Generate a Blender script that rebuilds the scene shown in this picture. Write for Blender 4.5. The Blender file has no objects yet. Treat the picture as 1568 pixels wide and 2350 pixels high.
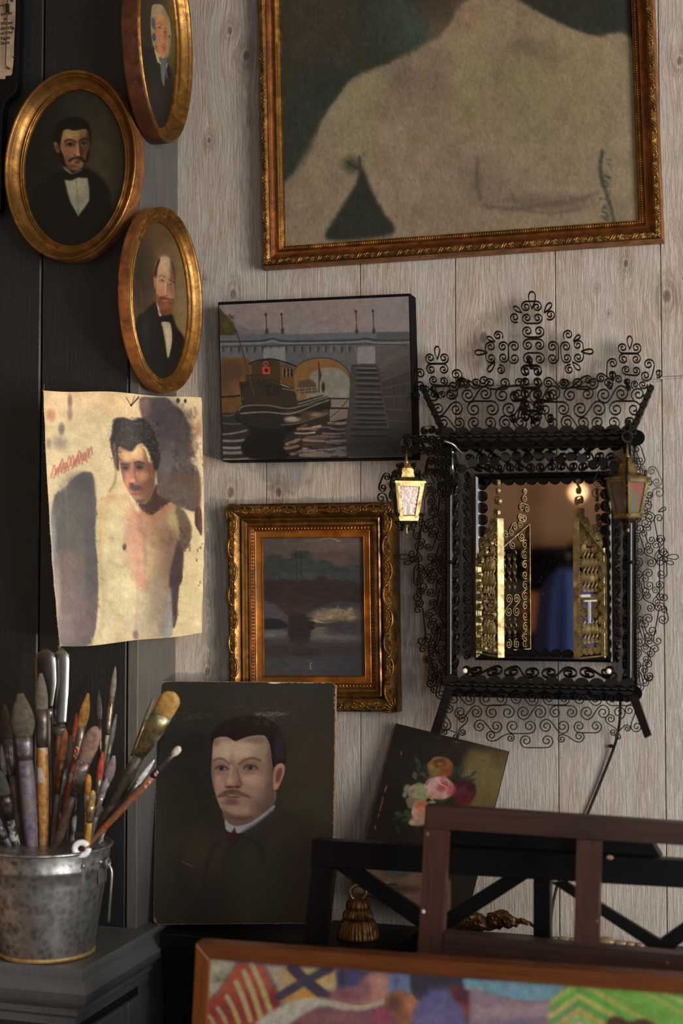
import bpy, math, random
import numpy as np
from mathutils import Vector, Matrix, noise as mnoise
sin, cos, pi = math.sin, math.cos, math.pi
R = math.radians
S = bpy.context.scene
COL = S.collection

# ---------------------------------------------------------------- camera maths
F = 3264.0
CAM = Vector((0.614, -2.008, 1.5))
YAW, PIT = R(17.0), R(2.5)
FWD = Vector((-sin(YAW)*cos(PIT), cos(YAW)*cos(PIT), sin(PIT)))
RGT = Vector((cos(YAW), sin(YAW), 0))
UPV = Vector((sin(YAW)*sin(PIT), -cos(YAW)*sin(PIT), cos(PIT)))

def ray(px, py):
    return FWD*F + RGT*(px-784.0) + UPV*(1175.0-py)
def on_y(px, py, y):
    r = ray(px, py); return CAM + r*((y-CAM.y)/r.y)
def on_x(px, py, x):
    r = ray(px, py); return CAM + r*((x-CAM.x)/r.x)
def on_z(px, py, z):
    r = ray(px, py); return CAM + r*((z-CAM.z)/r.z)
def on_p(px, py, p0, n):
    r = ray(px, py); return CAM + r*((p0-CAM).dot(n)/r.dot(n))
def proj(p):
    d = p-CAM; z = d.dot(FWD)
    return 784+F*d.dot(RGT)/z, 1175-F*d.dot(UPV)/z

# ---------------------------------------------------------------- objects
def tagit(o, label=None, cat=None, group=None, kind=None):
    if label: o['label'] = label
    if cat: o['category'] = cat
    if group: o['group'] = group
    if kind: o['kind'] = kind
    return o
ORG = {}
def empty(name, loc, label, cat, group=None):
    o = bpy.data.objects.new(name, None); COL.objects.link(o)
    o.location = loc; o.empty_display_size = 0.02
    ORG[o.name] = Vector(loc)
    return tagit(o, label, cat, group)

class MB:
    def __init__(s): s.v = []; s.f = []; s.u = []
    def add(s, vs, fs):
        b = len(s.v); s.v.extend([tuple(v) for v in vs]); s.f.extend([tuple(i+b for i in f) for f in fs])
    def box(s, a, b, M=None):
        x0, y0, z0 = a; x1, y1, z1 = b
        vs = [Vector(p) for p in ((x0,y0,z0),(x1,y0,z0),(x1,y1,z0),(x0,y1,z0),(x0,y0,z1),(x1,y0,z1),(x1,y1,z1),(x0,y1,z1))]
        if M is not None: vs = [M @ v for v in vs]
        s.add(vs, [(0,3,2,1),(4,5,6,7),(0,1,5,4),(1,2,6,5),(2,3,7,6),(3,0,4,7)])
    def slab(s, quad, nrm, th, bev=0.0):
        """quad: 4 points (front face, ccw seen from nrm side), extruded backwards by th"""
        q = [Vector(p) for p in quad]; n = Vector(nrm)
        if bev > 0:
            c = sum(q, Vector())/4
            q2 = [p + (c-p).normalized()*bev*1.414 for p in q]
            vs = q2 + [p-n*bev for p in q] + [p-n*th for p in q]
            fs = [(0,1,2,3)]
            for r in (0, 4):
                for i in range(4): fs.append((r+i, r+4+i, r+4+(i+1)%4, r+(i+1)%4))
            fs.append((11,10,9,8))
        else:
            vs = q + [p-n*th for p in q]
            fs = [(0,1,2,3),(7,6,5,4)]+[(i, 4+i, 4+(i+1)%4, (i+1)%4) for i in range(4)]
        s.add(vs, fs)
    def prism(s, pts, dvec):
        """planar outline (3D points) extruded by dvec"""
        n = len(pts); d = Vector(dvec)
        vs = [Vector(p) for p in pts] + [Vector(p)+d for p in pts]
        s.add(vs, [tuple(range(n)), tuple(range(2*n-1, n-1, -1))]+[(i, n+i, n+(i+1)%n, (i+1)%n) for i in range(n)])
    def tube(s, path, rad, seg=8, cap=True, flat=1.0, nref=None):
        P = [Vector(p) for p in path]; n = len(P)
        if not hasattr(rad, '__len__'): rad = [rad]*n
        T = [(P[min(i+1,n-1)]-P[max(i-1,0)]).normalized() for i in range(n)]
        up = Vector(nref) if nref is not None else (Vector((0,0,1)) if abs(T[0].z) < .9 else Vector((1,0,0)))
        a = (up - T[0]*up.dot(T[0])).normalized(); vs = []
        for i in range(n):
            a = (a - T[i]*a.dot(T[i]))
            a = a.normalized() if a.length > 1e-9 else T[i].orthogonal().normalized()
            b = T[i].cross(a)
            for k in range(seg):
                t = 2*pi*k/seg
                vs.append(P[i] + (a*cos(t)*flat + b*sin(t))*rad[i])
        fs = []
        for i in range(n-1):
            for k in range(seg):
                k2 = (k+1) % seg
                fs.append((i*seg+k, i*seg+k2, (i+1)*seg+k2, (i+1)*seg+k))
        if cap:
            fs.append(tuple(range(seg-1, -1, -1))); fs.append(tuple((n-1)*seg+k for k in range(seg)))
        s.add(vs, fs)
    def lathe(s, prof, M=None, seg=32, sy=1.0, fl=0.0, nfl=0):
        """prof: (r, z) list; M places it; axis z"""
        vs = []; n = len(prof)
        for i, (r, z) in enumerate(prof):
            for k in range(seg):
                t = 2*pi*k/seg; rr = r*(1+fl*cos(nfl*t)) if nfl else r
                v = Vector((rr*cos(t), rr*sin(t)*sy, z)); vs.append(M @ v if M is not None else v)
        fs = [(i*seg+k, i*seg+(k+1)%seg, (i+1)*seg+(k+1)%seg, (i+1)*seg+k) for i in range(n-1) for k in range(seg)]
        if prof[0][0] > 1e-6: fs.append(tuple(range(seg-1,-1,-1)))
        if prof[-1][0] > 1e-6: fs.append(tuple((n-1)*seg+k for k in range(seg)))
        s.add(vs, fs)
    def ball(s, c, r, seg=12, rings=8, M=None, sc=(1,1,1)):
        c = Vector(c); vs = []; fs = []
        for i in range(rings+1):
            a = pi*i/rings
            for k in range(seg):
                t = 2*pi*k/seg
                v = Vector((sin(a)*cos(t)*sc[0], sin(a)*sin(t)*sc[1], cos(a)*sc[2]))*r
                if M is not None: v = M @ v
                vs.append(c+v)
        for i in range(rings):
            for k in range(seg):
                fs.append((i*seg+k, (i+1)*seg+k, (i+1)*seg+(k+1)%seg, i*seg+(k+1)%seg))
        s.add(vs, fs)
    def ribbon(s, path, n, w, t):
        """flat strip standing on edge: width w along n, thickness t in the plane of the path"""
        P = [Vector(p) for p in path]; m = len(P); n = Vector(n).normalized(); vs = []
        for i in range(m):
            T = (P[min(i+1,m-1)]-P[max(i-1,0)])
            b = T.cross(n); b = b.normalized() if b.length > 1e-12 else Vector((1,0,0))
            for du, dn in ((-.5,-.5),(.5,-.5),(.5,.5),(-.5,.5)): vs.append(P[i]+b*du*t+n*dn*w)
        fs = []
        for i in range(m-1):
            for k in range(4):
                fs.append((i*4+k, i*4+(k+1)%4, (i+1)*4+(k+1)%4, (i+1)*4+k))
        fs += [(3,2,1,0), tuple((m-1)*4+k for k in range(4))]
        s.add(vs, fs)
    def build(s, name, mat, parent=None, smooth=False, label=None, bevel=0, loc=None, auto=None):
        org = Vector((0,0,0))
        if parent is not None:
            q = parent
            while q.parent is not None: q = q.parent
            org = ORG.get(q.name, Vector(q.location))
        elif loc is not None: org = Vector(loc)
        me = bpy.data.meshes.new(name)
        if org.length > 0: vv = [(v[0]-org.x, v[1]-org.y, v[2]-org.z) for v in s.v]
        else: vv = s.v
        me.from_pydata(vv, [], s.f); me.validate(); me.update()
        if smooth or auto:
            me.polygons.foreach_set('use_smooth', [True]*len(me.polygons))
        if auto:
            me.set_sharp_from_angle(angle=R(auto))
        o = bpy.data.objects.new(name, me); COL.objects.link(o)
        me.materials.append(mat)
        if parent is not None: o.parent = parent
        else: o.location = org; ORG[o.name] = org
        if bevel:
            m = o.modifiers.new('bevel', 'BEVEL'); m.width = bevel; m.segments = 2; m.limit_method = 'ANGLE'; m.angle_limit = R(40)
            m.harden_normals = False
        if label: o['label'] = label
        return o

def smooth_path(pts, n=6, closed=False):
    P = [Vector(p) for p in pts]; m = len(P); out = []
    rng = range(m) if closed else range(m-1)
    for i in rng:
        if closed: p0, p1, p2, p3 = P[(i-1)%m], P[i], P[(i+1)%m], P[(i+2)%m]
        else: p0, p1, p2, p3 = P[max(i-1,0)], P[i], P[i+1], P[min(i+2,m-1)]
        for k in range(n):
            t = k/n; t2 = t*t; t3 = t2*t
            out.append(0.5*((2*p1)+(p2-p0)*t+(2*p0-5*p1+4*p2-p3)*t2+(3*p1-p0-3*p2+p3)*t3))
    if not closed: out.append(P[-1])
    return out

# ---------------------------------------------------------------- materials
def lin(c):
    return tuple((x/255/12.92 if x/255 <= .04045 else ((x/255+.055)/1.055)**2.4) for x in c[:3]) + (1.0,)
class NT:
    def __init__(s, name):
        s.m = bpy.data.materials.new(name); s.m.use_nodes = True
        s.t = s.m.node_tree; s.b = s.t.nodes['Principled BSDF']
    def n(s, typ, **kw):
        o = s.t.nodes.new(typ)
        for k, v in kw.items():
            if k.startswith('i_'):
                key = k[2:]; key = int(key) if key.isdigit() else key.replace('_', ' ')
                o.inputs[key].default_value = v
            else: setattr(o, k, v)
        return o
    def l(s, a, b): s.t.links.new(a, b)
    def coord(s, scale=(1,1,1), loc=(0,0,0), kind='Object'):
        c = s.n('ShaderNodeTexCoord'); m = s.n('ShaderNodeMapping'); m.inputs['Scale'].default_value = scale; m.inputs['Location'].default_value = loc
        s.l(c.outputs[kind], m.inputs[0]); return m.outputs[0]
    def noise(s, vec, scale, detail=4, rough=.55, dist=0):
        o = s.n('ShaderNodeTexNoise'); o.inputs['Scale'].default_value = scale; o.inputs['Detail'].default_value = detail
        o.inputs['Roughness'].default_value = rough; o.inputs['Distortion'].default_value = dist
        if vec is not None: s.l(vec, o.inputs['Vector'])
        return o.outputs['Fac']
    def ramp(s, fac, stops, interp='LINEAR'):
        o = s.n('ShaderNodeValToRGB'); o.color_ramp.interpolation = interp; e = o.color_ramp.elements
        e[0].position, e[0].color = stops[0][0], stops[0][1]; e[1].position, e[1].color = stops[-1][0], stops[-1][1]
        for p, c in stops[1:-1]: x = e.new(p); x.color = c
        s.l(fac, o.inputs[0]); return o.outputs[0]
    def mix(s, fac, a, b, mode='MIX'):
        o = s.n('ShaderNodeMix', data_type='RGBA', blend_type=mode)
        if isinstance(fac, (int, float)): o.inputs[0].default_value = fac
        else: s.l(fac, o.inputs[0])
        for k, v in ((6, a), (7, b)):
            if isinstance(v, tuple): o.inputs[k].default_value = v
            else: s.l(v, o.inputs[k])
        return o.outputs[2]
    def math(s, op, a, b=0.0, c=None, clamp=False):
        o = s.n('ShaderNodeMath', operation=op); o.use_clamp = clamp
        for k, v in ((0, a), (1, b), (2, c)):
            if v is None: continue
            if isinstance(v, (int, float)): o.inputs[k].default_value = v
            else: s.l(v, o.inputs[k])
        return o.outputs[0]
    def bump(s, h, strength=.3, dist=.001, nrm=None):
        o = s.n('ShaderNodeBump'); o.inputs['Strength'].default_value = strength; o.inputs['Distance'].default_value = dist
        s.l(h, o.inputs['Height'])
        if nrm is not None: s.l(nrm, o.inputs['Normal'])
        s.l(o.outputs[0], s.b.inputs['Normal']); return o.outputs[0]
    def set(s, **kw):
        for k, v in kw.items():
            i = s.b.inputs[k.replace('_', ' ')]
            if hasattr(v, 'links') or hasattr(v, 'is_output'): s.l(v, i)
            else: i.default_value = v
        return s
def G(v): return (v, v, v, 1.0)

def mat_simple(name, col, rough=.5, metal=0.0, var=.25, vscale=30, bump=0.0, bscale=200, spec=.5, aniso=(1,1,1), coat=0):
    t = NT(name); v = t.coord(aniso)
    f = t.noise(v, vscale, 5, .6)
    c = lin(col); lo = tuple(x*(1-var) for x in c[:3])+(1,); hi = tuple(min(1, x*(1+var)) for x in c[:3])+(1,)
    t.set(Base_Color=t.ramp(f, [(.3, lo), (.7, hi)]), Roughness=rough, Metallic=metal)
    t.b.inputs['Specular IOR Level'].default_value = spec
    if coat: t.b.inputs['Coat Weight'].default_value = coat
    if bump: t.bump(t.noise(v, bscale, 4), bump, .0006)
    return t.m
def mat_gold(name, c1=(176,120,48), c2=(96,52,18), rough=.38, wear=.5, metal=.85, scale=55, bump=.25):
    t = NT(name); v = t.coord()
    f = t.noise(v, scale, 6, .65); f2 = t.noise(v, scale*7, 3, .6); f3 = t.noise(t.coord((1,1,1), (3,1,7)), scale*.35, 4)
    a = t.ramp(f, [(.38, lin(c2)), (.58, lin(c1)), (.8, lin(tuple(min(255, x*1.18) for x in c1)))])
    b = t.mix(t.ramp(f3, [(.5-.25*wear, G(.75)), (.62, G(0))]), a, lin(tuple(x*.62 for x in c1)))
    chip = t.ramp(f2, [(.72, G(0)), (.78, G(1))])
    b = t.mix(chip, b, lin((196,168,130)))
    t.set(Base_Color=b, Metallic=metal, Roughness=t.ramp(f, [(.3, G(rough+.16)), (.7, G(rough-.06))]))
    t.bump(t.math('ADD', f, f2), bump, .0006)
    return t.m
def mat_paint(name, rough=.45, weave=900, ws=.15, spec=.35, brush=60, bs=.25, coat=0.0):
    """oil paint on canvas: colour comes from the artwork's colour attribute"""
    t = NT(name); a = t.n('ShaderNodeAttribute', attribute_name='art')
    t.set(Base_Color=a.outputs['Color'], Roughness=rough)
    t.b.inputs['Specular IOR Level'].default_value = spec
    if coat: t.b.inputs['Coat Weight'].default_value = coat; t.b.inputs['Coat Roughness'].default_value = .3
    v = t.coord()
    n1 = t.noise(v, brush, 6, .65, .4)
    w = t.n('ShaderNodeTexVoronoi'); w.inputs['Scale'].default_value = weave; t.l(v, w.inputs['Vector'])
    h = t.math('MULTIPLY_ADD', w.outputs['Distance'], ws, t.math('MULTIPLY', n1, bs))
    t.bump(h, .6, .0012)
    return t.m
# ---------------------------------------------------------------- a small oil-paint rasteriser for the artworks
def cr2(pts, n=5, closed=True):
    P = np.array(pts, float); m = len(P); out = []
    for i in (range(m) if closed else range(m-1)):
        if closed: p0, p1, p2, p3 = P[(i-1)%m], P[i], P[(i+1)%m], P[(i+2)%m]
        else: p0, p1, p2, p3 = P[max(i-1,0)], P[i], P[i+1], P[min(i+2,m-1)]
        for k in range(n):
            t = k/n
            out.append(.5*((2*p1)+(p2-p0)*t+(2*p0-5*p1+4*p2-p3)*t*t+(3*p1-p0-3*p2+p3)*t**3))
    if not closed: out.append(P[-1])
    return np.array(out)
def boxblur(a, r):
    r = int(round(r))
    if r < 1: return a
    for ax in (0, 1):
        for _ in range(2):
            p = np.pad(a, [(r+1, r) if i == ax else (0, 0) for i in range(2)], mode='edge')
            c = np.cumsum(p, axis=ax)
            a = ((c[2*r+1:]-c[:-2*r-1]) if ax == 0 else (c[:, 2*r+1:]-c[:, :-2*r-1]))/(2*r+1)
    return a
def vnoise(h, w, sx, sy, rng, octs=4):
    out = np.zeros((h, w)); amp = 1; tot = 0
    for o in range(octs):
        gh, gw = int(h/max(sy, 1))+3, int(w/max(sx, 1))+3
        g = rng.random((gh, gw)); yy = np.arange(h)/max(sy, 1); xx = np.arange(w)/max(sx, 1)
        y0 = yy.astype(int); x0 = xx.astype(int); fy = yy-y0; fx = xx-x0
        fy = fy*fy*(3-2*fy); fx = fx*fx*(3-2*fx)
        a = g[y0][:, x0]; b = g[y0][:, x0+1]; c = g[y0+1][:, x0]; d = g[y0+1][:, x0+1]
        out += amp*((a*(1-fx)+b*fx)*(1-fy[:, None])+(c*(1-fx)+d*fx)*fy[:, None])
        tot += amp; amp *= .55; sx /= 2; sy /= 2
        if sx < 1 and sy < 1: break
    return out/tot
class Paint:
    """drawing coordinates W x H; ds = drawing units per stored cell; ox, oy, sc map photo pixels into them"""
    def __init__(s, W, H, ds, bg, ox, oy, sc, seed=1, x0=0, y0=0):
        s.ds = ds; s.x0 = x0; s.y0 = y0; s.w = int((W-x0)/ds); s.h = int((H-y0)/ds)
        s.a = np.zeros((s.h, s.w, 3)); s.a[:] = bg; s.ox, s.oy, s.sc = ox, oy, sc; s.rng = np.random.default_rng(seed); s.cm = None
    def _c(s, P):
        P = np.array(P, float).reshape(-1, 2); return (P-[s.x0, s.y0])/s.ds
    def _box(s, P, pad):
        x0 = int(max(0, P[:,0].min()-pad)); x1 = int(min(s.w, P[:,0].max()+pad+2)); y0 = int(max(0, P[:,1].min()-pad)); y1 = int(min(s.h, P[:,1].max()+pad+2))
        return x0, x1, y0, y1
    def _put(s, b, m, col, mode=None):
        x0, x1, y0, y1 = b; r = s.a[y0:y1, x0:x1]
        if s.cm is not None: m = m*s.cm[y0:y1, x0:x1]
        m = m[..., None]
        if mode == 'mul': r[:] = r*(1-m) + r*m*(np.array(col)/255.)
        else: r[:] = r*(1-m)+np.array(col, float)*m
    def poly(s, pts, col, soft=2, a=1, sm=True, mode=None, tex=0):
        P = s._c(pts); P = cr2(P) if sm and len(P) > 3 else P
        sf = soft/s.ds; pad = int(sf*2.2+2); b = s._box(P, pad); x0, x1, y0, y1 = b
        if x1 <= x0 or y1 <= y0: return s
        X, Y = np.meshgrid(np.arange(x0-0, x1), np.arange(y0, y1)); ins = np.zeros(X.shape, bool); n = len(P)
        for i in range(n):
            ax, ay = P[i]; bx, by = P[(i+1)%n]
            if ay == by: continue
            c = ((ay > Y) != (by > Y)); ins ^= c & (X < (bx-ax)*(Y-ay)/(by-ay)+ax)
        m = boxblur(ins.astype(float), sf*.6) if sf > .8 else ins.astype(float)
        if tex: m = m*np.clip(1+tex*(vnoise(m.shape[0], m.shape[1], 12, 12, s.rng)-.5)*2, 0, 1)
        s._put(b, m*a, col, mode); return s
    def clip(s, pts=None, soft=4):
        """keep the next marks inside an outline"""
        s.cm = None
        if pts is None: return s
        keep = s.a; s.a = np.zeros((s.h, s.w, 3)); s.poly(pts, (1,1,1), soft); s.cm = s.a[..., 0].copy(); s.a = keep
        return s
    def ell(s, cx, cy, rx, ry, col, soft=.3, a=1, rot=0, mode=None):
        c = s._c([(cx, cy)])[0]; rx /= s.ds; ry /= s.ds; k = 1+soft; rr = max(rx, ry)*k
        x0 = int(max(0, c[0]-rr-1)); x1 = int(min(s.w, c[0]+rr+2)); y0 = int(max(0, c[1]-rr-1)); y1 = int(min(s.h, c[1]+rr+2))
        if x1 <= x0 or y1 <= y0: return s
        X, Y = np.meshgrid(np.arange(x0, x1)-c[0], np.arange(y0, y1)-c[1]); t = R(rot)
        u = (X*cos(t)+Y*sin(t))/rx; v = (-X*sin(t)+Y*cos(t))/ry; d = np.sqrt(u*u+v*v)
        q = np.clip((1+soft-d)/(2*soft+1e-6), 0, 1) if soft > 0 else (d < 1).astype(float)
        s._put((x0, x1, y0, y1), q*q*(3-2*q)*a, col, mode); return s
    def line(s, pts, w, col, soft=.5, a=1, sm=True, w1=None, mode=None):
        P = s._c(pts); P = cr2(P, 5, False) if sm and len(P) > 2 else P
        w = w/s.ds/2; w1 = w if w1 is None else w1/s.ds/2; sf = max(.7, soft/s.ds); b = s._box(P, max(w, w1)+sf+1); x0, x1, y0, y1 = b
        if x1 <= x0 or y1 <= y0: return s
        X, Y = np.meshgrid(np.arange(x0, x1), np.arange(y0, y1)); m = np.zeros(X.shape); n = len(P)
        for i in range(n-1):
            ax, ay = P[i]; dx, dy = P[i+1]-P[i]; L = dx*dx+dy*dy+1e-9
            t = np.clip(((X-ax)*dx+(Y-ay)*dy)/L, 0, 1); d = np.hypot(X-ax-t*dx, Y-ay-t*dy); ww = w+(w1-w)*((i+t)/(n-1))
            m = np.maximum(m, np.clip((ww+sf*.5-d)/sf, 0, 1))
        s._put(b, m*a, col, mode); return s
    def grain(s, amp, sx=6, sy=6, octs=4, tint=0):
        n = vnoise(s.h, s.w, sx/s.ds, sy/s.ds, s.rng, octs)
        s.a *= (1+amp*(n-.5)*2)[..., None]
        if tint:
            for k in range(3): s.a[..., k] *= 1+tint*(vnoise(s.h, s.w, sx*2/s.ds, sy*2/s.ds, s.rng, 3)-.5)*2
        return s
    def strokes(s, n, box, L, w, ang, jit=10, a=.5, aj=.4, col=None):
        x0, y0, x1, y1 = box
        for _ in range(n):
            x = s.rng.uniform(x0, x1); y = s.rng.uniform(y0, y1); c = s._c([(x, y)])[0]; i = int(c[1]); j = int(c[0])
            if not (0 <= i < s.h and 0 <= j < s.w): continue
            t = ang+s.rng.normal(0, aj); l = L*s.rng.uniform(.5, 1.2)
            cc = (np.array(col) if col is not None else s.a[i, j])+s.rng.normal(0, jit)+s.rng.normal(0, jit*.35, 3)
            s.line([(x-l*cos(t)/2, y-l*sin(t)/2), (x+l*cos(t)/2, y+l*sin(t)/2)], w*s.rng.uniform(.6, 1.3), np.clip(cc, 0, 255), w*.5, a, sm=False)
        return s
    def sample(s, px, py):
        X = ((px-s.ox)*s.sc-s.x0)/s.ds; Y = ((py-s.oy)*s.sc-s.y0)/s.ds
        X = np.clip(X, 0, s.w-1.001); Y = np.clip(Y, 0, s.h-1.001); x = X.astype(int); y = Y.astype(int); fx = (X-x)[..., None]; fy = (Y-y)[..., None]
        A = np.clip(s.a, 0, 255)
        return (A[y, x]*(1-fx)+A[y, x+1]*fx)*(1-fy)+(A[y+1, x]*(1-fx)+A[y+1, x+1]*fx)*fy
# ---------------------------------------------------------------- the artworks
def art_moustache():
    p = Paint(1568, 2079, 2.6, (40,38,32), 340, 1540, 3.4087, 11)
    p.ell(900,1300,700,500,(46,44,32),.8,.7).ell(250,1500,330,500,(54,50,30),.8,.8).ell(1250,900,260,420,(54,46,28),.8,.8).ell(250,1000,200,300,(50,44,30),.8,.7)
    p.ell(400,700,300,500,(30,29,25),.8,.7).ell(1300,1100,300,140,(52,54,34),.7,.7).ell(800,120,700,120,(38,38,34),.8,.6)
    p.ell(740,1930,300,90,(72,70,32),.8,.6).ell(180,1850,130,160,(50,50,28),.8,.6)
    # coat
    p.poly([(600,1180),(480,1230),(300,1310),(230,1500),(190,1800),(180,2000),(1400,2000),(1420,1500),(1330,1260),(1130,1130),(990,1040),(860,1200)],(44,38,31),30,.9)
    p.ell(430,1480,130,200,(66,48,30),.8,.6).ell(880,1560,260,260,(52,48,38),.8,.7).ell(1200,1500,150,300,(38,34,30),.8,.7).ell(800,1850,280,160,(50,47,36),.8,.6)
    p.ell(480,1700,120,200,(40,38,38),.8,.6).ell(1120,1250,200,90,(56,42,32),.7,.6)
    p.poly([(600,1240),(560,1330),(600,1440),(640,1400),(760,1310),(900,1230),(1010,1130),(980,1080),(740,1260)],(50,46,40),10,.9)
    p.line([(740,1280),(690,1340),(610,1420),(590,1500),(590,1800)],10,(26,24,22),10,.8)
    p.poly([(608,1236),(740,1250),(650,1380),(618,1330)],(54,26,27),8)
    # hair back
    p.poly([(505,560),(498,500),(530,440),(620,385),(760,350),(880,350),(990,400),(1050,500),(1078,620),(1068,740),(1000,760),(930,640),(860,500),(680,560)],(29,19,17),14)
    p.ell(1010,590,50,130,(38,34,46),.6,.7)
    # neck, face
    p.poly([(590,1080),(600,1170),(680,1240),(800,1220),(900,1150),(985,1040),(980,930),(700,1000)],(112,84,70),8)
    FO = [(510,560),(530,525),(610,513),(682,545),(770,515),(880,500),(925,520),(955,600),(972,760),(990,930),(985,1020),(930,1090),(840,1150),(740,1180),(660,1168),(590,1105),(545,1020),(512,900),(498,820),(496,760),(503,640)]
    p.poly(FO,(152,121,101),5); p.clip(FO,5)
    p.ell(690,610,170,80,(176,144,122),.7,.9).ell(590,650,70,80,(170,138,116),.7,.7).ell(890,590,80,90,(136,118,96),.7,.7).ell(700,540,200,24,(140,112,94),.7,.6)
    p.ell(850,870,110,80,(166,130,108),.7,.85).ell(555,880,44,80,(160,116,94),.7,.8).ell(690,1085,80,40,(164,130,108),.7,.8).ell(760,830,50,60,(160,124,102),.7,.6)
    p.ell(950,960,60,190,(108,80,66),.8,.85).ell(900,1060,90,80,(118,90,74),.8,.85).ell(965,720,36,200,(104,86,72),.7,.75).ell(860,980,60,70,(134,104,86),.8,.6)
    p.ell(740,1165,190,34,(96,70,58),.7,.85).ell(615,1135,70,34,(108,76,60),.6,.7).line([(590,1085),(655,1140),(760,1150),(870,1112)],12,(104,70,58),14,.6)
    p.ell(505,900,16,200,(112,82,68),.8,.7).ell(520,1000,20,80,(112,82,68),.8,.6)
    p.ell(650,1032,66,18,(108,80,66),.6,.85)
    p.ell(700,600,120,44,(188,156,132),.8,.8).ell(650,660,60,40,(180,148,124),.8,.6).ell(835,850,70,44,(182,142,118),.8,.75).ell(560,850,26,50,(176,134,110),.8,.6).ell(700,1088,60,26,(176,140,118),.8,.7)
    p.ell(975,860,44,260,(90,68,58),.9,.75).ell(930,1090,90,70,(92,70,60),.9,.7).ell(880,540,100,30,(104,84,68),.8,.6).ell(520,560,30,40,(110,84,68),.8,.6).ell(905,800,44,90,(140,110,92),.8,.5)
    # sockets and brows
    p.ell(560,748,70,50,(118,86,72),.8,.75).ell(800,745,84,52,(116,84,70),.8,.75).ell(655,750,24,70,(118,86,70),.8,.75)
    p.line([(512,702),(545,686),(590,692),(630,724)],13,(84,60,46),14,.8); p.line([(714,728),(760,694),(820,680),(876,702)],15,(82,58,45),15,.8)
    p.ell(570,722,50,12,(140,104,86),.7,.7).ell(805,716,66,14,(140,100,82),.7,.7)
    for cx, cy, w in ((574,760,46),(800,755,52)):
        p.poly([(cx-w,cy+4),(cx-w*.5,cy-12),(cx,cy-16),(cx+w*.6,cy-10),(cx+w,cy+6),(cx+w*.4,cy+15),(cx-w*.4,cy+15)],(118,106,96),6)
        p.ell(cx,cy,21,17,(46,50,50),.3).ell(cx,cy,9,9,(18,18,19),.3).ell(cx-6,cy-6,3,3,(150,150,144),.5,.7)
        p.line([(cx-w,cy+4),(cx-w*.5,cy-13),(cx,cy-18),(cx+w*.6,cy-11),(cx+w+6,cy+8)],9,(50,34,29),7,.9)
        p.line([(cx-w-4,cy-4),(cx-w*.4,cy-27),(cx+w*.4,cy-29),(cx+w+4,cy-8)],5,(100,70,56),6,.7)
        p.line([(cx-w,cy+9),(cx,cy+21),(cx+w,cy+11)],5,(104,70,58),6,.7)
        p.ell(cx,cy+44,w,12,(132,98,82),.7,.6)
    # nose
    p.poly([(645,740),(634,820),(610,880),(612,908),(660,918),(716,912),(728,880),(712,830),(688,760)],(146,108,88),16)
    p.line([(652,745),(644,820),(632,868)],22,(176,140,118),18,.75); p.ell(640,866,26,22,(178,136,112),.7,.8).ell(700,880,26,24,(132,92,74),.6,.7)
    p.line([(698,770),(712,840),(730,888)],20,(104,74,60),20,.7); p.line([(606,870),(604,900),(616,914)],7,(104,70,56),7,.7)
    p.ell(640,908,32,10,(66,40,33),.6,.9).ell(698,906,26,10,(72,44,36),.6,.9).ell(668,930,40,14,(118,84,70),.7,.7)
    # mouth, moustache
    p.ell(655,992,60,15,(146,94,84),.5,.95).line([(598,978),(655,986),(720,984)],6,(84,46,40),6,.9).ell(655,1012,50,10,(104,76,64),.7,.7)
    p.clip()
    p.poly([(532,985),(560,990),(610,974),(650,963),(720,973),(775,988),(808,990),(770,966),(710,938),(655,928),(600,938),(560,965)],(98,68,38),8)
    p.line([(655,938),(700,952),(760,980),(806,990)],14,(110,78,42),9,.8,w1=4); p.line([(645,938),(590,957),(550,985),(508,980)],13,(110,76,42),9,.8,w1=3)
    p.ell(652,944,50,9,(74,50,32),.6,.8); p.strokes(60,(560,940,760,980),26,4,.3,6,.6,.5,(120,88,50))
    # fringe over forehead
    p.poly([(500,560),(512,520),(560,500),(640,520),(682,548),(720,532),(800,505),(880,498),(930,510),(955,570),(975,680),(985,750),(1040,720),(1050,560),(980,430),(860,380),(700,390),(560,430)],(27,18,15),9)
    p.ell(1020,600,36,110,(44,40,54),.7,.7); p.strokes(90,(600,380,1000,480),60,5,-.5,4,.3,.4,(38,28,26)); p.strokes(50,(990,520,1060,700),40,5,1.3,5,.35,.3,(48,44,54))
    # ear
    p.poly([(985,770),(1005,735),(1040,720),(1068,740),(1066,800),(1040,870),(1010,925),(985,925),(978,860)],(166,116,94),6)
    p.poly([(1005,790),(1030,760),(1050,770),(1040,830),(1010,880),(1000,850)],(98,58,48),8,.9); p.ell(1002,900,18,20,(178,120,98),.6,.8)
    # collar
    p.poly([(600,1160),(610,1240),(652,1262),(676,1222),(692,1266),(730,1262),(800,1225),(880,1165),(975,1090),(985,1050),(900,1120),(800,1185),(700,1212),(640,1196)],(152,152,154),6)
    p.line([(676,1215),(682,1262)],6,(96,88,86),5); p.line([(740,1255),(860,1180),(980,1080)],18,(90,94,98),12,.7)
    p.grain(.10,60,60); p.grain(.06,6,6,3,.04); p.strokes(1600,(60,80,1460,2000),34,7,.6,3,.35,1.2); p.ell(480,1500,140,200,(70,54,36),.9,.5).ell(1180,1560,120,300,(52,44,36),.9,.5).ell(760,1700,240,200,(62,58,46),.9,.45).line([(760,1300),(880,1380),(900,1500)],30,(34,31,27),30,.6).line([(560,1330),(480,1450),(430,1700)],26,(32,30,27),30,.6)
    p.strokes(46,(200,240,1250,420),34,9,.1,4,.16,.6,(92,96,92)); p.strokes(40,(840,320,1080,350),40,9,.1,4,.25,.4,(96,98,92)); p.strokes(30,(830,350,1000,430),26,8,.5,5,.25,.8,(84,90,96))
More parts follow.
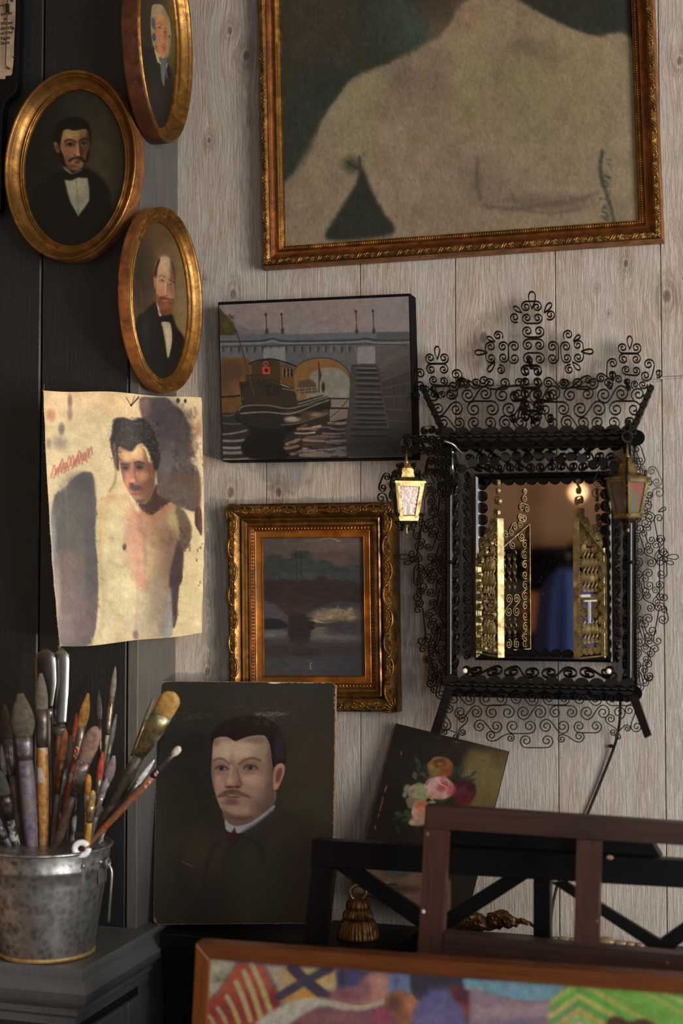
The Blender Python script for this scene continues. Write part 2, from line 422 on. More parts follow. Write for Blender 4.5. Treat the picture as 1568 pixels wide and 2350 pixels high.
    p.strokes(24,(90,320,420,380),26,7,.2,4,.25,.6,(84,88,88)); p.line([(265,1490),(345,1528)],8,(92,92,96),8,.8)
    # worn edges of the board
    e = [((90,88),(230,76)),((230,76),(400,80)),((640,80),(860,84)),((960,86),(1050,88)),((1050,90),(1390,92)),((72,120),(60,600)),((60,900),(52,1200)),((48,1300),(40,1700)),((40,1900),(46,1990)),((50,1992),(560,1986)),((600,1982),(760,1980)),((930,1976),(1130,1970)),((1460,130),(1466,600)),((1460,900),(1448,1200)),((1440,1500),(1432,1700))]
    for a, b in e:
        n = max(4, int(math.hypot(b[0]-a[0], b[1]-a[1])/14))
        for k in range(n):
            t = k/n; x = a[0]+(b[0]-a[0])*t; y = a[1]+(b[1]-a[1])*t
            if p.rng.random() < .7: p.ell(x, y, p.rng.uniform(3,9), p.rng.uniform(2,6), (172,150,126), .5, .8)
    p.ell(100,90,34,16,(156,96,70),.5,.9,-30).ell(75,130,12,34,(150,90,66),.5,.8).ell(990,90,50,9,(196,184,176),.4).ell(50,1960,16,30,(160,100,70),.5,.9)
    return p

def art_torso():
    p = Paint(1529, 2350, 3.0, (206,190,150), 80, 870, 3.7293, 21)
    p.ell(500,250,420,200,(226,188,138),.8,.8).ell(250,150,200,120,(222,192,150),.8,.7).ell(480,420,260,200,(196,188,152),.8,.8)
    p.ell(560,700,140,300,(206,192,154),.7,.8).ell(1320,1700,150,500,(196,184,140),.8,.8).ell(1380,350,80,150,(178,150,112),.7,.8)
    for k in range(9): p.line([(600+k*35,200+30*sin(k*2)),(620+k*30,260),(580+k*38,330),(640+k*32,380)],5,(176,160,130),6,.45)
    p.ell(300,190,20,60,(110,84,90),.6,.8).ell(300,300,22,50,(126,96,98),.7,.7).ell(140,310,36,50,(176,98,84),.7,.6).ell(228,430,26,50,(92,78,92),.6,.8).ell(215,550,60,60,(132,116,116),.7,.8).ell(120,550,20,40,(120,106,110),.7,.7)
    for k in range(15):
        x = 140+k*22; y = 790-k*11+20*sin(k*1.7); p.line([(x,y+50),(x+26+9*sin(k),y-44-10*cos(k*2)),(x+40,y+30)],12,(168,70,66),10,.6)
    # grey wing-like shadow at left
    p.poly([(160,1040),(200,960),(260,930),(330,850),(400,800),(470,795),(500,830),(515,950),(530,1100),(525,1400),(545,1700),(540,2000),(480,2260),(230,2285),(190,2000),(160,1600),(140,1200)],(84,82,84),10)
    p.ell(400,900,100,90,(66,64,72),.6,.8).ell(300,1200,130,300,(88,88,86),.8,.6).ell(300,1900,120,300,(132,112,112),.8,.6).ell(430,2050,90,220,(108,88,94),.8,.7).ell(230,2150,80,140,(140,124,132),.8,.6).ell(330,1560,120,120,(112,94,86),.8,.6).ell(480,1500,50,400,(66,62,78),.7,.5)
    p.ell(150,1400,30,240,(170,180,196),.8,.5).ell(190,1850,30,260,(180,176,170),.8,.6)
    # dark cloud top right
    p.poly([(900,165),(1000,155),(1130,160),(1190,220),(1240,260),(1290,330),(1330,440),(1350,560),(1360,640),(1330,700),(1400,780),(1420,1000),(1380,1130),(1240,1090),(1080,1020),(1040,800),(1040,600),(960,430),(910,300)],(74,66,72),10,tex=.3)
    p.ell(1120,350,150,180,(56,50,62),.7,.8).ell(1280,500,80,180,(62,54,54),.7,.7).ell(1200,740,150,120,(92,88,92),.8,.7).ell(1180,980,180,130,(88,82,76),.8,.7).ell(1280,860,120,60,(84,60,48),.8,.7).ell(1390,1000,30,160,(92,62,46),.7,.8).ell(940,230,40,70,(120,88,74),.7,.7)
    p.poly([(1380,1100),(1425,1120),(1430,1330),(1400,1300),(1370,1230)],(72,40,32),6).ell(1400,430,30,50,(150,96,62),.7,.7).ell(1240,290,16,50,(48,46,58),.6,.9,-30).ell(1225,185,16,22,(44,42,56),.4).ell(1288,187,11,18,(44,42,56),.4)
    p.strokes(90,(1180,200,1390,800),60,22,1.2,8,.35,.5,(66,56,56)); p.strokes(40,(1320,350,1430,700),34,14,1.2,12,.35,.6,(150,120,90)).strokes(60,(1000,900,1380,1120),60,24,.3,8,.3,.5,(84,74,68))
    # body
    p.poly([(540,1060),(640,990),(680,900),(740,860),(820,960),(870,1060),(980,1120),(1140,1060),(1200,1090),(1290,1180),(1330,1280),(1270,1400),(1220,1550),(1190,1750),(1150,2050),(1130,2180),(930,2240),(620,2275),(490,2270),(530,2100),(548,1700),(525,1350)],(190,176,136),8)
    p.clip([(540,1060),(640,990),(680,900),(740,860),(820,960),(870,1060),(980,1120),(1140,1060),(1200,1090),(1290,1180),(1330,1280),(1270,1400),(1220,1550),(1190,1750),(1150,2050),(1130,2180),(930,2240),(620,2275),(490,2270),(530,2100),(548,1700),(525,1350)],8)
    p.ell(700,1080,110,140,(208,196,146),.7,.9).ell(620,1300,90,240,(200,188,140),.8,.8).ell(570,1200,30,220,(216,180,110),.7,.6).ell(680,1480,110,160,(204,196,160),.8,.8).ell(760,1900,200,220,(206,198,156),.8,.8).ell(900,1300,120,260,(186,124,96),.8,.7).ell(850,1400,50,260,(200,142,118),.7,.6).ell(900,1600,50,160,(200,146,120),.7,.55)
    p.ell(930,1720,60,80,(202,120,100),.8,.6).ell(800,1000,50,130,(214,170,140),.7,.7).ell(1050,1150,160,80,(160,104,80),.8,.8).ell(1110,1090,70,40,(196,108,80),.8,.7).ell(1040,1300,120,130,(158,116,92),.8,.8).ell(1160,1420,70,220,(100,74,66),.8,.8)
    p.ell(1000,1600,60,260,(196,168,112),.7,.7).ell(1080,1600,80,200,(164,140,108),.8,.6).ell(1150,1700,50,220,(92,78,80),.8,.8).ell(1050,1900,110,240,(158,148,132),.8,.8).ell(1110,2100,50,150,(104,104,112),.8,.8).ell(930,2100,140,160,(178,168,148),.8,.7).ell(600,2150,100,140,(214,204,172),.8,.8)
    p.ell(1130,1500,110,420,(122,98,82),.9,.7).ell(1060,2000,120,260,(138,124,112),.9,.6).ell(940,1480,18,160,(150,124,130),.8,.6).line([(900,1290),(1000,1400),(1100,1450),(1180,1440)],40,(134,104,88),40,.5).line([(620,1560),(760,1600),(860,1560)],30,(178,160,124),34,.6).line([(800,1180),(870,1500),(880,1900),(860,2160)],20,(170,140,118),26,.5).line([(560,1120),(560,1500),(590,1900),(560,2200)],26,(172,150,110),30,.5).ell(680,1250,80,60,(216,206,164),.8,.7).ell(740,1800,110,70,(218,210,172),.8,.6).ell(1200,1200,60,90,(158,146,96),.6,.9).ell(1290,1300,50,100,(96,80,66),.6,.9)
    p.ell(768,1435,17,30,(72,44,62),.5,.95).ell(650,1365,26,12,(180,110,90),.7,.5).ell(862,2190,22,38,(110,74,84),.7,.8).ell(640,1020,60,40,(204,150,120),.8,.7)
    p.clip()
    # arm at right
    p.poly([(1200,1090),(1270,1120),(1320,1200),(1345,1300),(1310,1440),(1270,1420),(1240,1300)],(92,78,66),8,.9).poly([(1225,1380),(1270,1420),(1270,1600),(1240,1760),(1225,1900),(1215,2060),(1180,2130),(1165,1900),(1150,1700),(1190,1500)],(62,50,58),8,.95)
    p.poly([(1165,1780),(1180,2100),(1170,2200),(1090,2200),(1130,1950)],(128,134,140),8,.8)
    p.strokes(50,(1240,1280,1330,1460),50,16,1.3,8,.5,.4,(86,72,62)).strokes(30,(1215,1500,1260,1750),50,12,1.6,5,.5,.2,(62,50,56))
    # neck
    p.poly([(860,1030),(960,1060),(1040,900),(1060,990),(1150,1040),(1100,1090),(1000,1160),(930,1130)],(66,46,40),12); p.ell(1010,1060,60,50,(60,40,36),.6,.8); p.poly([(800,970),(850,1010),(900,1130),(870,1130)],(206,196,150),8,.9)
    # face
    TF = [(722,600),(760,590),(830,610),(880,560),(940,600),(970,700),(1020,740),(1030,840),(1010,960),(960,1040),(900,1068),(860,1040),(800,960),(762,880),(735,760)]
    p.poly(TF,(160,112,84),7); p.clip(TF,6)
    p.ell(780,660,50,50,(214,176,120),.7,.9).ell(890,640,50,80,(208,172,120),.7,.85).ell(850,610,40,40,(222,186,130),.7,.85).ell(1000,800,50,200,(96,64,50),.8,.9).ell(950,960,80,120,(104,70,54),.8,.85).ell(930,830,36,40,(176,124,94),.7,.7).ell(800,870,44,60,(196,124,96),.7,.8).ell(745,820,26,140,(120,78,60),.7,.7).ell(960,640,30,80,(120,86,60),.8,.7)
    p.ell(778,752,48,36,(84,54,46),.7,.9).ell(888,744,58,42,(80,52,46),.7,.9).ell(776,762,18,12,(34,26,28),.5).ell(892,754,22,13,(34,26,28),.5).line([(738,728),(800,730)],12,(62,42,38),12,.8).line([(842,722),(890,708),(935,724)],14,(60,40,36),12,.8)
    p.poly([(818,720),(846,720),(850,830),(866,876),(832,888),(812,856)],(178,106,84),10,.9).ell(836,868,24,18,(200,136,112),.7,.9).ell(828,898,24,10,(80,44,42),.6,.9).line([(852,740),(858,830),(872,880)],12,(112,70,58),12,.7)
    p.ell(862,930,50,22,(62,48,50),.6,.85).ell(830,916,20,14,(60,46,50),.6,.85).ell(868,964,30,14,(152,78,68),.6,.9).ell(866,948,30,5,(70,34,34),.6,.8).ell(876,1010,44,24,(150,114,86),.7,.8).ell(860,985,34,8,(100,68,56),.6,.7).ell(900,1050,70,18,(84,58,46),.7,.7)
    p.clip(); p.ell(1018,790,26,52,(134,82,62),.6,.8).ell(1015,800,10,30,(80,48,38),.6,.7)
    # hair
    p.poly([(660,460),(680,350),(760,330),(840,350),(900,330),(960,360),(1010,430),(1060,560),(1070,700),(1040,790),(1010,740),(980,640),(930,560),(880,560),(830,620),(770,600),(715,590),(720,780),(690,740),(655,600),(645,520)],(38,34,34),9)
    rr = p.rng
    for k in range(230):
        x = rr.uniform(655,1068); y = rr.uniform(345,700)
        if y > 560 and 730 < x < 970: continue
        a0 = rr.uniform(0,6.28); r0 = rr.uniform(10,24); c = rr.choice([(72,64,60),(22,20,22),(92,80,72)])
        p.line([(x+r0*cos(a0+t),y+r0*sin(a0+t)) for t in (0,.8,1.6,2.4)],6,c,6,.6)
    p.line([(668,360),(690,340),(760,330)],12,(96,64,46),10,.7).ell(700,700,20,60,(60,48,40),.6,.8).line([(680,560),(690,700),(690,860),(640,960)],20,(140,104,72),18,.6)
    # nail wedge drawn line, speckles
    p.line([(780,155),(825,225),(892,160)],7,(96,58,44),4,.9,sm=False)
    for k in range(16): p.ell(rr.uniform(1380,1440),rr.uniform(700,2000),rr.uniform(3,9),rr.uniform(4,16),(110,64,44),.5,.7)
    p.grain(.10,60,60); p.grain(.07,7,7,3,.07); p.strokes(1500,(540,1050,1250,2260),40,12,1.3,7,.4,.6); p.strokes(500,(150,850,540,2270),70,14,1.4,6,.4,.3); p.strokes(400,(900,160,1420,1120),40,12,1.0,5,.4,.9); p.strokes(200,(740,590,1020,1050),22,8,1.2,7,.4,.6)
    return p

def art_nude():
    p = Paint(1568, 996, 2.6, (128,112,86), 560, 0, 1.5556, 31, 0, -620)
    p.ell(800,-350,420,300,(120,104,80),.7,.6)
    # dark green ground
    p.poly([(60,-640),(640,-640),(600,-100),(660,60),(672,100),(650,150),(560,200),(520,225),(440,258),(380,300),(330,370),(270,440),(220,540),(180,620),(60,720)],(48,52,38),12,sm=False)
    p.poly([(960,0),(1040,40),(1120,85),(1220,120),(1290,140),(1420,165),(1450,-640),(900,-640)],(42,44,35),10)
    p.ell(250,60,130,300,(70,56,42),.8,.7).ell(560,40,90,140,(56,66,54),.6,.8).ell(610,60,60,110,(62,74,62),.5,.7).ell(300,330,80,120,(38,50,44),.8,.6).ell(180,420,70,160,(46,54,40),.8,.6)
    for k in range(90): p.ell(p.rng.uniform(170,460),p.rng.uniform(-600,240),9,6,p.rng.choice([(92,52,36),(76,64,48),(56,66,58)]),.8,.5)
    p.poly([(650,0),(700,-10),(760,60),(720,110),(700,150),(660,140),(672,80)],(84,70,50),12,.9); p.ell(700,-30,120,60,(60,44,30),.8,.9).ell(690,30,60,50,(70,60,44),.7,.8)
    p.poly([(140,700),(180,620),(240,540),(280,430),(350,330),(400,275),(560,215),(650,160),(720,110),(780,20),(860,-30),(960,-10),(1080,60),(1230,130),(1400,170),(1430,800),(130,880)],(136,118,90),7,.97)
    NB = [(120,730),(180,620),(240,540),(280,430),(350,330),(400,275),(560,215),(650,160),(720,110),(780,20),(860,-60),(960,-10),(1080,60),(1230,130),(1480,190),(1500,900),(80,900)]; p.clip(NB,8)
    p.ell(380,400,120,130,(140,128,96),.8,.8).ell(430,400,60,180,(132,124,80),.8,.6).ell(620,330,110,130,(116,98,78),.8,.7).ell(800,200,70,150,(140,128,86),.7,.8).ell(850,60,100,70,(140,122,86),.8,.8)
    p.ell(1080,220,160,150,(128,112,76),.8,.7).ell(1000,330,200,120,(122,112,74),.8,.7).ell(1230,240,140,100,(138,124,84),.8,.8).ell(1240,420,110,90,(134,114,80),.8,.8).ell(700,480,200,110,(134,116,92),.8,.7).ell(560,600,100,180,(138,118,96),.8,.7)
    p.ell(860,640,120,100,(116,98,80),.8,.7).ell(1080,600,120,60,(132,114,88),.8,.8).ell(1100,720,220,30,(98,82,68),.8,.7).ell(1300,600,90,200,(132,120,90),.8,.6).ell(800,420,60,70,(128,116,74),.8,.7).ell(730,760,150,70,(128,108,86),.8,.7).ell(1100,480,150,70,(124,114,78),.8,.6)
    p.ell(770,60,60,50,(136,104,80),.7,.7).ell(560,290,34,90,(112,96,76),.7,.6).ell(1020,170,70,30,(110,96,76),.7,.6).line([(980,90),(1010,170),(1080,210),(1160,190)],26,(112,94,76),30,.45).line([(850,260),(850,360),(860,430)],10,(110,98,66),14,.5)
    p.ell(1150,380,80,60,(136,118,84),.8,.5).ell(1010,600,90,40,(136,118,92),.7,.6).line([(820,480),(700,560),(640,640)],20,(118,100,80),30,.35).line([(820,480),(880,510),(980,500),(1180,500)],12,(116,104,70),20,.45)
    p.clip(); p.line([(835,560),(832,640),(845,710)],12,(84,74,62),12,.7).line([(850,735),(960,745),(1080,730),(1180,715),(1260,690)],11,(96,68,60),14,.7).line([(1000,750),(1100,762),(1200,745)],8,(92,74,64),12,.6)
    p.poly([(412,600),(430,610),(460,690),(500,760),(530,835),(300,855),(330,770),(380,690),(405,640)],(38,41,33),8,.97); p.ell(385,590,30,30,(60,58,46),.7,.8).line([(370,580),(410,600),(412,560)],9,(44,46,38),8,.8)
    p.line([(1280,540),(1272,600),(1290,680),(1310,740),(1320,790)],13,(66,62,54),10,.85).strokes(40,(1272,540,1310,790),16,7,.2,5,.4,.6,(54,52,46))
    p.line([(230,560),(180,640),(145,690)],14,(112,100,78),14,.5)
    p.ell(620,500,36,20,(120,110,66),.7,.6).ell(1150,470,40,24,(146,118,88),.7,.5)
    p.grain(.10,50,60); p.grain(.13,4,9,3,.05); p.strokes(5200,(130,-100,1430,860),16,5,1.45,9,.4,.35); p.strokes(2400,(130,0,1430,860),16,6,.7,7,.35,.5)
    return p

def art_boat():
    p = Paint(1568, 1380, 2.2, (128,116,112), 480, 640, 3.136, 41)
    for k in range(8): p.ell(200+k*180,200+30*sin(k*2.1),180,90,(132+6*sin(k*1.7),118,110+5*cos(k)),.9,.5)
    p.ell(1300,150,200,100,(126,116,118),.9,.5).poly([(60,440),(60,310),(180,325),(235,340),(300,365),(410,372),(420,440)],(104,98,96),5,.8)
    p.poly([(60,215),(110,250),(140,280),(175,330),(190,370),(180,410),(60,420)],(64,56,26),6).ell(130,330,30,50,(86,72,28),.7,.7); p.strokes(60,(75,250,185,400),14,6,1,12,.7,1,(60,52,22))
    # bridge
    p.poly([(60,408),(390,400),(410,385),(540,388),(560,402),(1050,385),(1200,383),(1480,382),(1480,700),(60,740)],(84,86,88),3,sm=False)
    p.poly([(60,408),(390,398),(400,388),(540,390),(560,402),(1050,385),(1460,380),(1460,438),(60,460)],(88,92,96),3,sm=False).poly([(1210,385),(1460,382),(1460,470),(1210,440)],(74,72,72),5,.8,sm=False)
    p.line([(60,452),(370,446),(460,430),(560,448),(1020,440),(1130,430),(1220,442),(1470,440)],12,(52,52,54),4).line([(60,470),(370,462),(460,448),(560,464),(1020,456),(1130,448),(1220,462),(1470,455)],9,(116,118,120),4)
    p.line([(60,490),(400,482),(560,478),(1040,470),(1200,470),(1470,478)],8,(54,52,52),4)
    for k in range(24):
        x = 90+k*57; p.poly([(x,486),(x+20,486),(x+18,520),(x+8,536)],(54,52,50),2,.9,sm=False); p.line([(x-4,486),(x-6,520)],5,(124,124,124),4,.7,sm=False)
    p.poly([(390,500),(545,490),(550,600),(390,600)],(128,126,122),5,.8,sm=False).poly([(1065,490),(1195,485),(1195,610),(1065,612)],(130,126,120),4,.85,sm=False)
    p.poly([(1200,485),(1480,475),(1480,560),(1240,650),(1200,610)],(80,74,68),5,.9,sm=False)
    # arches
    p.poly([(85,600),(150,575),(220,568),(290,590),(320,640),(330,760),(320,1000),(85,1000)],(94,64,32),5).ell(160,660,90,60,(64,46,38),.7,.7).ell(130,730,90,90,(74,52,40),.7,.7).ell(220,800,60,70,(106,70,32),.7,.7)
    p.poly([(600,880),(610,680),(640,620),(700,585),(790,568),(870,575),(940,605),(990,650),(1020,720),(1018,880)],(118,86,44),4).poly([(640,625),(740,585),(860,580),(940,612),(860,640),(780,650),(720,720),(640,740),(615,760)],(122,84,38),7,.9)
    p.poly([(720,720),(780,655),(860,638),(930,645),(980,680),(1012,740),(1015,860),(1000,1000),(720,1000)],(124,120,106),5,.95).ell(880,780,120,60,(112,110,100),.8,.6).ell(900,820,120,30,(134,126,108),.8,.7)
    p.line([(612,660),(650,612),(720,580),(800,568),(880,576),(950,608),(1000,660),(1020,730)],7,(52,46,40),3)
    p.poly([(640,780),(650,735),(690,730),(720,722),(760,745),(775,790),(770,820),(630,820)],(74,54,36),7,.9)
    # water
    p.poly([(85,960),(1020,940),(1000,1300),(90,1300)],(40,36,34),6,sm=False); p.poly([(90,850),(220,845),(220,960),(90,965)],(92,62,26),5,.9,sm=False); p.line([(90,850),(220,842)],12,(30,26,24),3)
    p.poly([(860,870),(1000,860),(1000,1000),(870,1030)],(122,106,92),4,.9,sm=False).line([(730,860),(1005,862)],10,(40,34,32),3).line([(720,928),(1010,932)],12,(30,26,24),3)
    for x0, y0, x1, y1, w, c in ((95,1120,270,1090,12,(116,108,108)),(100,1165,250,1160,18,(112,108,112)),(100,1215,260,1210,20,(124,118,120)),(100,1250,265,1245,22,(114,110,114)),(100,1298,290,1290,12,(118,112,110)),(100,985,180,975,6,(96,92,90)),(100,1040,240,1040,8,(78,84,90)),
      (640,1080,800,1060,20,(150,122,96)),(620,1110,760,1105,12,(170,148,124)),(560,1190,650,1150,26,(140,108,84)),(540,1220,640,1200,22,(132,104,84)),(590,1260,660,1240,20,(136,110,92)),(700,1135,990,1130,14,(96,88,90)),(680,1160,980,1165,20,(126,118,120)),(680,1190,870,1185,20,(92,56,26)),(700,1145,850,1140,16,(110,70,34)),(690,1230,980,1225,44,(138,124,118)),(660,1265,980,1262,30,(132,116,104)),(860,1040,990,1035,20,(130,110,96)),(870,1075,980,1080,14,(90,84,84)),(820,1112,980,1110,12,(104,100,102)),(620,1070,700,1050,12,(110,80,56))):
        p.line([(x0,y0),((x0+x1)/2,(y0+y1)/2+5),(x1,y1)],w,c,7,.9)
    for k in range(46):
        x = p.rng.uniform(560,960); y = p.rng.uniform(1040,1280); p.line([(x,y),(x+p.rng.uniform(30,120),y+p.rng.uniform(-6,6))],p.rng.uniform(4,10),p.rng.choice([(28,24,24),(40,34,32),(70,50,34),(120,104,96)]),5,.75,sm=False)
    p.line([(680,1208),(820,1218),(990,1196)],7,(30,26,26),4)
    # boat reflection + hull
    p.poly([(200,1000),(270,1060),(300,1110),(230,1200),(290,1290),(560,1290),(530,1200),(560,1120),(650,1060),(600,1040)],(22,20,19),8)
    p.poly([(190,985),(205,945),(240,900),(260,870),(600,880),(850,840),(862,960),(760,1010),(600,1055),(480,1075),(340,1070),(240,1030)],(34,31,28),4)
    p.poly([(560,1040),(540,1000),(600,985),(640,1000),(700,960),(790,960),(850,940),(850,985),(700,1020)],(78,64,50),6,.9).ell(600,1010,50,18,(150,132,112),.5,.9).ell(770,975,40,16,(130,108,76),.6,.8).ell(650,960,120,12,(74,60,48),.6,.8)
    p.line([(215,945),(240,920),(330,908),(440,912),(530,930),(600,930),(700,900),(860,850)],12,(92,86,64),4).line([(230,970),(400,958),(560,972),(640,955),(760,910),(860,870)],7,(140,132,124),4,.9).line([(205,965),(330,955)],6,(64,66,72),4)
    p.line([(520,1050),(640,1040),(760,1000),(850,965)],6,(110,100,80),4,.8).line([(640,900),(860,836)],7,(132,124,118),3).line([(640,880),(820,830)],6,(110,84,56),3).line([(600,930),(860,880)],7,(120,92,64),4,.8)
    # cabin
    p.poly([(230,830),(215,740),(260,745),(270,690),(310,690),(310,610),(400,580),(460,580),(510,600),(510,760),(620,800),(640,900),(540,915),(400,905),(260,900)],(46,38,26),4,sm=False)
    p.poly([(310,612),(440,580),(512,600),(515,760),(400,740),(330,730),(310,690)],(62,46,28),4,sm=False).poly([(512,606),(610,632),(612,790),(520,752)],(92,62,26),4,sm=False).line([(290,612),(340,590),(440,576),(520,592),(624,628)],11,(30,28,26),3)
    for x in (535,562,586): p.poly([(x,645),(x+14,650),(x+14,706),(x,702)],(26,24,22),2,sm=False); p.line([(x-4,645),(x-4,704)],4,(150,140,126),2,.8,sm=False)
    p.poly([(384,632),(440,634),(440,686),(386,686)],(176,60,26),3,sm=False).ell(412,658,14,14,(52,22,16),.3).ell(409,610,18,18,(150,62,36),.3).ell(409,610,8,8,(40,26,22),.3)
    p.poly([(262,694),(412,690),(412,740),(300,745),(262,740)],(56,42,26),3,.9,sm=False).line([(262,692),(412,690)],6,(38,32,26),2)
    p.poly([(410,760),(520,770),(520,840),(410,840)],(34,32,26),3,sm=False).line([(450,765),(450,830)],4,(66,54,36),3)
    for pl in ([(215,745),(265,745)],[(232,745),(232,880)],[(220,765),(275,770)],[(300,730),(350,725),(372,760)],[(380,750),(420,730),(500,745),(620,790)],[(530,790),(620,805)],[(620,790),(780,780)],[(650,785),(650,850)],[(690,783),(690,840)],[(740,780),(740,830)],[(620,815),(800,795)],[(820,770),(862,820),(862,850)]):
        p.line(pl,5,(126,116,100) if pl[0][0] > 500 else (22,20,20),2,.9)
    p.line([(195,372),(240,520),(325,835)],9,(58,56,58),3).ell(196,374,6,6,(30,28,28),.3).line([(790,600),(792,815)],7,(42,34,30),2).poly([(790,620),(812,690),(800,740),(792,730)],(70,48,38),3,sm=False).ell(822,780,12,36,(44,36,30),.4)
    p.line([(868,1000),(930,950),(1000,870)],5,(40,34,30),2).line([(700,990),(740,1025),(850,990)],5,(34,30,28),3)
    # stairs and quay wall
    p.poly([(1022,615),(1205,612),(1240,660),(1290,1060),(1310,1280),(990,1285),(985,1060),(1005,960)],(56,52,50),4,sm=False)
    ys = [640,672,712,752,812,848,884,912,960,1000,1028,1066,1112,1172]
    for i, y in enumerate(ys):
        x0 = 1030-i*3.4+ (40 if i > 3 else 30); x1 = 1205+i*7.2; p.line([(x0,y),(x1,y+4)],9,(92-3*i*.8,88-3*i*.8,84-3*i*.8),4,.9,sm=False); p.line([(x0,y+18),(x1,y+20)],14,(28,26,26),6,.8,sm=False)
    p.poly([(1022,630),(1075,640),(1062,1060),(990,1070),(1002,960)],(66,62,60),8,.5,sm=False)
    p.line([(1205,612),(1230,660),(1255,850),(1290,1060)],14,(76,70,62),6,.8)
    p.poly([(1225,660),(1460,560),(1470,1280),(1300,1280),(1290,1060),(1255,860)],(54,48,44),4,sm=False).poly([(1225,650),(1460,540),(1460,640),(1240,740)],(70,64,58),6,.9,sm=False)
    for pl in ([(1230,665),(1460,565)],[(1240,740),(1460,650)],[(1250,790),(1465,740)],[(1260,850),(1468,840)],[(1275,935),(1468,945)],[(1290,1015),(1440,1035)]): p.line(pl,6,(84,76,70),5,.7)
    for pl in ([(1330,780),(1330,850)],[(1400,755),(1400,845)],[(1350,850),(1350,935)],[(1420,845),(1420,940)]): p.line(pl,5,(34,32,30),4,.8)
    p.ell(1230,1210,300,90,(34,33,32),.7,.75); p.strokes(12,(1310,1190,1370,1240),26,4,1.3,3,.8,.3,(18,16,16))
    # lamp posts
    for x, y0 in ((410,250),(522,248),(1057,228),(1180,224)):
        p.line([(x,y0),(x+6,390)],7,(58,44,42),3,sm=False).ell(x-1,y0+8,8,12,(54,40,38),.4).ell(x+6,376,12,20,(60,50,48),.4)
    p.grain(.10,40,40); p.grain(.08,6,4,3,.05); p.strokes(1600,(80,120,1450,1290),24,6,.1,5,.35,.7)
    return p

def art_river():
    p = Paint(1568, 1924, 2.6, (66,54,52), 500, 1120, 3.5636, 51)
    p.ell(700,440,500,90,(84,72,68),.8,.9).ell(1000,460,240,60,(88,76,70),.8,.8).ell(760,600,500,40,(94,72,62),.8,.6).ell(470,470,140,60,(74,66,62),.8,.8)
    p.line([(850,420),(920,408),(990,434)],9,(150,128,108),9,.8).line([(700,430),(860,432)],10,(104,90,84),10,.6)
    p.poly([(350,770),(350,650),(400,610),(415,550),(470,540),(530,560),(545,580),(590,575),(600,530),(650,520),(750,520),(775,580),(800,600),(860,588),(920,600),(960,640),(1020,650),(1060,635),(1180,630),(1190,780)],(44,50,52),7)
    p.ell(700,650,120,90,(50,58,60),.8,.6).ell(400,640,40,70,(46,56,46),.8,.6).ell(1120,640,70,60,(56,62,54),.8,.6).ell(1100,575,36,18,(48,58,42),.7,.7).ell(760,725,340,26,(56,62,66),.8,.7)
    p.line([(640,515),(645,745)],8,(30,32,32),4,sm=False).line([(678,515),(684,715)],8,(30,32,32),4,sm=False).ell(848,742,46,28,(52,32,30),.4,.9).ell(958,760,30,16,(50,32,30),.5,.9).ell(508,740,8,18,(30,30,28),.5).ell(552,752,6,14,(30,30,28),.5)
    p.poly([(350,765),(760,755),(1190,785),(1190,960),(760,1000),(350,900)],(44,35,35),12).ell(640,1000,340,100,(50,37,38),.8,.8)
    p.poly([(350,930),(440,960),(520,1010),(570,1060),(585,1140),(560,1220),(350,1240)],(64,62,68),6).poly([(350,1075),(440,1065),(520,1080),(570,1120),(540,1150),(350,1150)],(28,30,36),8).ell(460,1190,110,26,(86,86,86),.7,.9).ell(400,1200,60,20,(92,90,88),.7,.7).line([(440,950),(520,1000),(572,1070),(585,1190)],10,(84,62,62),9,.8)
    p.poly([(760,1080),(770,1020),(820,985),(920,970),(1060,960),(1190,985),(1190,1260),(760,1260),(740,1150)],(58,56,60),8).line([(790,1000),(880,965),(1000,940),(1180,950)],22,(48,54,66),12,.9)
    p.ell(900,1045,140,50,(112,96,74),.6,.9).ell(1060,1040,110,50,(98,86,66),.7,.8); p.strokes(60,(790,990,1120,1090),50,14,.3,8,.45,.8,(134,118,90)); p.line([(780,1080),(880,1104),(960,1084)],10,(150,134,104),6,.9)
    p.ell(850,1160,90,28,(104,88,74),.7,.9).ell(960,1140,90,60,(48,44,44),.6,.8).ell(1060,1150,60,60,(56,50,50),.7,.7).poly([(735,1100),(790,1098),(790,1150),(740,1158)],(26,26,28),5).ell(850,1120,70,14,(44,46,52),.6,.8).ell(1120,1150,60,60,(56,54,52),.7,.7)
    p.ell(950,1225,240,34,(78,80,80),.7,.9).ell(820,1210,70,24,(92,88,86),.7,.8).poly([(590,1050),(735,1050),(745,1260),(590,1250)],(40,33,34),10)
    p.ell(760,1330,420,70,(48,42,44),.8,.9).ell(700,1360,120,20,(36,34,38),.7,.8).ell(760,1450,420,70,(52,56,62),.8,.9).ell(1100,1450,90,110,(50,58,60),.8,.7).ell(500,1330,160,40,(42,42,48),.8,.7)
    p.line([(760,1430),(756,1455),(762,1480)],7,(156,138,108),5)
    p.grain(.14,40,20); p.grain(.08,14,4,3,.05); p.strokes(1500,(355,385,1185,1545),60,9,.04,5,.4,.2)
    return p

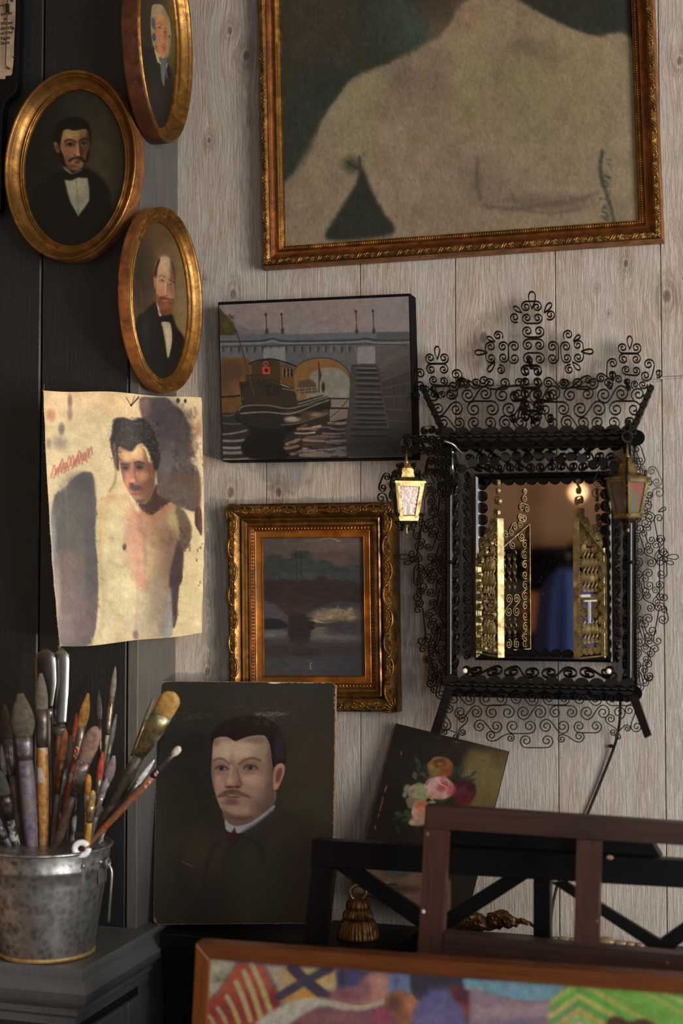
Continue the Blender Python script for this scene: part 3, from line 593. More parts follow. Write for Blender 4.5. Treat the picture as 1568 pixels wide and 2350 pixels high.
def art_flowers():
    p = Paint(1568, 2400, 3.0, (34,25,18), 840, 1640, 4.6118, 61)
    p.ell(450,300,500,300,(24,20,15),.8,.8).ell(200,900,200,500,(20,17,13),.8,.8).ell(850,300,200,120,(44,34,24),.8,.6)
    p.poly([(1040,480),(1100,360),(1240,330),(1620,360),(1600,900),(1400,1250),(1100,1200),(1000,700)],(104,88,42),60,.95,sm=False).ell(1280,600,180,260,(108,92,44),.8,.7).ell(1180,900,140,110,(98,80,42),.8,.6).ell(1420,420,90,120,(74,60,26),.8,.7).ell(1250,340,220,50,(58,46,22),.8,.7)
    def leaf(x, y, L, w, ang, c):
        t = R(ang); d = (cos(t), sin(t)); q = (-d[1], d[0])
        p.poly([(x-d[0]*L,y-d[1]*L),(x-d[0]*L*.3+q[0]*w,y-d[1]*L*.3+q[1]*w),(x+d[0]*L*.4+q[0]*w*.8,y+d[1]*L*.4+q[1]*w*.8),(x+d[0]*L,y+d[1]*L),(x+d[0]*L*.4-q[0]*w*.8,y+d[1]*L*.4-q[1]*w*.8),(x-d[0]*L*.3-q[0]*w,y-d[1]*L*.3-q[1]*w)],c,6,.95)
        p.line([(x-d[0]*L,y-d[1]*L),(x+d[0]*L*.8,y+d[1]*L*.8)],4,tuple(v*1.4 for v in c),4,.5,sm=False)
    for a in ((590,620,70,60,80,(30,40,26)),(545,490,50,20,60,(44,58,36)),(560,540,50,24,100,(40,54,34)),(520,650,42,28,80,(66,84,46)),(600,650,50,34,100,(52,72,42)),(640,580,60,40,60,(28,42,26)),(1010,580,60,24,-65,(38,58,40)),(950,590,50,34,70,(32,48,32)),(940,660,60,30,20,(26,42,28)),(1140,625,50,16,-45,(42,60,44)),(1060,680,60,24,-30,(40,58,44)),(1120,690,50,18,-10,(40,58,46)),(350,1055,52,32,20,(50,64,40)),(440,1050,50,38,60,(54,72,44)),(330,1100,60,18,-10,(34,46,28)),(430,1110,70,20,-20,(44,62,38)),(440,1150,60,14,-40,(30,42,28)),(340,1210,50,26,70,(34,42,28)),(545,1240,60,34,80,(28,36,26)),(900,890,60,50,10,(26,36,24)),(800,910,60,30,0,(36,54,32)),(700,920,40,20,0,(40,54,34)),(580,690,60,40,60,(24,34,22))): leaf(*a)
    def rose(cx, cy, rx, ry, cols, seed):
        r = np.random.default_rng(seed)
        p.ell(cx,cy,rx,ry,cols[0],.12)
        for k in range(22):
            a = r.uniform(0,6.28); q = r.uniform(.35,.95); x = cx+rx*q*cos(a); y = cy+ry*q*sin(a); c = cols[1+int(r.integers(0,len(cols)-1))]
            p.ell(x,y,rx*.28,ry*.2,c,.5,.65,math.degrees(a)+90)
        for k in range(14):
            a = r.uniform(0,6.28); q = r.uniform(.2,.95)
            p.line([(cx+rx*q*cos(a+t),cy+ry*q*sin(a+t)) for t in (0,.35,.7)],6,cols[-1],5,.7)
    rose(790,550,130,110,[(112,72,18),(134,96,20),(126,64,22),(96,50,16),(148,110,28)],1); p.ell(720,600,60,50,(124,102,20),.5,.8).ell(690,530,40,30,(126,98,16),.5,.8).ell(780,505,60,36,(84,36,20),.6,.85).ell(870,600,50,60,(124,58,28),.6,.8).ell(780,520,34,16,(150,116,46),.7,.7)
    rose(1050,810,115,120,[(62,16,24),(80,18,28),(48,10,18),(92,34,44),(102,24,30)],2); p.ell(980,900,50,60,(104,20,20),.6,.8).ell(1080,920,40,40,(96,18,18),.6,.9).ell(1000,710,50,40,(52,14,22),.5,.9).ell(1050,800,50,44,(86,40,54),.7,.6).ell(1110,760,50,50,(46,10,16),.6,.8)
    rose(560,830,115,105,[(128,130,92),(144,146,108),(116,122,80),(150,146,116),(162,160,130)],3); p.poly([(430,880),(560,900),(520,980),(450,990)],(118,118,82),8,.9).ell(490,810,26,22,(150,104,50),.5,.9).ell(440,790,40,50,(148,152,128),.5,.8).ell(410,850,24,30,(150,156,140),.5,.8).ell(600,830,50,70,(136,138,100),.6,.7)
    rose(790,780,145,120,[(176,120,116),(190,138,132),(168,104,100),(196,150,140),(206,166,156)],4); p.ell(700,740,60,80,(190,140,134),.6,.8).ell(840,740,50,40,(150,50,56),.5,.8).ell(800,780,44,34,(156,56,60),.6,.7).line([(740,670),(790,730),(850,770),(870,820)],9,(214,180,170),5,.9).line([(860,690),(880,740),(850,790)],8,(210,170,160),5,.9).ell(900,800,50,60,(168,66,66),.6,.8)
    p.line([(625,740),(660,790),(650,860),(710,900)],12,(186,160,80),6,.9).line([(630,730),(670,690),(740,672)],8,(196,160,130),5,.8).ell(740,850,60,40,(178,130,100),.6,.7)
    rose(585,1010,100,110,[(186,126,96),(200,146,116),(178,104,78),(206,160,130),(214,176,140)],5); p.ell(590,960,60,44,(176,82,52),.5,.85).ell(590,990,40,30,(200,130,60),.6,.7).ell(550,1130,90,50,(178,152,112),.4,.9).ell(490,1145,34,28,(186,170,120),.4,.9).ell(520,1050,40,60,(204,156,130),.5,.8).ell(700,930,40,20,(150,150,120),.5,.8)
    # table edge, bowl and fallen petals low down
    p.poly([(-230,1500),(200,1480),(640,1540),(900,1760),(900,2200),(-260,1800)],(116,92,70),20,sm=False).ell(330,1560,180,160,(46,54,60),.3,.95).ell(330,1640,120,50,(92,102,108),.7,.7).ell(330,1500,150,60,(30,34,38),.5,.9)
    p.ell(200,1790,60,24,(150,110,100),.5,.9).ell(120,1770,40,18,(130,70,60),.5,.8).ell(280,1800,50,16,(40,44,30),.5,.9).ell(60,1760,50,12,(120,104,50),.5,.8).ell(400,1850,200,40,(64,50,34),.7,.7)
    for x, y in ((215,770),(205,800),(178,890),(172,930),(160,970),(150,1005),(135,1065),(100,1190),(375,410)): p.ell(x,y,8,22,(150,72,28),.5,.9,10)
    p.ell(960,290,34,10,(78,74,66),.6,.8,12).ell(775,240,20,6,(90,46,30),.6,.8).ell(1436,480,10,40,(130,80,40),.6,.6,10).ell(1320,560,5,5,(30,22,14),.4).ell(1090,592,5,6,(170,160,120),.4)
    p.grain(.14,50,50); p.grain(.08,6,6,3,.05); p.strokes(700,(100,120,1480,1250),24,7,1,4,.4,1.3)
    return p

def art_oval_man():
    # face coordinates from the close view; the whole is in units of 11.2 per photo pixel
    p = Paint(3700, 6700, 14, (24,23,16), 0, 0, 11.2, 71, 300, 1900)
    def q(pts): return [(x+1120, y+2800) for x, y in pts]
    def e(cx, cy, rx, ry, c, so=.5, a=1, rot=0): p.ell(cx+1120, cy+2800, rx, ry, c, so, a, rot)
    p.ell(2500,4100,700,1500,(50,45,26),.9,.95).ell(2350,4500,450,700,(58,52,28),.8,.7).ell(2000,2700,900,500,(40,40,28),.9,.7).ell(1000,3400,600,1200,(24,22,16),.8,.8)
    p.poly([(850,5000),(1150,4650),(1480,4420),(1700,4380),(2100,4300),(2300,4330),(2650,4600),(2850,5200),(2900,7200),(700,7200)],(14,15,13),60)
    p.poly([(1640,4550),(2250,4550),(2300,4900),(2300,5150),(2010,5560),(1800,5180)],(134,130,104),30,sm=False); p.ell(1980,4900,200,180,(154,146,106),.7,.8).ell(2050,5200,120,160,(112,112,98),.7,.7).line([(1960,4600),(1990,5100),(2020,5480)],26,(100,98,82),30,.7)
    p.poly([(1600,4440),(1800,4460),(1930,4440),(2250,4420),(2310,4560),(2000,4560),(1850,4630),(1600,4600)],(16,15,14),20)
    # hair back
    p.poly(q([(280,850),(270,650),(340,400),(560,250),(800,200),(1000,240),(1150,380),(1210,560),(1210,800),(1180,1050),(1150,1300),(1040,1400),(480,1400),(420,1150)]),(17,14,10),26)
    p.poly(q([(500,1400),(520,1480),(700,1580),(860,1600),(1000,1500),(1060,1300)]),(74,50,34),20)
    p.poly(q([(480,560),(560,510),(660,510),(760,540),(900,530),(1060,500),(1140,560),(1160,750),(1170,950),(1150,1150),(1090,1350),(980,1500),(850,1560),(680,1520),(560,1380),(500,1200),(440,1050),(420,850)]),(132,94,50),18)
    p.clip(q([(440,620),(560,510),(660,510),(760,540),(900,530),(1060,500),(1140,560),(1175,750),(1185,950),(1165,1150),(1100,1350),(980,1500),(850,1560),(680,1520),(550,1380),(490,1200),(430,1050),(415,850)]),16)
    e(660,680,170,110,(158,130,76),.7,.95); e(800,660,90,100,(156,112,56),.7,.7); e(620,1060,130,120,(140,78,46),.7,.85); e(560,900,90,120,(134,96,52),.7,.6)
    e(1060,900,110,260,(70,46,34),.7,.9); e(1000,1120,110,180,(78,48,34),.7,.8); e(1130,750,50,200,(48,32,22),.7,.7); e(840,1430,100,70,(140,88,52),.7,.85); e(600,1320,90,130,(92,64,44),.7,.6); e(720,1480,160,60,(70,46,32),.7,.7); e(1000,640,80,80,(124,90,50),.7,.7)
    p.line(q([(550,850),(620,795),(720,800),(830,860)]),50,(60,36,20),34,.9); p.line(q([(905,870),(960,800),(1060,770),(1130,790)]),54,(40,24,16),34,.9)
    for cx, cy, w in ((680,915,90),(1030,890,80)):
        e(cx, cy, w+50, 74, (96,56,38), .6, .8); e(cx, cy, w, 42, (96,76,62), .4, .9); e(cx, cy, 42, 38, (24,18,18), .3)
        p.line(q([(cx-w-10,cy+20),(cx-w*.4,cy-38),(cx+w*.4,cy-38),(cx+w+14,cy+10)]),22,(30,18,14),14,.9); p.line(q([(cx-w,cy+40),(cx,cy+60),(cx+w,cy+34)]),18,(112,66,44),16,.7)
    p.poly(q([(850,850),(890,880),(905,1050),(930,1180),(880,1210),(800,1200),(780,1150),(840,1080)]),(150,100,58),18); p.line(q([(880,900),(885,1050),(890,1160)]),44,(168,120,74),30,.8); p.ell(900+1120,1180+2800,44,32,(168,110,66),.5,.9)
    p.poly(q([(905,880),(920,1050),(950,1160),(930,1210),(1010,1180),(980,1000),(930,900)]),(50,28,24),22,.85); e(800,1180,34,20,(70,34,22),.5,.8)
    p.clip(); p.poly(q([(640,1370),(660,1290),(750,1240),(880,1220),(990,1230),(1050,1290),(1080,1400),(1000,1360),(900,1290),(780,1290),(700,1350)]),(34,20,16),16); e(880,1330,90,28,(92,48,38),.5,.9); e(870,1378,70,20,(50,28,20),.5,.8)
    p.poly(q([(420,1050),(500,1200),(540,1380),(600,1480),(520,1500),(440,1350),(400,1150)]),(20,14,10),20); p.poly(q([(1170,1000),(1150,1250),(1060,1450),(1000,1500),(1080,1300),(1110,1150)]),(22,15,11),26)
    p.poly(q([(300,850),(310,600),(430,380),(640,230),(900,210),(1100,330),(1200,520),(1190,700),(1150,560),(1060,505),(900,535),(760,545),(640,510),(520,540),(470,700),(430,880),(410,1050),(370,900)]),(15,12,9),20)
    p.poly(q([(265,870),(290,845),(340,870),(390,980),(405,1080),(390,1135),(330,1090),(285,980)]),(124,78,48),14); e(340,990,22,70,(70,36,24),.5,.9,-20)
    p.poly(q([(500,1500),(560,1500),(700,1620),(760,1640),(980,1560),(960,1590),(760,1660),(660,1650)]),(112,108,94),12)
    p.grain(.14,200,200); p.grain(.08,30,30,3,.06); return p

def art_oval_woman():
    p = Paint(1175, 3800, 5, (44,38,24), 320, 0, 11.75, 81, -20, -1100)
    p.ell(900,700,260,900,(84,78,38),.9,.95).ell(900,1400,160,400,(104,98,46),.8,.8).ell(1000,200,200,500,(60,58,32),.8,.7).ell(150,600,200,900,(46,40,26),.8,.8).ell(980,1800,160,400,(66,64,34),.8,.7)
    p.poly([(40,1500),(200,1330),(380,1270),(480,1700),(700,1870),(760,1720),(860,1950),(900,2300),(1000,4200),(-60,4200)],(32,29,24),20); p.ell(400,2500,200,300,(50,38,26),.8,.6)
    p.poly([(300,600),(320,300),(350,150),(430,110),(560,110),(650,180),(740,360),(800,500),(850,800),(850,1100),(800,1300),(760,1560),(560,1560),(420,1350),(330,1050)],(152,128,82),12)
    p.strokes(300,(350,140,620,440),50,12,.9,12,.35,1.2,(180,156,108)); p.strokes(160,(750,500,835,1450),40,10,1.5,12,.4,.6,(190,166,116)); p.strokes(120,(330,550,440,1300),40,10,1.5,14,.4,.6,(170,150,106))
    p.poly([(330,500),(360,480),(430,570),(420,800),(380,780),(325,660)],(62,84,104),8).poly([(340,960),(400,890),(450,1030),(390,1110),(345,1030)],(56,76,100),8).poly([(430,1230),(470,1240),(450,1330)],(70,80,84),8).poly([(790,950),(830,960),(820,1040),(790,1020)],(70,84,92),6).ell(370,600,24,60,(90,110,124),.6,.6)
    p.poly([(400,1330),(480,1420),(560,1450),(600,1600),(570,1740),(525,1680),(490,1690),(440,1500)],(196,164,96),8).poly([(700,1850),(730,1870),(760,1720),(740,1700)],(180,160,110),8)
    p.poly([(430,560),(450,430),(540,380),(650,420),(720,520),(760,700),(775,900),(760,1150),(730,1380),(680,1540),(640,1570),(590,1530),(520,1380),(470,1150),(435,850)],(200,130,66),10)
    p.clip([(430,560),(450,430),(540,380),(650,420),(720,520),(760,700),(775,900),(760,1150),(730,1380),(680,1540),(640,1570),(590,1530),(520,1380),(470,1150),(435,850)],8); p.ell(560,480,90,80,(206,146,76),.7,.9).ell(530,950,70,110,(208,112,62),.7,.85).ell(710,950,50,140,(172,84,48),.7,.8).ell(700,600,50,140,(186,112,58),.7,.7).ell(620,1430,70,70,(208,128,74),.7,.8).ell(680,1300,50,120,(180,92,50),.7,.7).ell(450,800,20,200,(150,90,48),.7,.6)
    p.line([(480,640),(520,605),(570,620),(600,690)],18,(134,86,44),12,.8).line([(650,790),(690,755),(740,765)],18,(120,70,38),12,.8)
    for cx, cy in ((548,745),(690,870)): p.ell(cx,cy,44,34,(160,100,56),.6,.8).ell(cx,cy,32,18,(176,140,96),.4,.9).ell(cx,cy,15,16,(40,26,20),.3).line([(cx-36,cy+4),(cx-4,cy-22),(cx+36,cy+2)],9,(80,46,28),7,.9)
    p.line([(648,850),(640,1000),(640,1120),(665,1185)],14,(140,70,34),14,.8).line([(622,860),(615,1000),(620,1150)],30,(214,148,84),20,.7).ell(640,1165,30,20,(204,120,66),.5,.8).ell(668,1185,22,12,(110,50,28),.5,.8)
    p.line([(570,1240),(640,1275),(700,1310)],16,(150,62,40),9,.9).ell(660,1330,34,18,(168,76,50),.5,.7).ell(650,1400,40,14,(160,90,50),.6,.5)
    p.clip(); p.poly([(530,1560),(560,1530),(640,1600),(720,1530),(740,1560),(740,1700),(700,1780),(640,1640),(570,1680)],(84,94,104),8).poly([(600,1620),(650,1640),(690,1900),(680,2200),(660,2330),(600,2150),(570,1850)],(108,110,112),10).line([(620,1650),(600,1900),(640,2200)],14,(66,74,84),10,.8).poly([(640,1640),(720,1800),(760,2150),(690,1950)],(92,98,104),10,.9)
    p.grain(.1,60,80); p.grain(.06,9,9,3,.05); return p

def art_oval_bald():
    p = Paint(1316, 2350, 4.4, (84,62,32), 240, 440, 4.7, 91)
    p.ell(650,550,260,230,(98,74,40),.9,.9).ell(850,900,120,500,(118,94,50),.8,.9).ell(400,900,110,420,(48,36,26),.9,.9).ell(560,480,120,120,(80,56,30),.8,.6).ell(840,1300,90,300,(126,104,62),.8,.8).ell(470,800,60,300,(66,50,34),.8,.6).ell(400,1150,16,160,(78,52,38),.7,.7,-8)
    p.poly([(330,1450),(430,1300),(555,1190),(620,1330),(720,1320),(780,1460),(870,1600),(960,1900),(960,2500),(200,2500)],(22,20,18),14).ell(450,1500,40,200,(40,38,36),.8,.5)
    p.poly([(615,1400),(700,1410),(722,1480),(728,1600),(705,1740),(680,1790),(655,1620),(630,1480)],(156,142,112),6).ell(690,1560,30,90,(170,156,124),.7,.7).line([(650,1480),(668,1700)],6,(110,98,78),6,.6)
    p.poly([(560,1185),(572,1200),(600,1280),(614,1340),(590,1340),(572,1260)],(178,164,130),4)
    p.poly([(545,900),(545,800),(570,740),(620,700),(680,705),(730,770),(755,860),(762,960),(755,1080),(740,1180),(720,1260),(690,1320),(650,1320),(600,1250),(560,1150),(555,1000)],(172,128,84),6)
    p.ell(645,770,60,70,(196,162,112),.7,.9).ell(640,850,60,60,(190,148,98),.7,.8).ell(735,900,30,160,(100,72,46),.7,.85).ell(620,1060,40,50,(190,118,80),.7,.8).ell(720,1040,34,70,(144,84,56),.7,.8)
    p.poly([(585,720),(550,800),(540,900),(558,935),(568,860),(578,800),(600,740)],(44,32,22),6).poly([(700,730),(745,800),(762,900),(765,1020),(755,1060),(748,900),(730,810)],(58,42,28),8,.9)
    p.line([(588,915),(618,900),(655,925)],9,(104,66,38),6,.9).line([(694,950),(720,955),(748,980)],9,(74,46,28),6,.9)
    for cx, cy in ((620,960),(710,1005)): p.ell(cx,cy,30,20,(150,98,62),.6,.8).ell(cx,cy,22,11,(170,140,104),.4,.9).ell(cx+3,cy,9,9,(60,52,40),.3).line([(cx-24,cy+2),(cx,cy-13),(cx+26,cy+4)],5,(70,40,24),4,.9)
    p.line([(676,980),(678,1060),(660,1100)],8,(120,66,42),8,.8).line([(662,990),(660,1070),(650,1100)],16,(206,156,110),10,.7).ell(655,1105,16,10,(198,132,94),.5,.9).ell(670,1120,16,8,(92,44,28),.5,.8)
    p.poly([(556,1100),(590,1130),(640,1125),(680,1145),(740,1150),(750,1100),(742,1200),(722,1280),(690,1330),(640,1310),(590,1240),(562,1170)],(112,58,30),6).ell(660,1240,46,60,(134,74,40),.7,.8).ell(655,1175,36,9,(176,90,62),.5,.9).ell(640,1150,44,12,(84,44,24),.6,.8).ell(640,1290,50,30,(80,42,24),.7,.7); p.strokes(120,(570,1110,740,1300),20,4,1.4,8,.6,.4,(140,82,44))
    p.poly([(532,930),(540,910),(552,940),(552,1010),(545,1060),(535,1010)],(170,104,66),4)
    p.poly([(590,1345),(640,1350),(700,1335),(730,1340),(720,1390),(690,1400),(640,1400),(600,1400)],(18,17,16),5)
    p.grain(.12,50,60); p.grain(.07,6,6,3,.05); return p

def art_reclining():
    p = Paint(5200, 2300, 6.5, (96,84,100), 440, 2150, 2.78, 101)
    # 0..1568 left view, 1568..3136 right view
    p.poly([(90,130),(280,160),(250,230),(150,360),(90,420)],(158,152,124),6,sm=False).strokes(30,(130,220,290,290),50,5,.3,6,.7,.7,(90,84,78))
    p.poly([(100,420),(160,370),(240,250),(290,165),(460,178),(560,440),(480,500),(420,600),(90,640)],(158,70,42),6,sm=False).ell(250,480,200,90,(128,40,46),.8,.8).ell(530,400,40,70,(116,30,44),.7,.9).ell(390,430,60,80,(134,38,46),.8,.7)
    for x0, y0, x1, y1, w in ((385,178,500,465,34),(335,225,440,510,36),(285,290,375,530,34),(225,380,300,545,30),(165,455,220,550,26),(110,505,140,560,24)):
        p.line([(x0,y0),((x0+x1)/2+6,(y0+y1)/2),(x1,y1)],w,(156,148,104),6,.95).line([(x0+(x1-x0)*.6,y0+(y1-y0)*.6),(x1,y1)],w*.8,(166,146,52),10,.7,sm=False)
    p.poly([(470,180),(600,190),(680,270),(560,350)],(156,136,112),8,sm=False).poly([(580,190),(920,215),(925,330),(860,370),(760,390),(560,420),(540,340),(680,270)],(168,134,58),8,sm=False).ell(620,240,40,50,(180,136,54),.7,.7).ell(870,310,50,50,(172,148,112),.7,.8).ell(760,220,44,22,(166,148,92),.6,.8).poly([(560,410),(720,335),(790,385),(640,425)],(176,120,40),6,sm=False)
    p.line([(640,195),(740,290),(870,390)],70,(62,52,70),8).line([(560,380),(730,280),(880,205)],56,(64,56,72),8)
    p.poly([(920,215),(1140,225),(1140,330),(930,330)],(62,62,92),8,sm=False).ell(1030,260,30,60,(64,62,120),.7,.8).ell(960,260,20,60,(46,46,60),.7,.8)
    p.poly([(1250,235),(1395,240),(1390,400),(1240,380)],(96,112,148),8,sm=False).ell(1310,300,20,60,(80,84,120),.7,.8)
    p.poly([(1130,235),(1250,235),(1250,330),(1235,400),(1100,430),(870,390),(960,340),(1080,300)],(158,108,96),10).ell(1000,370,120,40,(108,60,74),.8,.8).ell(1200,300,40,70,(170,120,104),.7,.8).ell(1100,300,40,50,(110,72,88),.7,.7)
    p.poly([(600,560),(760,470),(900,450),(1230,430),(1300,520),(1480,600),(1500,2400),(300,2400)],(116,70,78),10).ell(1210,500,50,50,(150,52,80),.7,.8).ell(900,520,200,50,(130,86,86),.8,.6)
    p.poly([(400,570),(520,470),(640,410),(760,392),(860,400),(960,430),(1080,440),(1180,420),(1235,400),(1225,430),(1090,466),(960,462),(830,440),(740,480),(620,560),(560,640)],(166,158,140),8).line([(640,410),(760,393),(860,400),(1000,435),(1100,440),(1230,402)],10,(186,168,100),6,.8)
    p.poly([(1395,240),(1800,262),(1800,420),(1400,400)],(52,48,60),8,sm=False).poly([(1235,420),(1250,370),(1330,340),(1400,370),(1450,440),(1500,520),(1520,640),(1400,640),(1290,510)],(134,80,54),10).ell(1290,430,50,50,(80,54,50),.7,.8).ell(1400,430,36,50,(168,104,60),.7,.8).line([(1400,370),(1460,450),(1530,560)],10,(176,130,70),8,.8)
    p.ell(1590,560,180,230,(84,80,128),.15).ell(1560,620,140,140,(104,94,128),.8,.8).ell(1650,400,80,60,(88,84,120),.7,.7)
    p.poly([(1650,330),(1790,330),(1785,440),(1770,560),(1730,460)],(104,40,36),12).ell(1720,370,60,40,(70,40,44),.7,.8)
    p.poly([(1728,262),(2400,300),(2300,410),(2120,415),(1980,380),(1740,330)],(92,134,150),6,sm=False)
    for k in range(240): x = p.rng.uniform(1730,2370); y = p.rng.uniform(268,410); p.ell(x,y,9,14,p.rng.choice([(84,130,140),(110,148,170),(78,140,130),(130,140,160)]),.7,.6) if y < 330+(x-1730)*.2 else None
    p.poly([(1790,335),(1960,375),(2100,410),(2300,415),(2450,450),(2560,520),(2640,640),(2600,2400),(1780,2400),(1775,500)],(128,108,118),8).ell(2100,480,280,50,(148,124,130),.8,.7).ell(2200,560,260,40,(96,84,116),.8,.7).ell(2350,560,130,30,(150,116,92),.8,.7).line([(1960,378),(2100,414),(2320,422),(2460,462),(2570,540)],8,(130,80,86),8,.7)
    p.poly([(2410,305),(5300,460),(5300,2400),(2640,2400),(2580,540),(2460,450),(2300,405)],(96,148,44),6,sm=False)
    for k, c in enumerate(((150,150,50),(76,150,50),(168,156,64),(70,140,60),(168,146,60),(120,168,60),(160,160,130),(84,150,50),(170,150,50),(90,150,60))):
        y = 300+k*44; p.line([(2290,y+120),(2470,y-10)],30,c,10,.9,sm=False).line([(2600-130,y-10),(2900+60,y+270),(5300,y+1500)],34,c,10,.9,sm=False)
        p.line([(2800+k*40,300),(5300,1700-k*160)],26,c,10,.8,sm=False)
    p.poly([(2640,560),(2680,510),(2740,512),(2800,540),(2870,520),(2960,560),(3040,700),(2960,900),(2760,980),(2640,860),(2600,700)],(74,46,34),8)
    p.grain(.12,40,40); p.grain(.10,5,8,3,.06); p.ell(1000,1500,700,500,(138,84,84),.7,.8).ell(2200,1400,600,400,(112,100,126),.7,.8).ell(500,1900,500,300,(160,90,56),.7,.8).ell(3600,1700,700,400,(150,146,60),.8,.7).ell(4500,900,500,500,(92,134,150),.7,.7).ell(1700,2000,500,260,(70,66,110),.7,.8).line([(300,1300),(1100,1150),(2000,1250),(2900,1100)],60,(166,156,130),40,.6); p.strokes(2600,(100,160,5100,2200),30,7,1.5,8,.4,.4); return p
# ---------------------------------------------------------------- materials of the place
ZS = 0.9975            # top of the black shelf and cabinet
YP = -0.137            # front face of the dark pilaster
XP = -0.262            # right-hand face of the dark pilaster
def mat_whitewash():
    t = NT('whitewashed_boards')
    co = t.n('ShaderNodeTexCoord').outputs['Object']
    sep = t.n('ShaderNodeSeparateXYZ'); t.l(co, sep.inputs[0])
    bx = t.math('FLOOR', t.math('MULTIPLY', sep.outputs[0], 7.05))
    # warp the grain round the knots
    knots = [(527,70,.016),(565,128,.02),(535,675,.020),(530,1130,.022),(480,322,.012),(1437,605,.013),(1530,680,.022),(1110,775,.022),(1370,662,.006),(1398,720,.005),(476,1540,.016),(1560,140,.016),(640,1130,.018),(975,1513,.016),(470,640,.008)]
    hole = None; wsum = None
    for (kx, ky, r) in knots:
        k = on_y(kx, ky, 0)
        vm = t.n('ShaderNodeVectorMath', operation='SUBTRACT'); t.l(co, vm.inputs[0]); vm.inputs[1].default_value = k
        vs = t.n('ShaderNodeVectorMath', operation='MULTIPLY'); t.l(vm.outputs[0], vs.inputs[0]); vs.inputs[1].default_value = (1, 1, .62)
        ln = t.n('ShaderNodeVectorMath', operation='LENGTH'); t.l(vs.outputs[0], ln.inputs[0])
        g = t.math('POWER', 2.718, t.math('MULTIPLY', t.math('POWER', t.math('DIVIDE', ln.outputs['Value'], r), 2.0), -.8))
        hole = g if hole is None else t.math('MAXIMUM', hole, g)
        sx = t.n('ShaderNodeSeparateXYZ'); t.l(vm.outputs[0], sx.inputs[0])
        g2 = t.math('POWER', 2.718, t.math('MULTIPLY', t.math('POWER', t.math('DIVIDE', ln.outputs['Value'], r*1.7), 2.0), -.8))
        w = t.math('MULTIPLY', t.math('MULTIPLY', sx.outputs[0], g2), -.5)
        wsum = w if wsum is None else t.math('ADD', wsum, w)
    cb = t.n('ShaderNodeCombineXYZ'); t.l(t.math('ADD', sep.outputs[0], wsum), cb.inputs[0]); t.l(t.math('MULTIPLY', bx, 3.7), cb.inputs[1]); t.l(sep.outputs[2], cb.inputs[2])
    def mp(sc, loc=(0,0,0)):
        m = t.n('ShaderNodeMapping'); m.inputs['Scale'].default_value = sc; m.inputs['Location'].default_value = loc; t.l(cb.outputs[0], m.inputs[0]); return m.outputs[0]
    grain = t.noise(mp((1,1,.05)), 560, 6, .72, .35)
    grain2 = t.noise(mp((1,1,.075)), 230, 6, .68, .6)
    saw = t.noise(mp((1,1,.35)), 700, 3, .6)
    stain = t.noise(mp((1,1,.16), (5,0,2)), 22, 5, .62, .8)
    stain2 = t.noise(mp((1,1,.3), (1,3,9)), 6, 3, .5)
    base = t.ramp(grain, [(.15, lin((198,186,172))), (.38, lin((210,199,186))), (.75, lin((221,212,202)))])
    br = t.math('MULTIPLY', t.ramp(t.math('MULTIPLY', stain, t.math('ADD', stain2, .52)), [(.44, G(0)), (.66, G(1))]), t.ramp(grain, [(.40, G(1)), (.56, G(.12))]), clamp=True)
    base = t.mix(t.math('MULTIPLY', br, .62), base, lin((176,138,92)))
    tone = t.n('ShaderNodeTexWhiteNoise', noise_dimensions='1D'); t.l(bx, tone.inputs['W'])
    base = t.mix(.22, base, t.ramp(tone.outputs['Value'], [(0, lin((186,168,150))), (1, lin((212,206,202)))]), 'MULTIPLY')
    rings = t.math('SINE', t.math('MULTIPLY', hole, 22))
    kc = t.ramp(rings, [(0, lin((104,82,62))), (1, lin((168,142,114)))])
    base = t.mix(t.ramp(hole, [(.30, G(0)), (.70, G(.38))]), base, kc)
    base = t.mix(t.ramp(hole, [(.93, G(0)), (.98, G(.6))]), base, lin((58,44,34)))
    t.set(Base_Color=base, Roughness=t.ramp(grain2, [(.3, G(.55)), (.7, G(.36))]))
    ridge = t.ramp(grain2, [(.40, G(0)), (.50, G(.5)), (.54, G(1))])
    h = t.math('ADD', t.math('MULTIPLY', grain, .8), t.math('ADD', t.math('MULTIPLY', ridge, .40), t.math('MULTIPLY', saw, .30)))
    t.bump(h, 1.0, .0034)
    return t.m
def mat_darkwood(name, col=(36,35,34), rough=.42, bump=.35):
    t = NT(name); v = t.coord((1,1,.05)); g = t.noise(v, 300, 5, .6, .5); b = t.noise(t.coord(), 14, 4, .6); c = lin(col)
    t.set(Base_Color=t.mix(t.ramp(b, [(.4, G(0)), (.7, G(.5))]), t.ramp(g, [(.3, tuple(x*.75 for x in c[:3])+(1,)), (.7, tuple(x*1.2 for x in c[:3])+(1,))]), tuple(x*1.35 for x in c[:3])+(1,)), Roughness=t.ramp(b, [(.3, G(rough+.1)), (.7, G(rough-.06))]))
    t.bump(t.math('ADD', g, t.math('MULTIPLY', t.noise(t.coord((1,1,.4)), 500, 3), .5)), bump, .0015)
    return t.m
def mat_wood(name, c1, c2, rough=.38, horiz=True, coat=0.0, scale=40, wear=None):
    t = NT(name); v = t.coord((.06,1,1) if horiz else (1,1,.06)); g = t.noise(v, scale*6, 5, .62, .7); b = t.noise(t.coord(), scale*.25, 4, .6)
    c = t.mix(t.ramp(b, [(.35, G(0)), (.7, G(.55))]), t.ramp(g, [(.3, lin(c2)), (.68, lin(c1))]), lin(c2))
    if wear:
        s = t.noise(t.coord((1,1,1), (4,2,2)), 85, 3, .5); c = t.mix(t.ramp(s, [(.70, G(0)), (.76, G(.7))]), c, lin(wear))
    t.set(Base_Color=c, Roughness=rough); t.b.inputs['Coat Weight'].default_value = coat
    t.bump(g, .15, .0006); return t.m
g3 = lambda x: (x, x, x)
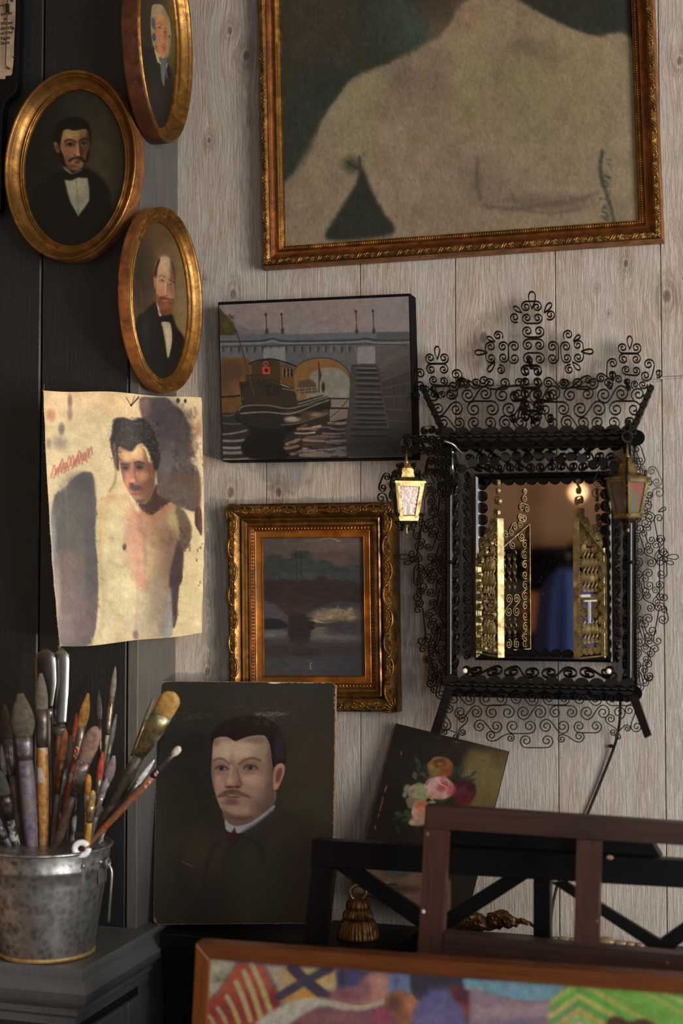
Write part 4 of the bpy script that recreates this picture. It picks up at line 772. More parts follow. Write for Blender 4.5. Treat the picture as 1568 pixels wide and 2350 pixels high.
GAIN = dict(oval_man=g3(1.15), oval_woman=g3(.85), oval_bald=g3(.95), nude=g3(1.0), boat=g3(1.0), river=g3(1.0), torso=(1.0,.95,.86), moustache=g3(1.12), flowers=g3(.95), reclining=g3(.95))
M = {}
M['white'] = mat_whitewash()
M['dark'] = mat_darkwood('charcoal_boards', (24,26,27), .46, .5)
M['greyboard'] = mat_darkwood('grey_painted_board', (88,86,82), .38, .3)
M['cabinet'] = mat_darkwood('dark_grey_cabinet_paint', (88,90,91), .34, .12)
M['cabfront'] = mat_darkwood('black_cabinet_paint', (34,34,34), .36, .12)
M['black'] = mat_simple('black_paint', (10,10,10), .42, var=.2, bump=.1, spec=.2)
M['blackedge'] = mat_simple('black_canvas_edge', (7,7,7), .85, spec=.15)
M['blackiron'] = mat_simple('black_iron', (12,12,13), .24, metal=0, var=.3, bump=.3, bscale=420, spec=.45)
M['bronze'] = mat_gold('bronzed_strip', (44,36,26), (22,19,15), .36, 0, .75, 120, .15)
M['brass'] = mat_gold('aged_brass', (176,152,100), (96,78,44), .30, .2, .95, 90, .3)
M['brasspaint'] = mat_gold('pale_gold_paint', (186,162,104), (104,84,46), .34, .2, .55, 90, .3)
M['gold'] = mat_gold('old_gilding', (172,122,60), (110,70,32), .36, .3, .8)
M['goldrim'] = mat_gold('worn_gilt_rim', (172,108,54), (120,70,34), .42, .5, .15)
M['redwoodrim'] = mat_gold('reddish_gilt_rim', (104,56,30), (60,30,18), .5, .6, .2)
M['gold2'] = mat_gold('carved_gilding', (164,120,62), (86,58,30), .34, .4, .85, 70, .4)
M['goldflat'] = mat_gold('orange_gilt_slip', (176,112,36), (134,72,24), .36, 0, .6, 40, .1)
M['goldbright'] = mat_gold('bright_gilding', (190,138,68), (122,72,32), .32, .2, .85, 80, .3)
M['redfold'] = mat_gold('red_bole_gilding', (150,88,36), (96,42,20), .38, .3, .65, 60, .2)
M['mahog'] = mat_wood('mahogany_brown', (70,38,28), (42,24,18), .45, False, 0, 30, (150,104,76))
M['mahogh'] = mat_wood('mahogany_brown_rail', (60,35,26), (36,22,17), .42, True, 0, 30, (140,98,72))
M['orange'] = mat_wood('honey_brown_wood', (104,58,22), (72,36,15), .35, True, .2, 30)
M['orangev'] = mat_wood('honey_brown_stile', (120,68,26), (80,40,15), .35, False, .2, 30)

# ---------------------------------------------------------------- the room
def rect(mb, x0, x1, y0, y1, z0, z1): mb.box((x0,y0,z0), (x1,y1,z1))
def structure(mb, name, mat, **k):
    o = mb.build(name, mat, None, **k); o['kind'] = 'structure'; return o
XR, XL, YB, ZC = 2.35, -1.5, -4.6, 2.75
# white boards: each board of the wall with eased edges and a fine gap
seams = [XP] + [on_y(x, 1000, 0).x for x in (611, 827, 1046, 1277, 1520)]
w = seams[-1]-seams[-2]
while seams[-1] < XR: seams.append(seams[-1]+w)
seams[0] = XP-.05
mb = MB()
rnd = random.Random(5)
for a, b in zip(seams[:-1], seams[1:]):
    cuts = [0, ZC]
    if a > .1: cuts = [0, on_y(1160, 886, 0).z if a < .44 else (on_y(1540, 866, 0).z if a < .5 else rnd.uniform(.8, 2)), ZC]
    for z0, z1 in zip(cuts[:-1], cuts[1:]):
        g = .0005; e = .0010
        A, B = a+g, b-g; zz0 = z0+(.0012 if z0 else 0); zz1 = z1-(.0012 if z1 < ZC else 0)
        vs = [(A,0.0022,zz0),(A+e,0,zz0+e),(B-e,0,zz0+e),(B,0.0022,zz0),(B,0.0022,zz1),(B-e,0,zz1-e),(A+e,0,zz1-e),(A,0.0022,zz1),(A,.0031,zz0),(B,.0031,zz0),(B,.0031,zz1),(A,.0031,zz1)]
        mb.add(vs, [(1,2,5,6),(0,1,6,7),(2,3,4,5),(0,3,2,1),(7,6,5,4),(8,0,7,11),(3,9,10,4),(0,8,9,3),(7,4,10,11)])
mb.box((XP-.06,.0032,0),(XR,.05,ZC))
structure(mb, 'wall_back', M['white'])
# dark pilaster: front face of boards, separate grey corner board on the return
mb = MB()
ps = [XL] + sorted([on_y(x, 300, YP).x for x in (98,)]+[XP-.30]) + [XP]
ps = [XL, -1.2, -1.0, -.80, on_y(-115, 300, YP).x, on_y(98, 300, YP).x, XP-.018]
for a, b in zip(ps[:-1], ps[1:]):
    g = .0012; e = .002; A, B = a+g, b-g
    mb.add([(A,YP+e,0),(A+e,YP,0),(B-e,YP,0),(B,YP+e,0),(A,YP+e,ZC),(A+e,YP,ZC),(B-e,YP,ZC),(B,YP+e,ZC),(A,YP+.02,0),(B,YP+.02,0),(A,YP+.02,ZC),(B,YP+.02,ZC)],
           [(1,2,6,5),(0,1,5,4),(2,3,7,6),(8,0,4,10),(3,9,11,7)])
mb.box((XL,YP+.012,0),(XP-.018,.0,ZC))
structure(mb, 'wall_left', M['dark'])
mb = MB()
mb.box((XP-.016,YP-.002,0),(XP,-.072,ZC)); mb.box((XP-.018,-.0705,0),(XP-.003,.003,ZC)); mb.box((XP-.017,YP+.006,0),(XP-.012,-.01,ZC))
structure(mb, 'trim_1', M['greyboard'], bevel=.0012)
mb = MB(); mb.box((XL-.1,YB-.1,-.05),(XR+.1,.1,0)); structure(mb, 'floor', mat_wood('oak_floor', (120,88,58), (84,58,38), .5))
mb = MB(); mb.box((XL-.1,YB-.1,ZC),(XR+.1,.1,ZC+.05)); structure(mb, 'ceiling', mat_simple('cream_ceiling', (190,178,158), .8, var=.05))
plaster = mat_simple('warm_plaster', (176,142,112), .8, var=.12, vscale=3)
mb = MB(); mb.box((XL-.1,YB-.1,0),(XR+.1,YB,ZC)); structure(mb, 'wall_front', plaster)
mb = MB(); mb.box((XL-.1,YB,0),(XL,YP,ZC)); structure(mb, 'wall_far_left', plaster)
# right wall with the shop window
WY0, WY1, WZ0, WZ1 = -2.5, -1.15, .95, 2.25
mb = MB(); mb.box((XR,YB,0),(XR+.1,.05,WZ0)); mb.box((XR,YB,WZ1),(XR+.1,.05,ZC)); mb.box((XR,YB,WZ0),(XR+.1,WY0,WZ1)); mb.box((XR,WY1,WZ0),(XR+.1,.05,WZ1)); structure(mb, 'wall_right', plaster)
mb = MB()
for a, b in (((XR-.02,WY0-.06,WZ0-.06),(XR+.06,WY0,WZ1+.06)),((XR-.02,WY1,WZ0-.06),(XR+.06,WY1+.06,WZ1+.06)),((XR-.02,WY0,WZ1),(XR+.06,WY1,WZ1+.06)),((XR-.04,WY0-.08,WZ0-.06),(XR+.06,WY1+.08,WZ0))): mb.box(a, b)
mb.box((XR+.02,(WY0+WY1)/2-.02,WZ0),(XR+.05,(WY0+WY1)/2+.02,WZ1))
structure(mb, 'window_1', mat_simple('white_window_paint', (200,196,188), .5, var=.05))

# ---------------------------------------------------------------- dark cabinet at left and black shelf along the wall
XC = on_z(188, 2224, ZS).x; YC = on_z(188, 2224, ZS).y
cab = empty('corner_cabinet', (-.6, -.24, 0), 'dark grey painted corner cabinet with moulded cornice under the galvanised bucket', 'cabinet')
mb = MB()
x0 = -1.3
prof = [(0,0),(.002,-.006),(.001,-.014),(.010,-.022),(.014,-.028),(.010,-.040),(-.004,-.052),(-.012,-.056),(-.012,-.064),(-.020,-.070),(-.020,-.080)]
# cornice swept round the front right corner: front run then side run
def cornice(mb, prof, xl, xc, yc, yb, z):
    st = []
    for (o, dz) in prof: st.append([(xl, yc-o, z+dz), (xc+o, yc-o, z+dz), (xc+o, yb, z+dz)])
    vs = [p for r in st for p in r]; n = len(prof)
    fs = []
    for i in range(n-1):
        for k in range(2): fs.append((i*3+k, (i+1)*3+k, (i+1)*3+k+1, i*3+k+1))
    mb.add(vs, fs)
cornice(mb, prof, x0, XC, YC, -.004, ZS)
mb.add([(x0,YC,ZS),(XC,YC,ZS),(XC,YP-.003,ZS),(x0,YP-.003,ZS),(XC,-.004,ZS),(XP+.001,-.004,ZS),(XP+.001,YP-.003,ZS)], [(0,1,2,6,3),(6,2,4,5)])
mb.add([(x0,YC+.02,ZS-.08),(XC-.02,YC+.02,ZS-.08),(XC-.02,YP-.001,ZS-.08),(x0,YP-.001,ZS-.08)], [(3,2,1,0)])
mb.add([(XP+.001,-.004,ZS),(XC,-.004,ZS),(XC,-.004,ZS-.08),(XP+.001,-.004,ZS-.08)], [(0,1,2,3)])
mb.build('cornice', M['cabinet'], cab, auto=35)
mb = MB(); mb.box((x0,YC+.021,0),(XC-.021,YP-.001,ZS-.079))
mb.build('body', M['cabfront'], cab)
mb = MB(); mb.box((XC-.0205,YC+.03,.1),(XC-.012,YC+.075,ZS-.09)); mb.box((XC-.0205,YP-.05,.1),(XC-.012,YP-.006,ZS-.09)); mb.box((XC-.0205,YC+.0755,ZS-.16),(XC-.012,YP-.0505,ZS-.09))
mb.build('side_panel_moulding', M['cabinet'], cab, bevel=.002)
sh = empty('black_shelf', (.6, -.07, 0), 'long black painted shelf against the whitewashed wall carrying the small ornaments', 'shelf')
mb = MB(); XS0, XS1 = XC+.0148, 1.6; YS = -.145
mb.box((XS0,YS,ZS-.022),(XS1,-.002,ZS-.002))
mb.build('shelf_top', M['black'], sh, bevel=.002)
mb = MB(); mb.box((XS0,YS+.006,ZS-.034),(XS1,-.004,ZS-.0225)); mb.box((XS0,YS+.013,ZS-.075),(XS1,-.004,ZS-.0345)); mb.box((XS0,YS+.02,0),(XS1,-.004,ZS-.0755))
mb.build('front_moulding', M['black'], sh, bevel=.0015)

mb = MB()
for a, b in (((1.15,YB,.95),(1.2,YB+.04,2.25)),((2.4,YB,.95),(2.45,YB+.04,2.25)),((1.15,YB,2.2501),(2.45,YB+.04,2.3)),((1.15,YB,.9),(2.45,YB+.06,.9499))): mb.box(a, b)
structure(mb, 'fill_light_frame', mat_simple('fill_frame_paint', (200,196,188), .5, var=.05))  # added frame around the front fill light; the wall has no opening here
# ---------------------------------------------------------------- pictures
def art_surface(P, pos, nu, nv, gain, name, mat, parent, label=None, mask=None, back=0.0, nback=None):
    """pos(u, v) -> world point; colour sampled from the painted artwork"""
    V = np.array([tuple(pos(i/(nu-1), j/(nv-1))) for j in range(nv) for i in range(nu)])
    d = V-np.array(CAM); z = d@np.array(FWD); px = 784+F*(d@np.array(RGT))/z; py = 1175-F*(d@np.array(UPV))/z
    c = P.sample(px, py)/255.; c = np.where(c <= .04045, c/12.92, ((c+.055)/1.055)**2.4); lu = (c@np.array([.25,.6,.15]))[:, None]; c = np.clip((lu+(c-lu)*.86)*np.array(gain), .002, .86)
    idx = np.arange(nu*nv).reshape(nv, nu)
    f = np.stack([idx[:-1,:-1], idx[1:,:-1], idx[1:,1:], idx[:-1,1:]], -1).reshape(-1, 4)
    if mask is not None:
        m = np.array([mask(i/(nu-1), j/(nv-1)) for j in range(nv) for i in range(nu)]); f = f[m[f].all(1)]
    org = ORG[parent.name] if parent is not None else Vector((0,0,0))
    V = V-np.array(org)
    me = bpy.data.meshes.new(name); me.vertices.add(len(V)); me.vertices.foreach_set('co', V.ravel())
    me.loops.add(f.size); me.loops.foreach_set('vertex_index', f.ravel().astype(np.int32))
    me.polygons.add(len(f)); me.polygons.foreach_set('loop_start', np.arange(0, f.size, 4, dtype=np.int32)); me.polygons.foreach_set('use_smooth', [True]*len(f))
    me.update(calc_edges=True); me.validate()
    a = me.color_attributes.new('art', 'FLOAT_COLOR', 'POINT'); a.data.foreach_set('color', np.concatenate([c, np.ones((len(c), 1))], 1).ravel().astype(np.float32))
    me.materials.append(mat); o = bpy.data.objects.new(name, me); COL.objects.link(o)
    if parent is not None: o.parent = parent
    if label: o['label'] = label
    if back:
        m = o.modifiers.new('thickness', 'SOLIDIFY'); m.thickness = back; m.offset = -1
    return o
def bil(q):
    q = [Vector(p) for p in q]          # TL TR BR BL
    return lambda u, v: (q[0]*(1-u)+q[1]*u)*(1-v)+(q[3]*(1-u)+q[2]*u)*v

def oval_frame(name, label, cat, c, u, n, a, b, w, dep, art, gain, mf, mr, pmat):
    c = Vector(c); u = Vector(u).normalized(); n = Vector(n).normalized(); v = Vector((0,0,1)); seg = 128
    t = empty(name, c-n*0, label, cat)
    def ringpts(o, h):
        return [c+u*((a-w+o)*cos(2*pi*k/seg))+v*((b-w+o)*sin(2*pi*k/seg))+n*h for k in range(seg)]
    def sweep(prof, nm, mat, lab=None):
        mb = MB(); vs = []; m = len(prof)
        for o, h in prof: vs += ringpts(o*w, h*dep)
        fs = [(i*seg+k, i*seg+(k+1)%seg, (i+1)*seg+(k+1)%seg, (i+1)*seg+k) for i in range(m-1) for k in range(seg)]
        mb.add(vs, fs); mb.build(nm, mat, t, smooth=True, label=lab)
    sweep([(0,.28),(0,.42),(.03,.50),(.08,.53),(.13,.50),(.155,.455),(.18,.50),(.22,.52),(.26,.49),(.29,.47),(.36,.49),(.48,.56),(.60,.68),(.68,.80),(.715,.84),(.73,.81),(.75,.86),(.80,.94),(.87,1.0),(.93,.99),(.97,.95),(1.0,.88)], 'frame_moulding', mf)
    sweep([(1.0,.88),(1.012,.86),(1.015,.80),(.99,.10),(.97,.0),(0,.0)], 'outer_edge', mr, 'brownish worn outer edge')
    def pos(x, y): return c+u*((x*2-1)*(a-w*.93))+v*((1-2*y)*(b-w*.93))+n*dep*.34
    art_surface(art, pos, int(2*(a-w)/.00062), int(2*(b-w)/.00062), gain, 'painted_panel', pmat, t, mask=lambda x, y: (2*x-1)**2+(2*y-1)**2 < 1.0)
    return t

PM = mat_paint('oil_paint_on_canvas', .5, 1400, .25, .30, 70, .25)
PMS = mat_paint('smooth_varnished_oil', .40, 2500, .05, .35, 120, .10)
PMR = mat_paint('rough_canvas_paint', .62, 1250, .6, .2, 60, .3)
PMB = mat_paint('brushed_oil_paint', .42, 2200, .08, .35, 90, .5)

# --- first oval: man with sideburns, on the front of the pilaster
dep = .030; yf = YP-dep
L = on_y(8, 378, yf); Rr = on_y(313, 378, yf); Tp = on_y(160, 159, yf); Bt = on_y(160, 597, yf)
c = Vector(((L.x+Rr.x)/2, YP-.0005, (Tp.z+Bt.z)/2))
oval_frame('oval_picture', 'oval gilt-framed portrait of a man with sideburns and a black bow tie', 'picture', c, (1,0,0), (0,-1,0), (Rr.x-L.x)/2, (Tp.z-Bt.z)/2, .0255, dep, art_oval_man(), GAIN['oval_man'], M['gold'], M['goldrim'], PMS)
# --- second oval: lady in lace bonnet, on the pilaster return
dep = .030; xf = XP+.0305
y1 = on_x(321, 80, xf).y; y2 = on_x(444, 80, xf).y; zt = on_x(385, -148, xf).z; zb = on_x(378, 320, xf).z
c = Vector((XP+.0005, (y1+y2)/2, (zt+zb)/2))
oval_frame('oval_picture', 'oval gilt-framed portrait of an old lady in a lace bonnet', 'picture', c, (0,1,0), (1,0,0), (y2-y1)/2, (zt-zb)/2, .0235, dep, art_oval_woman(), GAIN['oval_woman'], M['goldbright'], M['redwoodrim'], PMS)
# --- third oval: bald man, hanging askew from the return
A = Vector((-.241,-.205,0)); u = (Vector((-.2115,-.032,0))-A).normalized(); n = Vector((u.y, -u.x, 0)); dep = .0225
pl = on_p(301, 690, A, n); pr = on_p(466, 690, A, n); zt = on_p(395, 479, A, n).z; zb = on_p(372, 898, A, n).z
cf = (pl+pr)/2; c = Vector((cf.x, cf.y, (zt+zb)/2))-n*dep
oval_frame('oval_picture', 'oval gilt-framed portrait of a bald man with a red beard', 'picture', c, u, n, (pr-pl).length/2, (zt-zb)/2, .0225, dep, art_oval_bald(), GAIN['oval_bald'], M['goldbright'], M['goldrim'], PMS)

def rect_frame_part(q, n, prof, name, mat, parent, smooth=None, div=1):
    """q: outer corners TL TR BR BL; prof (inset, height)"""
    q = [Vector(p) for p in q]; n = Vector(n).normalized(); mb = MB(); m = len(prof); vs = []
    ein = []
    for i in range(4):
        a = (q[(i+1)%4]-q[i]).normalized(); b = (q[(i-1)%4]-q[i]).normalized(); ein.append(a+b)
    for o, h in prof:
        for i in range(4): vs.append(q[i]+ein[i]*o+n*h)
    fs = [(i*4+k, i*4+(k+1)%4, (i+1)*4+(k+1)%4, (i+1)*4+k) for i in range(m-1) for k in range(4)]
    mb.add(vs, fs)
    return mb.build(name, mat, parent, auto=30)
def side_iter(q, n, inset, h, step, sides=(0,1,2,3), trim=0.0):
    """walk along each side at an inset; yields point, direction, inward direction"""
    q = [Vector(p) for p in q]; n = Vector(n).normalized()
    for i in sides:
        a, b = q[i], q[(i+1)%4]; d = (b-a).normalized(); pr = (q[(i-1)%4]-a).normalized(); nx = (q[(i+2)%4]-b).normalized()
        p0 = a+(d+pr)*inset+n*h; p1 = b+(nx-d)*inset+n*h; Ld = (p1-p0).length-2*trim; k = max(1, round(Ld/step))
        inw = (pr-d*pr.dot(d)).normalized()
        for j in range(k+1): yield i, j, k, p0+d*(trim+Ld*j/k), d, inw

# --- large gilt frame with the bare-shouldered study
N = Vector((0,-1,0)); yb = -.0012; H = .030
fp = lambda x, y: on_y(x, y, yb-H*.93)
q = [fp(577,-620), fp(1476,-620), fp(1523,549), fp(600,613)]
q = [Vector((p.x, yb, p.z)) for p in q]
big = empty('gilt_framed_painting', (q[0]+q[1]+q[2]+q[3])/4, 'very large painting of bare shoulders and chest in an ornate gold frame', 'picture')
w = .0325
rect_frame_part(q, N, [(0,0),(0,.016),(.0015,.019),(.002,.024)], 'outer_edge', M['goldrim'], big)
rect_frame_part(q, N, [(.002,.024),(.004,.0265),(.009,.028),(.0125,.0255),(.0135,.0235)], 'carved_band', M['gold2'], big)
rect_frame_part(q, N, [(.0135,.0235),(.0145,.0245),(.0155,.0235),(.0165,.022),(.0215,.0195),(.0225,.0195)], 'cove', M['redfold'], big)
rect_frame_part(q, N, [(.0225,.0195),(.0232,.021),(.0243,.0185),(.0250,.0205),(.0262,.018),(.0300,.0155),(.0308,.0165),(.0318,.0160),(.0325,.014),(.0325,.006)], 'inner_lip', M['goldbright'], big)
mb = MB()
for i, j, k, p, d, inw in side_iter(q, N, .0283, .0172, .0034, (1,2,3)):
    if p.z < 2.3: mb.ball(p, .00155, 6, 4)
mb.build('bead_row', M['goldbright'], big, smooth=True)
mb = MB()
for i, j, k, p, d, inw in side_iter(q, N, .0070, .0275, .0305, (1,2,3), .012):
    if p.z > 2.3: continue
    for t in range(6):
        a = 2*pi*t/6; mb.ball(p+(d*cos(a)+inw*sin(a))*.0024+N*.0006, .0015, 6, 4)
    mb.ball(p+N*.001, .0014, 6, 4)
    for s in (-1, 1):
        for r_, off in ((.0046,0), (.0030,.0035)):
            pts = [p+d*s*(.0040+off+x*.0090)+inw*(r_*.75*sin(x*5.2+ (0 if s > 0 else pi)))+N*(.0009) for x in np.linspace(0, 1, 9)]
            mb.tube(pts, [.0006+.0013*sin(pi*min(1, x*1.15+.05)) for x in np.linspace(0, .86, 9)], 5, nref=N)
mb.build('leaf_ornament', M['gold2'], big, smooth=True)
def inner(q, w, h, n=N):
    q = [Vector(p) for p in q]; out = []
    for i in range(4):
        a = (q[(i+1)%4]-q[i]).normalized(); b = (q[(i-1)%4]-q[i]).normalized(); out.append(q[i]+(a+b)*w+n*h)
    return out
art_surface(art_nude(), bil(inner(q, .0315, .0085)), 420, 540, GAIN['nude'], 'painted_canvas', PMR, big)

# --- boat canvas
bt = empty('unframed_canvas', on_y(730, 870, -.018), 'unframed canvas of a barge moored by an arched stone bridge', 'picture')
yf = -.036
qf = [on_y(500,693,yf), on_y(941,673,yf), on_y(952,1052,yf), on_y(511,1059,yf)]
mb = MB(); mb.slab([qf[3], qf[2], qf[1], qf[0]], N, .0345, .0012); mb.build('black_edge', M['blackedge'], bt, auto=30)
qa = [on_y(503,700,yf-.0003), on_y(938,680,yf-.0003), on_y(947,1048,yf-.0003), on_y(512,1056,yf-.0003)]
art_surface(art_boat(), bil(qa), 520, 440, GAIN['boat'], 'painted_face', PMB, bt)

# --- carved gilt frame with dusky river
H = .036; fp = lambda x, y: on_y(x, y, yb-.030)
q = [fp(518,1156), fp(904,1150), fp(911,1636), fp(522,1634)]; q = [Vector((p.x, yb, p.z)) for p in q]
gf = empty('carved_gilt_picture', (q[0]+q[1]+q[2]+q[3])/4, 'small dusky river bridge painting in a wide carved gold frame', 'picture')
rect_frame_part(q, N, [(0,0),(0,.020),(.0012,.0235),(.002,.0225)], 'outer_edge', M['gold2'], gf)
rect_frame_part(q, N, [(.002,.0225),(.0045,.028),(.009,.0325),(.014,.0325),(.0185,.0285),(.0205,.0245),(.0215,.023)], 'carved_band', M['gold2'], gf)
rect_frame_part(q, N, [(.0215,.023),(.0225,.0265),(.0245,.0275),(.026,.0255),(.027,.0225),(.0295,.0195),(.0325,.0205),(.0335,.0225),(.0345,.0205)], 'ridge_moulding', M['gold2'], gf)
rect_frame_part(q, N, [(.0345,.0205),(.0350,.0175),(.0400,.0155),(.0405,.0165)], 'dentil_bed', M['redfold'], gf)
rect_frame_part(q, N, [(.0405,.0165),(.0415,.0170),(.0425,.0160),(.0500,.0135),(.0508,.0145),(.0515,.012),(.0515,.006)], 'slip', M['goldflat'], gf)
mb = MB()
for i, j, k, p, d, inw in side_iter(q, N, .0374, .0165, .0052):
    Mx = Matrix((d, inw, N)).transposed().to_4x4(); Mx.translation = p
    mb.ball(p, .0016, 6, 5, M=Mx.to_3x3(), sc=(.95,1.8,1.0))
mb.build('dentil_row', M['gold2'], gf, smooth=True)
mb = MB(); rn = random.Random(8)
for i, j, k, p, d, inw in side_iter(q, N, .0105, .0318, .036, (0,1,2,3), .020):
    s = 1 if j % 2 else -1
    def P_(a, b, h=0): return p+d*a+inw*b+N*(h-abs(b)*abs(b)*22)
    # C-scroll with curled ends and a shell between
    pts = [P_(.014*cos(t)*(1.05), s*(.0075*sin(t)-.001), .0006) for t in np.linspace(.1, pi-.1, 13)]
    cur = [P_(-.0125+.0026*cos(t), s*(.0026*sin(t)), .0008) for t in np.linspace(2.2, 7, 9)]
    mb.tube(pts+cur, [.0010+.0011*sin(pi*x) for x in np.linspace(.15, 1, 22)], 6, nref=N)
    cur2 = [P_(.0120+.0022*cos(t), s*(-.0025+.0022*sin(t)), .0006) for t in np.linspace(1, 7, 9)]
    mb.tube(cur2, .0010, 5, nref=N)
    for t in range(5):
        a = -1.0+t*.5; mb.tube([P_(.0008*t-.0016, -s*.001, .0010), P_(.0062*sin(a), -s*(.002+.0048*cos(a)), .0006)], [.0005, .0011], 5, nref=N)
    mb.ball(P_(.0, s*.0035, .0004), .0020, 7, 5)
    for t in range(7):
        mb.ball(P_(rn.uniform(-.016,.016), rn.uniform(-.007,.007), .0003), rn.uniform(.0004,.0010), 5, 4)
for i in range(4):      # corner leaves
    a = (q[(i+1)%4]-q[i]).normalized(); b = (q[(i-1)%4]-q[i]).normalized(); o = q[i]
    for t in np.linspace(.12, pi/2-.12, 6):
        dd = a*cos(t)+b*sin(t); mb.tube([o+dd*.004+N*.025, o+dd*.012+N*.0325, o+dd*.021+N*.0312, o+dd*.026+N*.027], [.0006,.0016,.0015,.0004], 5, nref=N)
mb.build('scroll_relief', M['gold2'], gf, smooth=True)
mb = MB()
for (i, sx, sy) in ((0,.004,.0065), (1,.0035,.003)):
    a = (q[(i+1)%4]-q[i]).normalized(); b = (q[(i-1)%4]-q[i]).normalized()
    mb = MB(); mb.ball(q[i]+a*sx*.9+b*sy+N*.0215, .0038, 9, 6, sc=(.9,.8,1.5)); mb.build('plaster_chip', mat_simple('bare_plaster', (206,192,176), .8), gf, smooth=True, label='pale chipped plaster corner')
art_surface(art_river(), bil(inner(q, .0508, .0085)), 330, 450, GAIN['river'], 'painted_canvas', PMB, gf)

# --- pinned canvas sheet round the pilaster corner
XS_ = [97,150,220,310,360,410,468]; YS_ = [-.228,-.206,-.183,-.158,-.122,-.080,-.034]
def sheet(u, v):
    xl = np.interp(v, [0,.35,.7,1], [99,108,121,137]); xr = np.interp(v, [0,.05,.6,1], [462,464,469,463])
    yt = 896+u*18-3*sin(pi*u)+2*sin(u*11); yb_ = 1483-32*u**1.6+2*sin(u*9)
    x = xl+(xr-xl)*u; y = yt+(yb_-yt)*v
    yy = np.interp(x, XS_, YS_)-.004*sin(pi*u)*sin(3.1*v+.4)-.010*max(0, .12-u)/.12*sin(pi*v*.9)+.002*sin(6*v+9*u)*u
    return on_y(x+.5*sin(37*v+3*sin(9*v)), y, yy)
XS2 = np.linspace(90, 475, 40); Y2 = boxblur(np.interp(XS2, XS_, YS_)[:, None].repeat(3, 1), 2)[:, 0]
XS_, YS_ = list(XS2), list(Y2)
ts = empty('pinned_canvas', sheet(.5,.5), 'loose unframed canvas study of a bare-chested curly-haired man, pinned at the corner', 'picture')
art_surface(art_torso(), sheet, 400, 640, GAIN['torso'], 'painted_sheet', PM, ts, back=.0007)
nl = sheet(.555, .03)
mb = MB(); mb.tube([nl+Vector((.012,-.0012,.006)), nl+Vector((0,-.0012,-.008))], .0008, 6); mb.tube([nl+Vector((-.010,-.0012,.006)), nl+Vector((0,-.0012,-.008))], .0006, 6)
mb.build('hanging_wire', mat_simple('rusty_wire', (96,62,44), .5, metal=.5), ts, label='bent rusty wire')
mb = MB(); pa = sheet(0,0)
for k in range(26):
    v = k/25; p = sheet(0, v); mb.tube([p, p+Vector((-.0012-.0014*random.Random(k).random(),0,.0015*random.Random(k+9).uniform(-1,1)))], .00022, 4)
mb.tube([pa, pa+Vector((.002,0,.004)), pa+Vector((.001,0,.009))], .0002, 4)
for k in range(5):
    p = sheet(.03, .93+.01*k); mb.tube([p, p+Vector((-.004,.0,-.012)), p+Vector((-.007,.0,-.020-.003*k))], .00025, 4)
mb.build('frayed_threads', mat_simple('canvas_thread', (150,136,104), .9), ts)

# --- portrait board of the man with moustache, standing on the shelf
p0 = on_z(557, 2119, ZS-.0012); p0.y = min(p0.y, -.112); Vup = Vector((0, .062, .336)).normalized(); n = Vector((0, -Vup.z, Vup.y))
OFF = n*0
def ob(x, y, o=0.0): return on_p(x, y, p0, n)+n*o
bd = empty('portrait_board', p0, 'unframed worn board portrait of a man with a ginger moustache, standing on the shelf', 'picture')
q = [ob(361,1563), ob(771,1566), ob(763,2119), ob(352,2122)]
def rounded(q, rad, k=6):
    out = []
    for i in range(4):
        a = (q[i-1]-q[i]).normalized(); b = (q[(i+1)%4]-q[i]).normalized()
        c = q[i]+(a+b)*rad
        for j in range(k+1):
            t = pi/2*j/k; out.append(c-b*rad*cos(t)-a*rad*sin(t))
    return out
rq = rounded(q, .0085)
mb = MB(); mb.prism(rq, -n*.0055); mb.build('board', mat_simple('worn_board_edge', (150,120,92), .8, var=.5, vscale=160), bd)
uc = (q[1]-q[0]).length; vc = (q[3]-q[0]).length
def rmask(u, v):
    x = min(u, 1-u)*uc; y = min(v, 1-v)*vc; r = .0085
    return not (x < r and y < r and (x-r)**2+(y-r)**2 > r*r) and (x > .0002+.0006*(mnoise.noise(Vector((u*90, v*110, 0)))+.3) and y > .0002+.0006*(mnoise.noise(Vector((u*110, v*70, 5)))+.3))
art_surface(art_moustache(), bil([p+n*.0004 for p in q]), 470, 620, GAIN['moustache'], 'painted_face', PMS, bd, mask=rmask)

# --- tilted flower panel
c0 = on_z(1068, 2116, ZS-.0016); c0.y = max(-.105, min(c0.y, -.075)); Vup = Vector((0, .055, .28)).normalized(); n = Vector((0, -Vup.z, Vup.y))
of = lambda x, y: on_p(x, y, c0, n)
fl = empty('flower_panel', c0, 'tilted unframed panel painted with a bouquet of roses on a dark ground', 'picture')
q = [of(909,1660), of(1168,1724), of(1069,2114), of(810,2050)]
mb = MB(); mb.slab([q[3], q[2], q[1], q[0]], n, .005, .0004); mb.build('panel', M['blackedge'], fl)
art_surface(art_flowers(), bil([p+n*.0003 for p in q]), 320, 460, GAIN['flowers'], 'painted_face', PMB, fl)

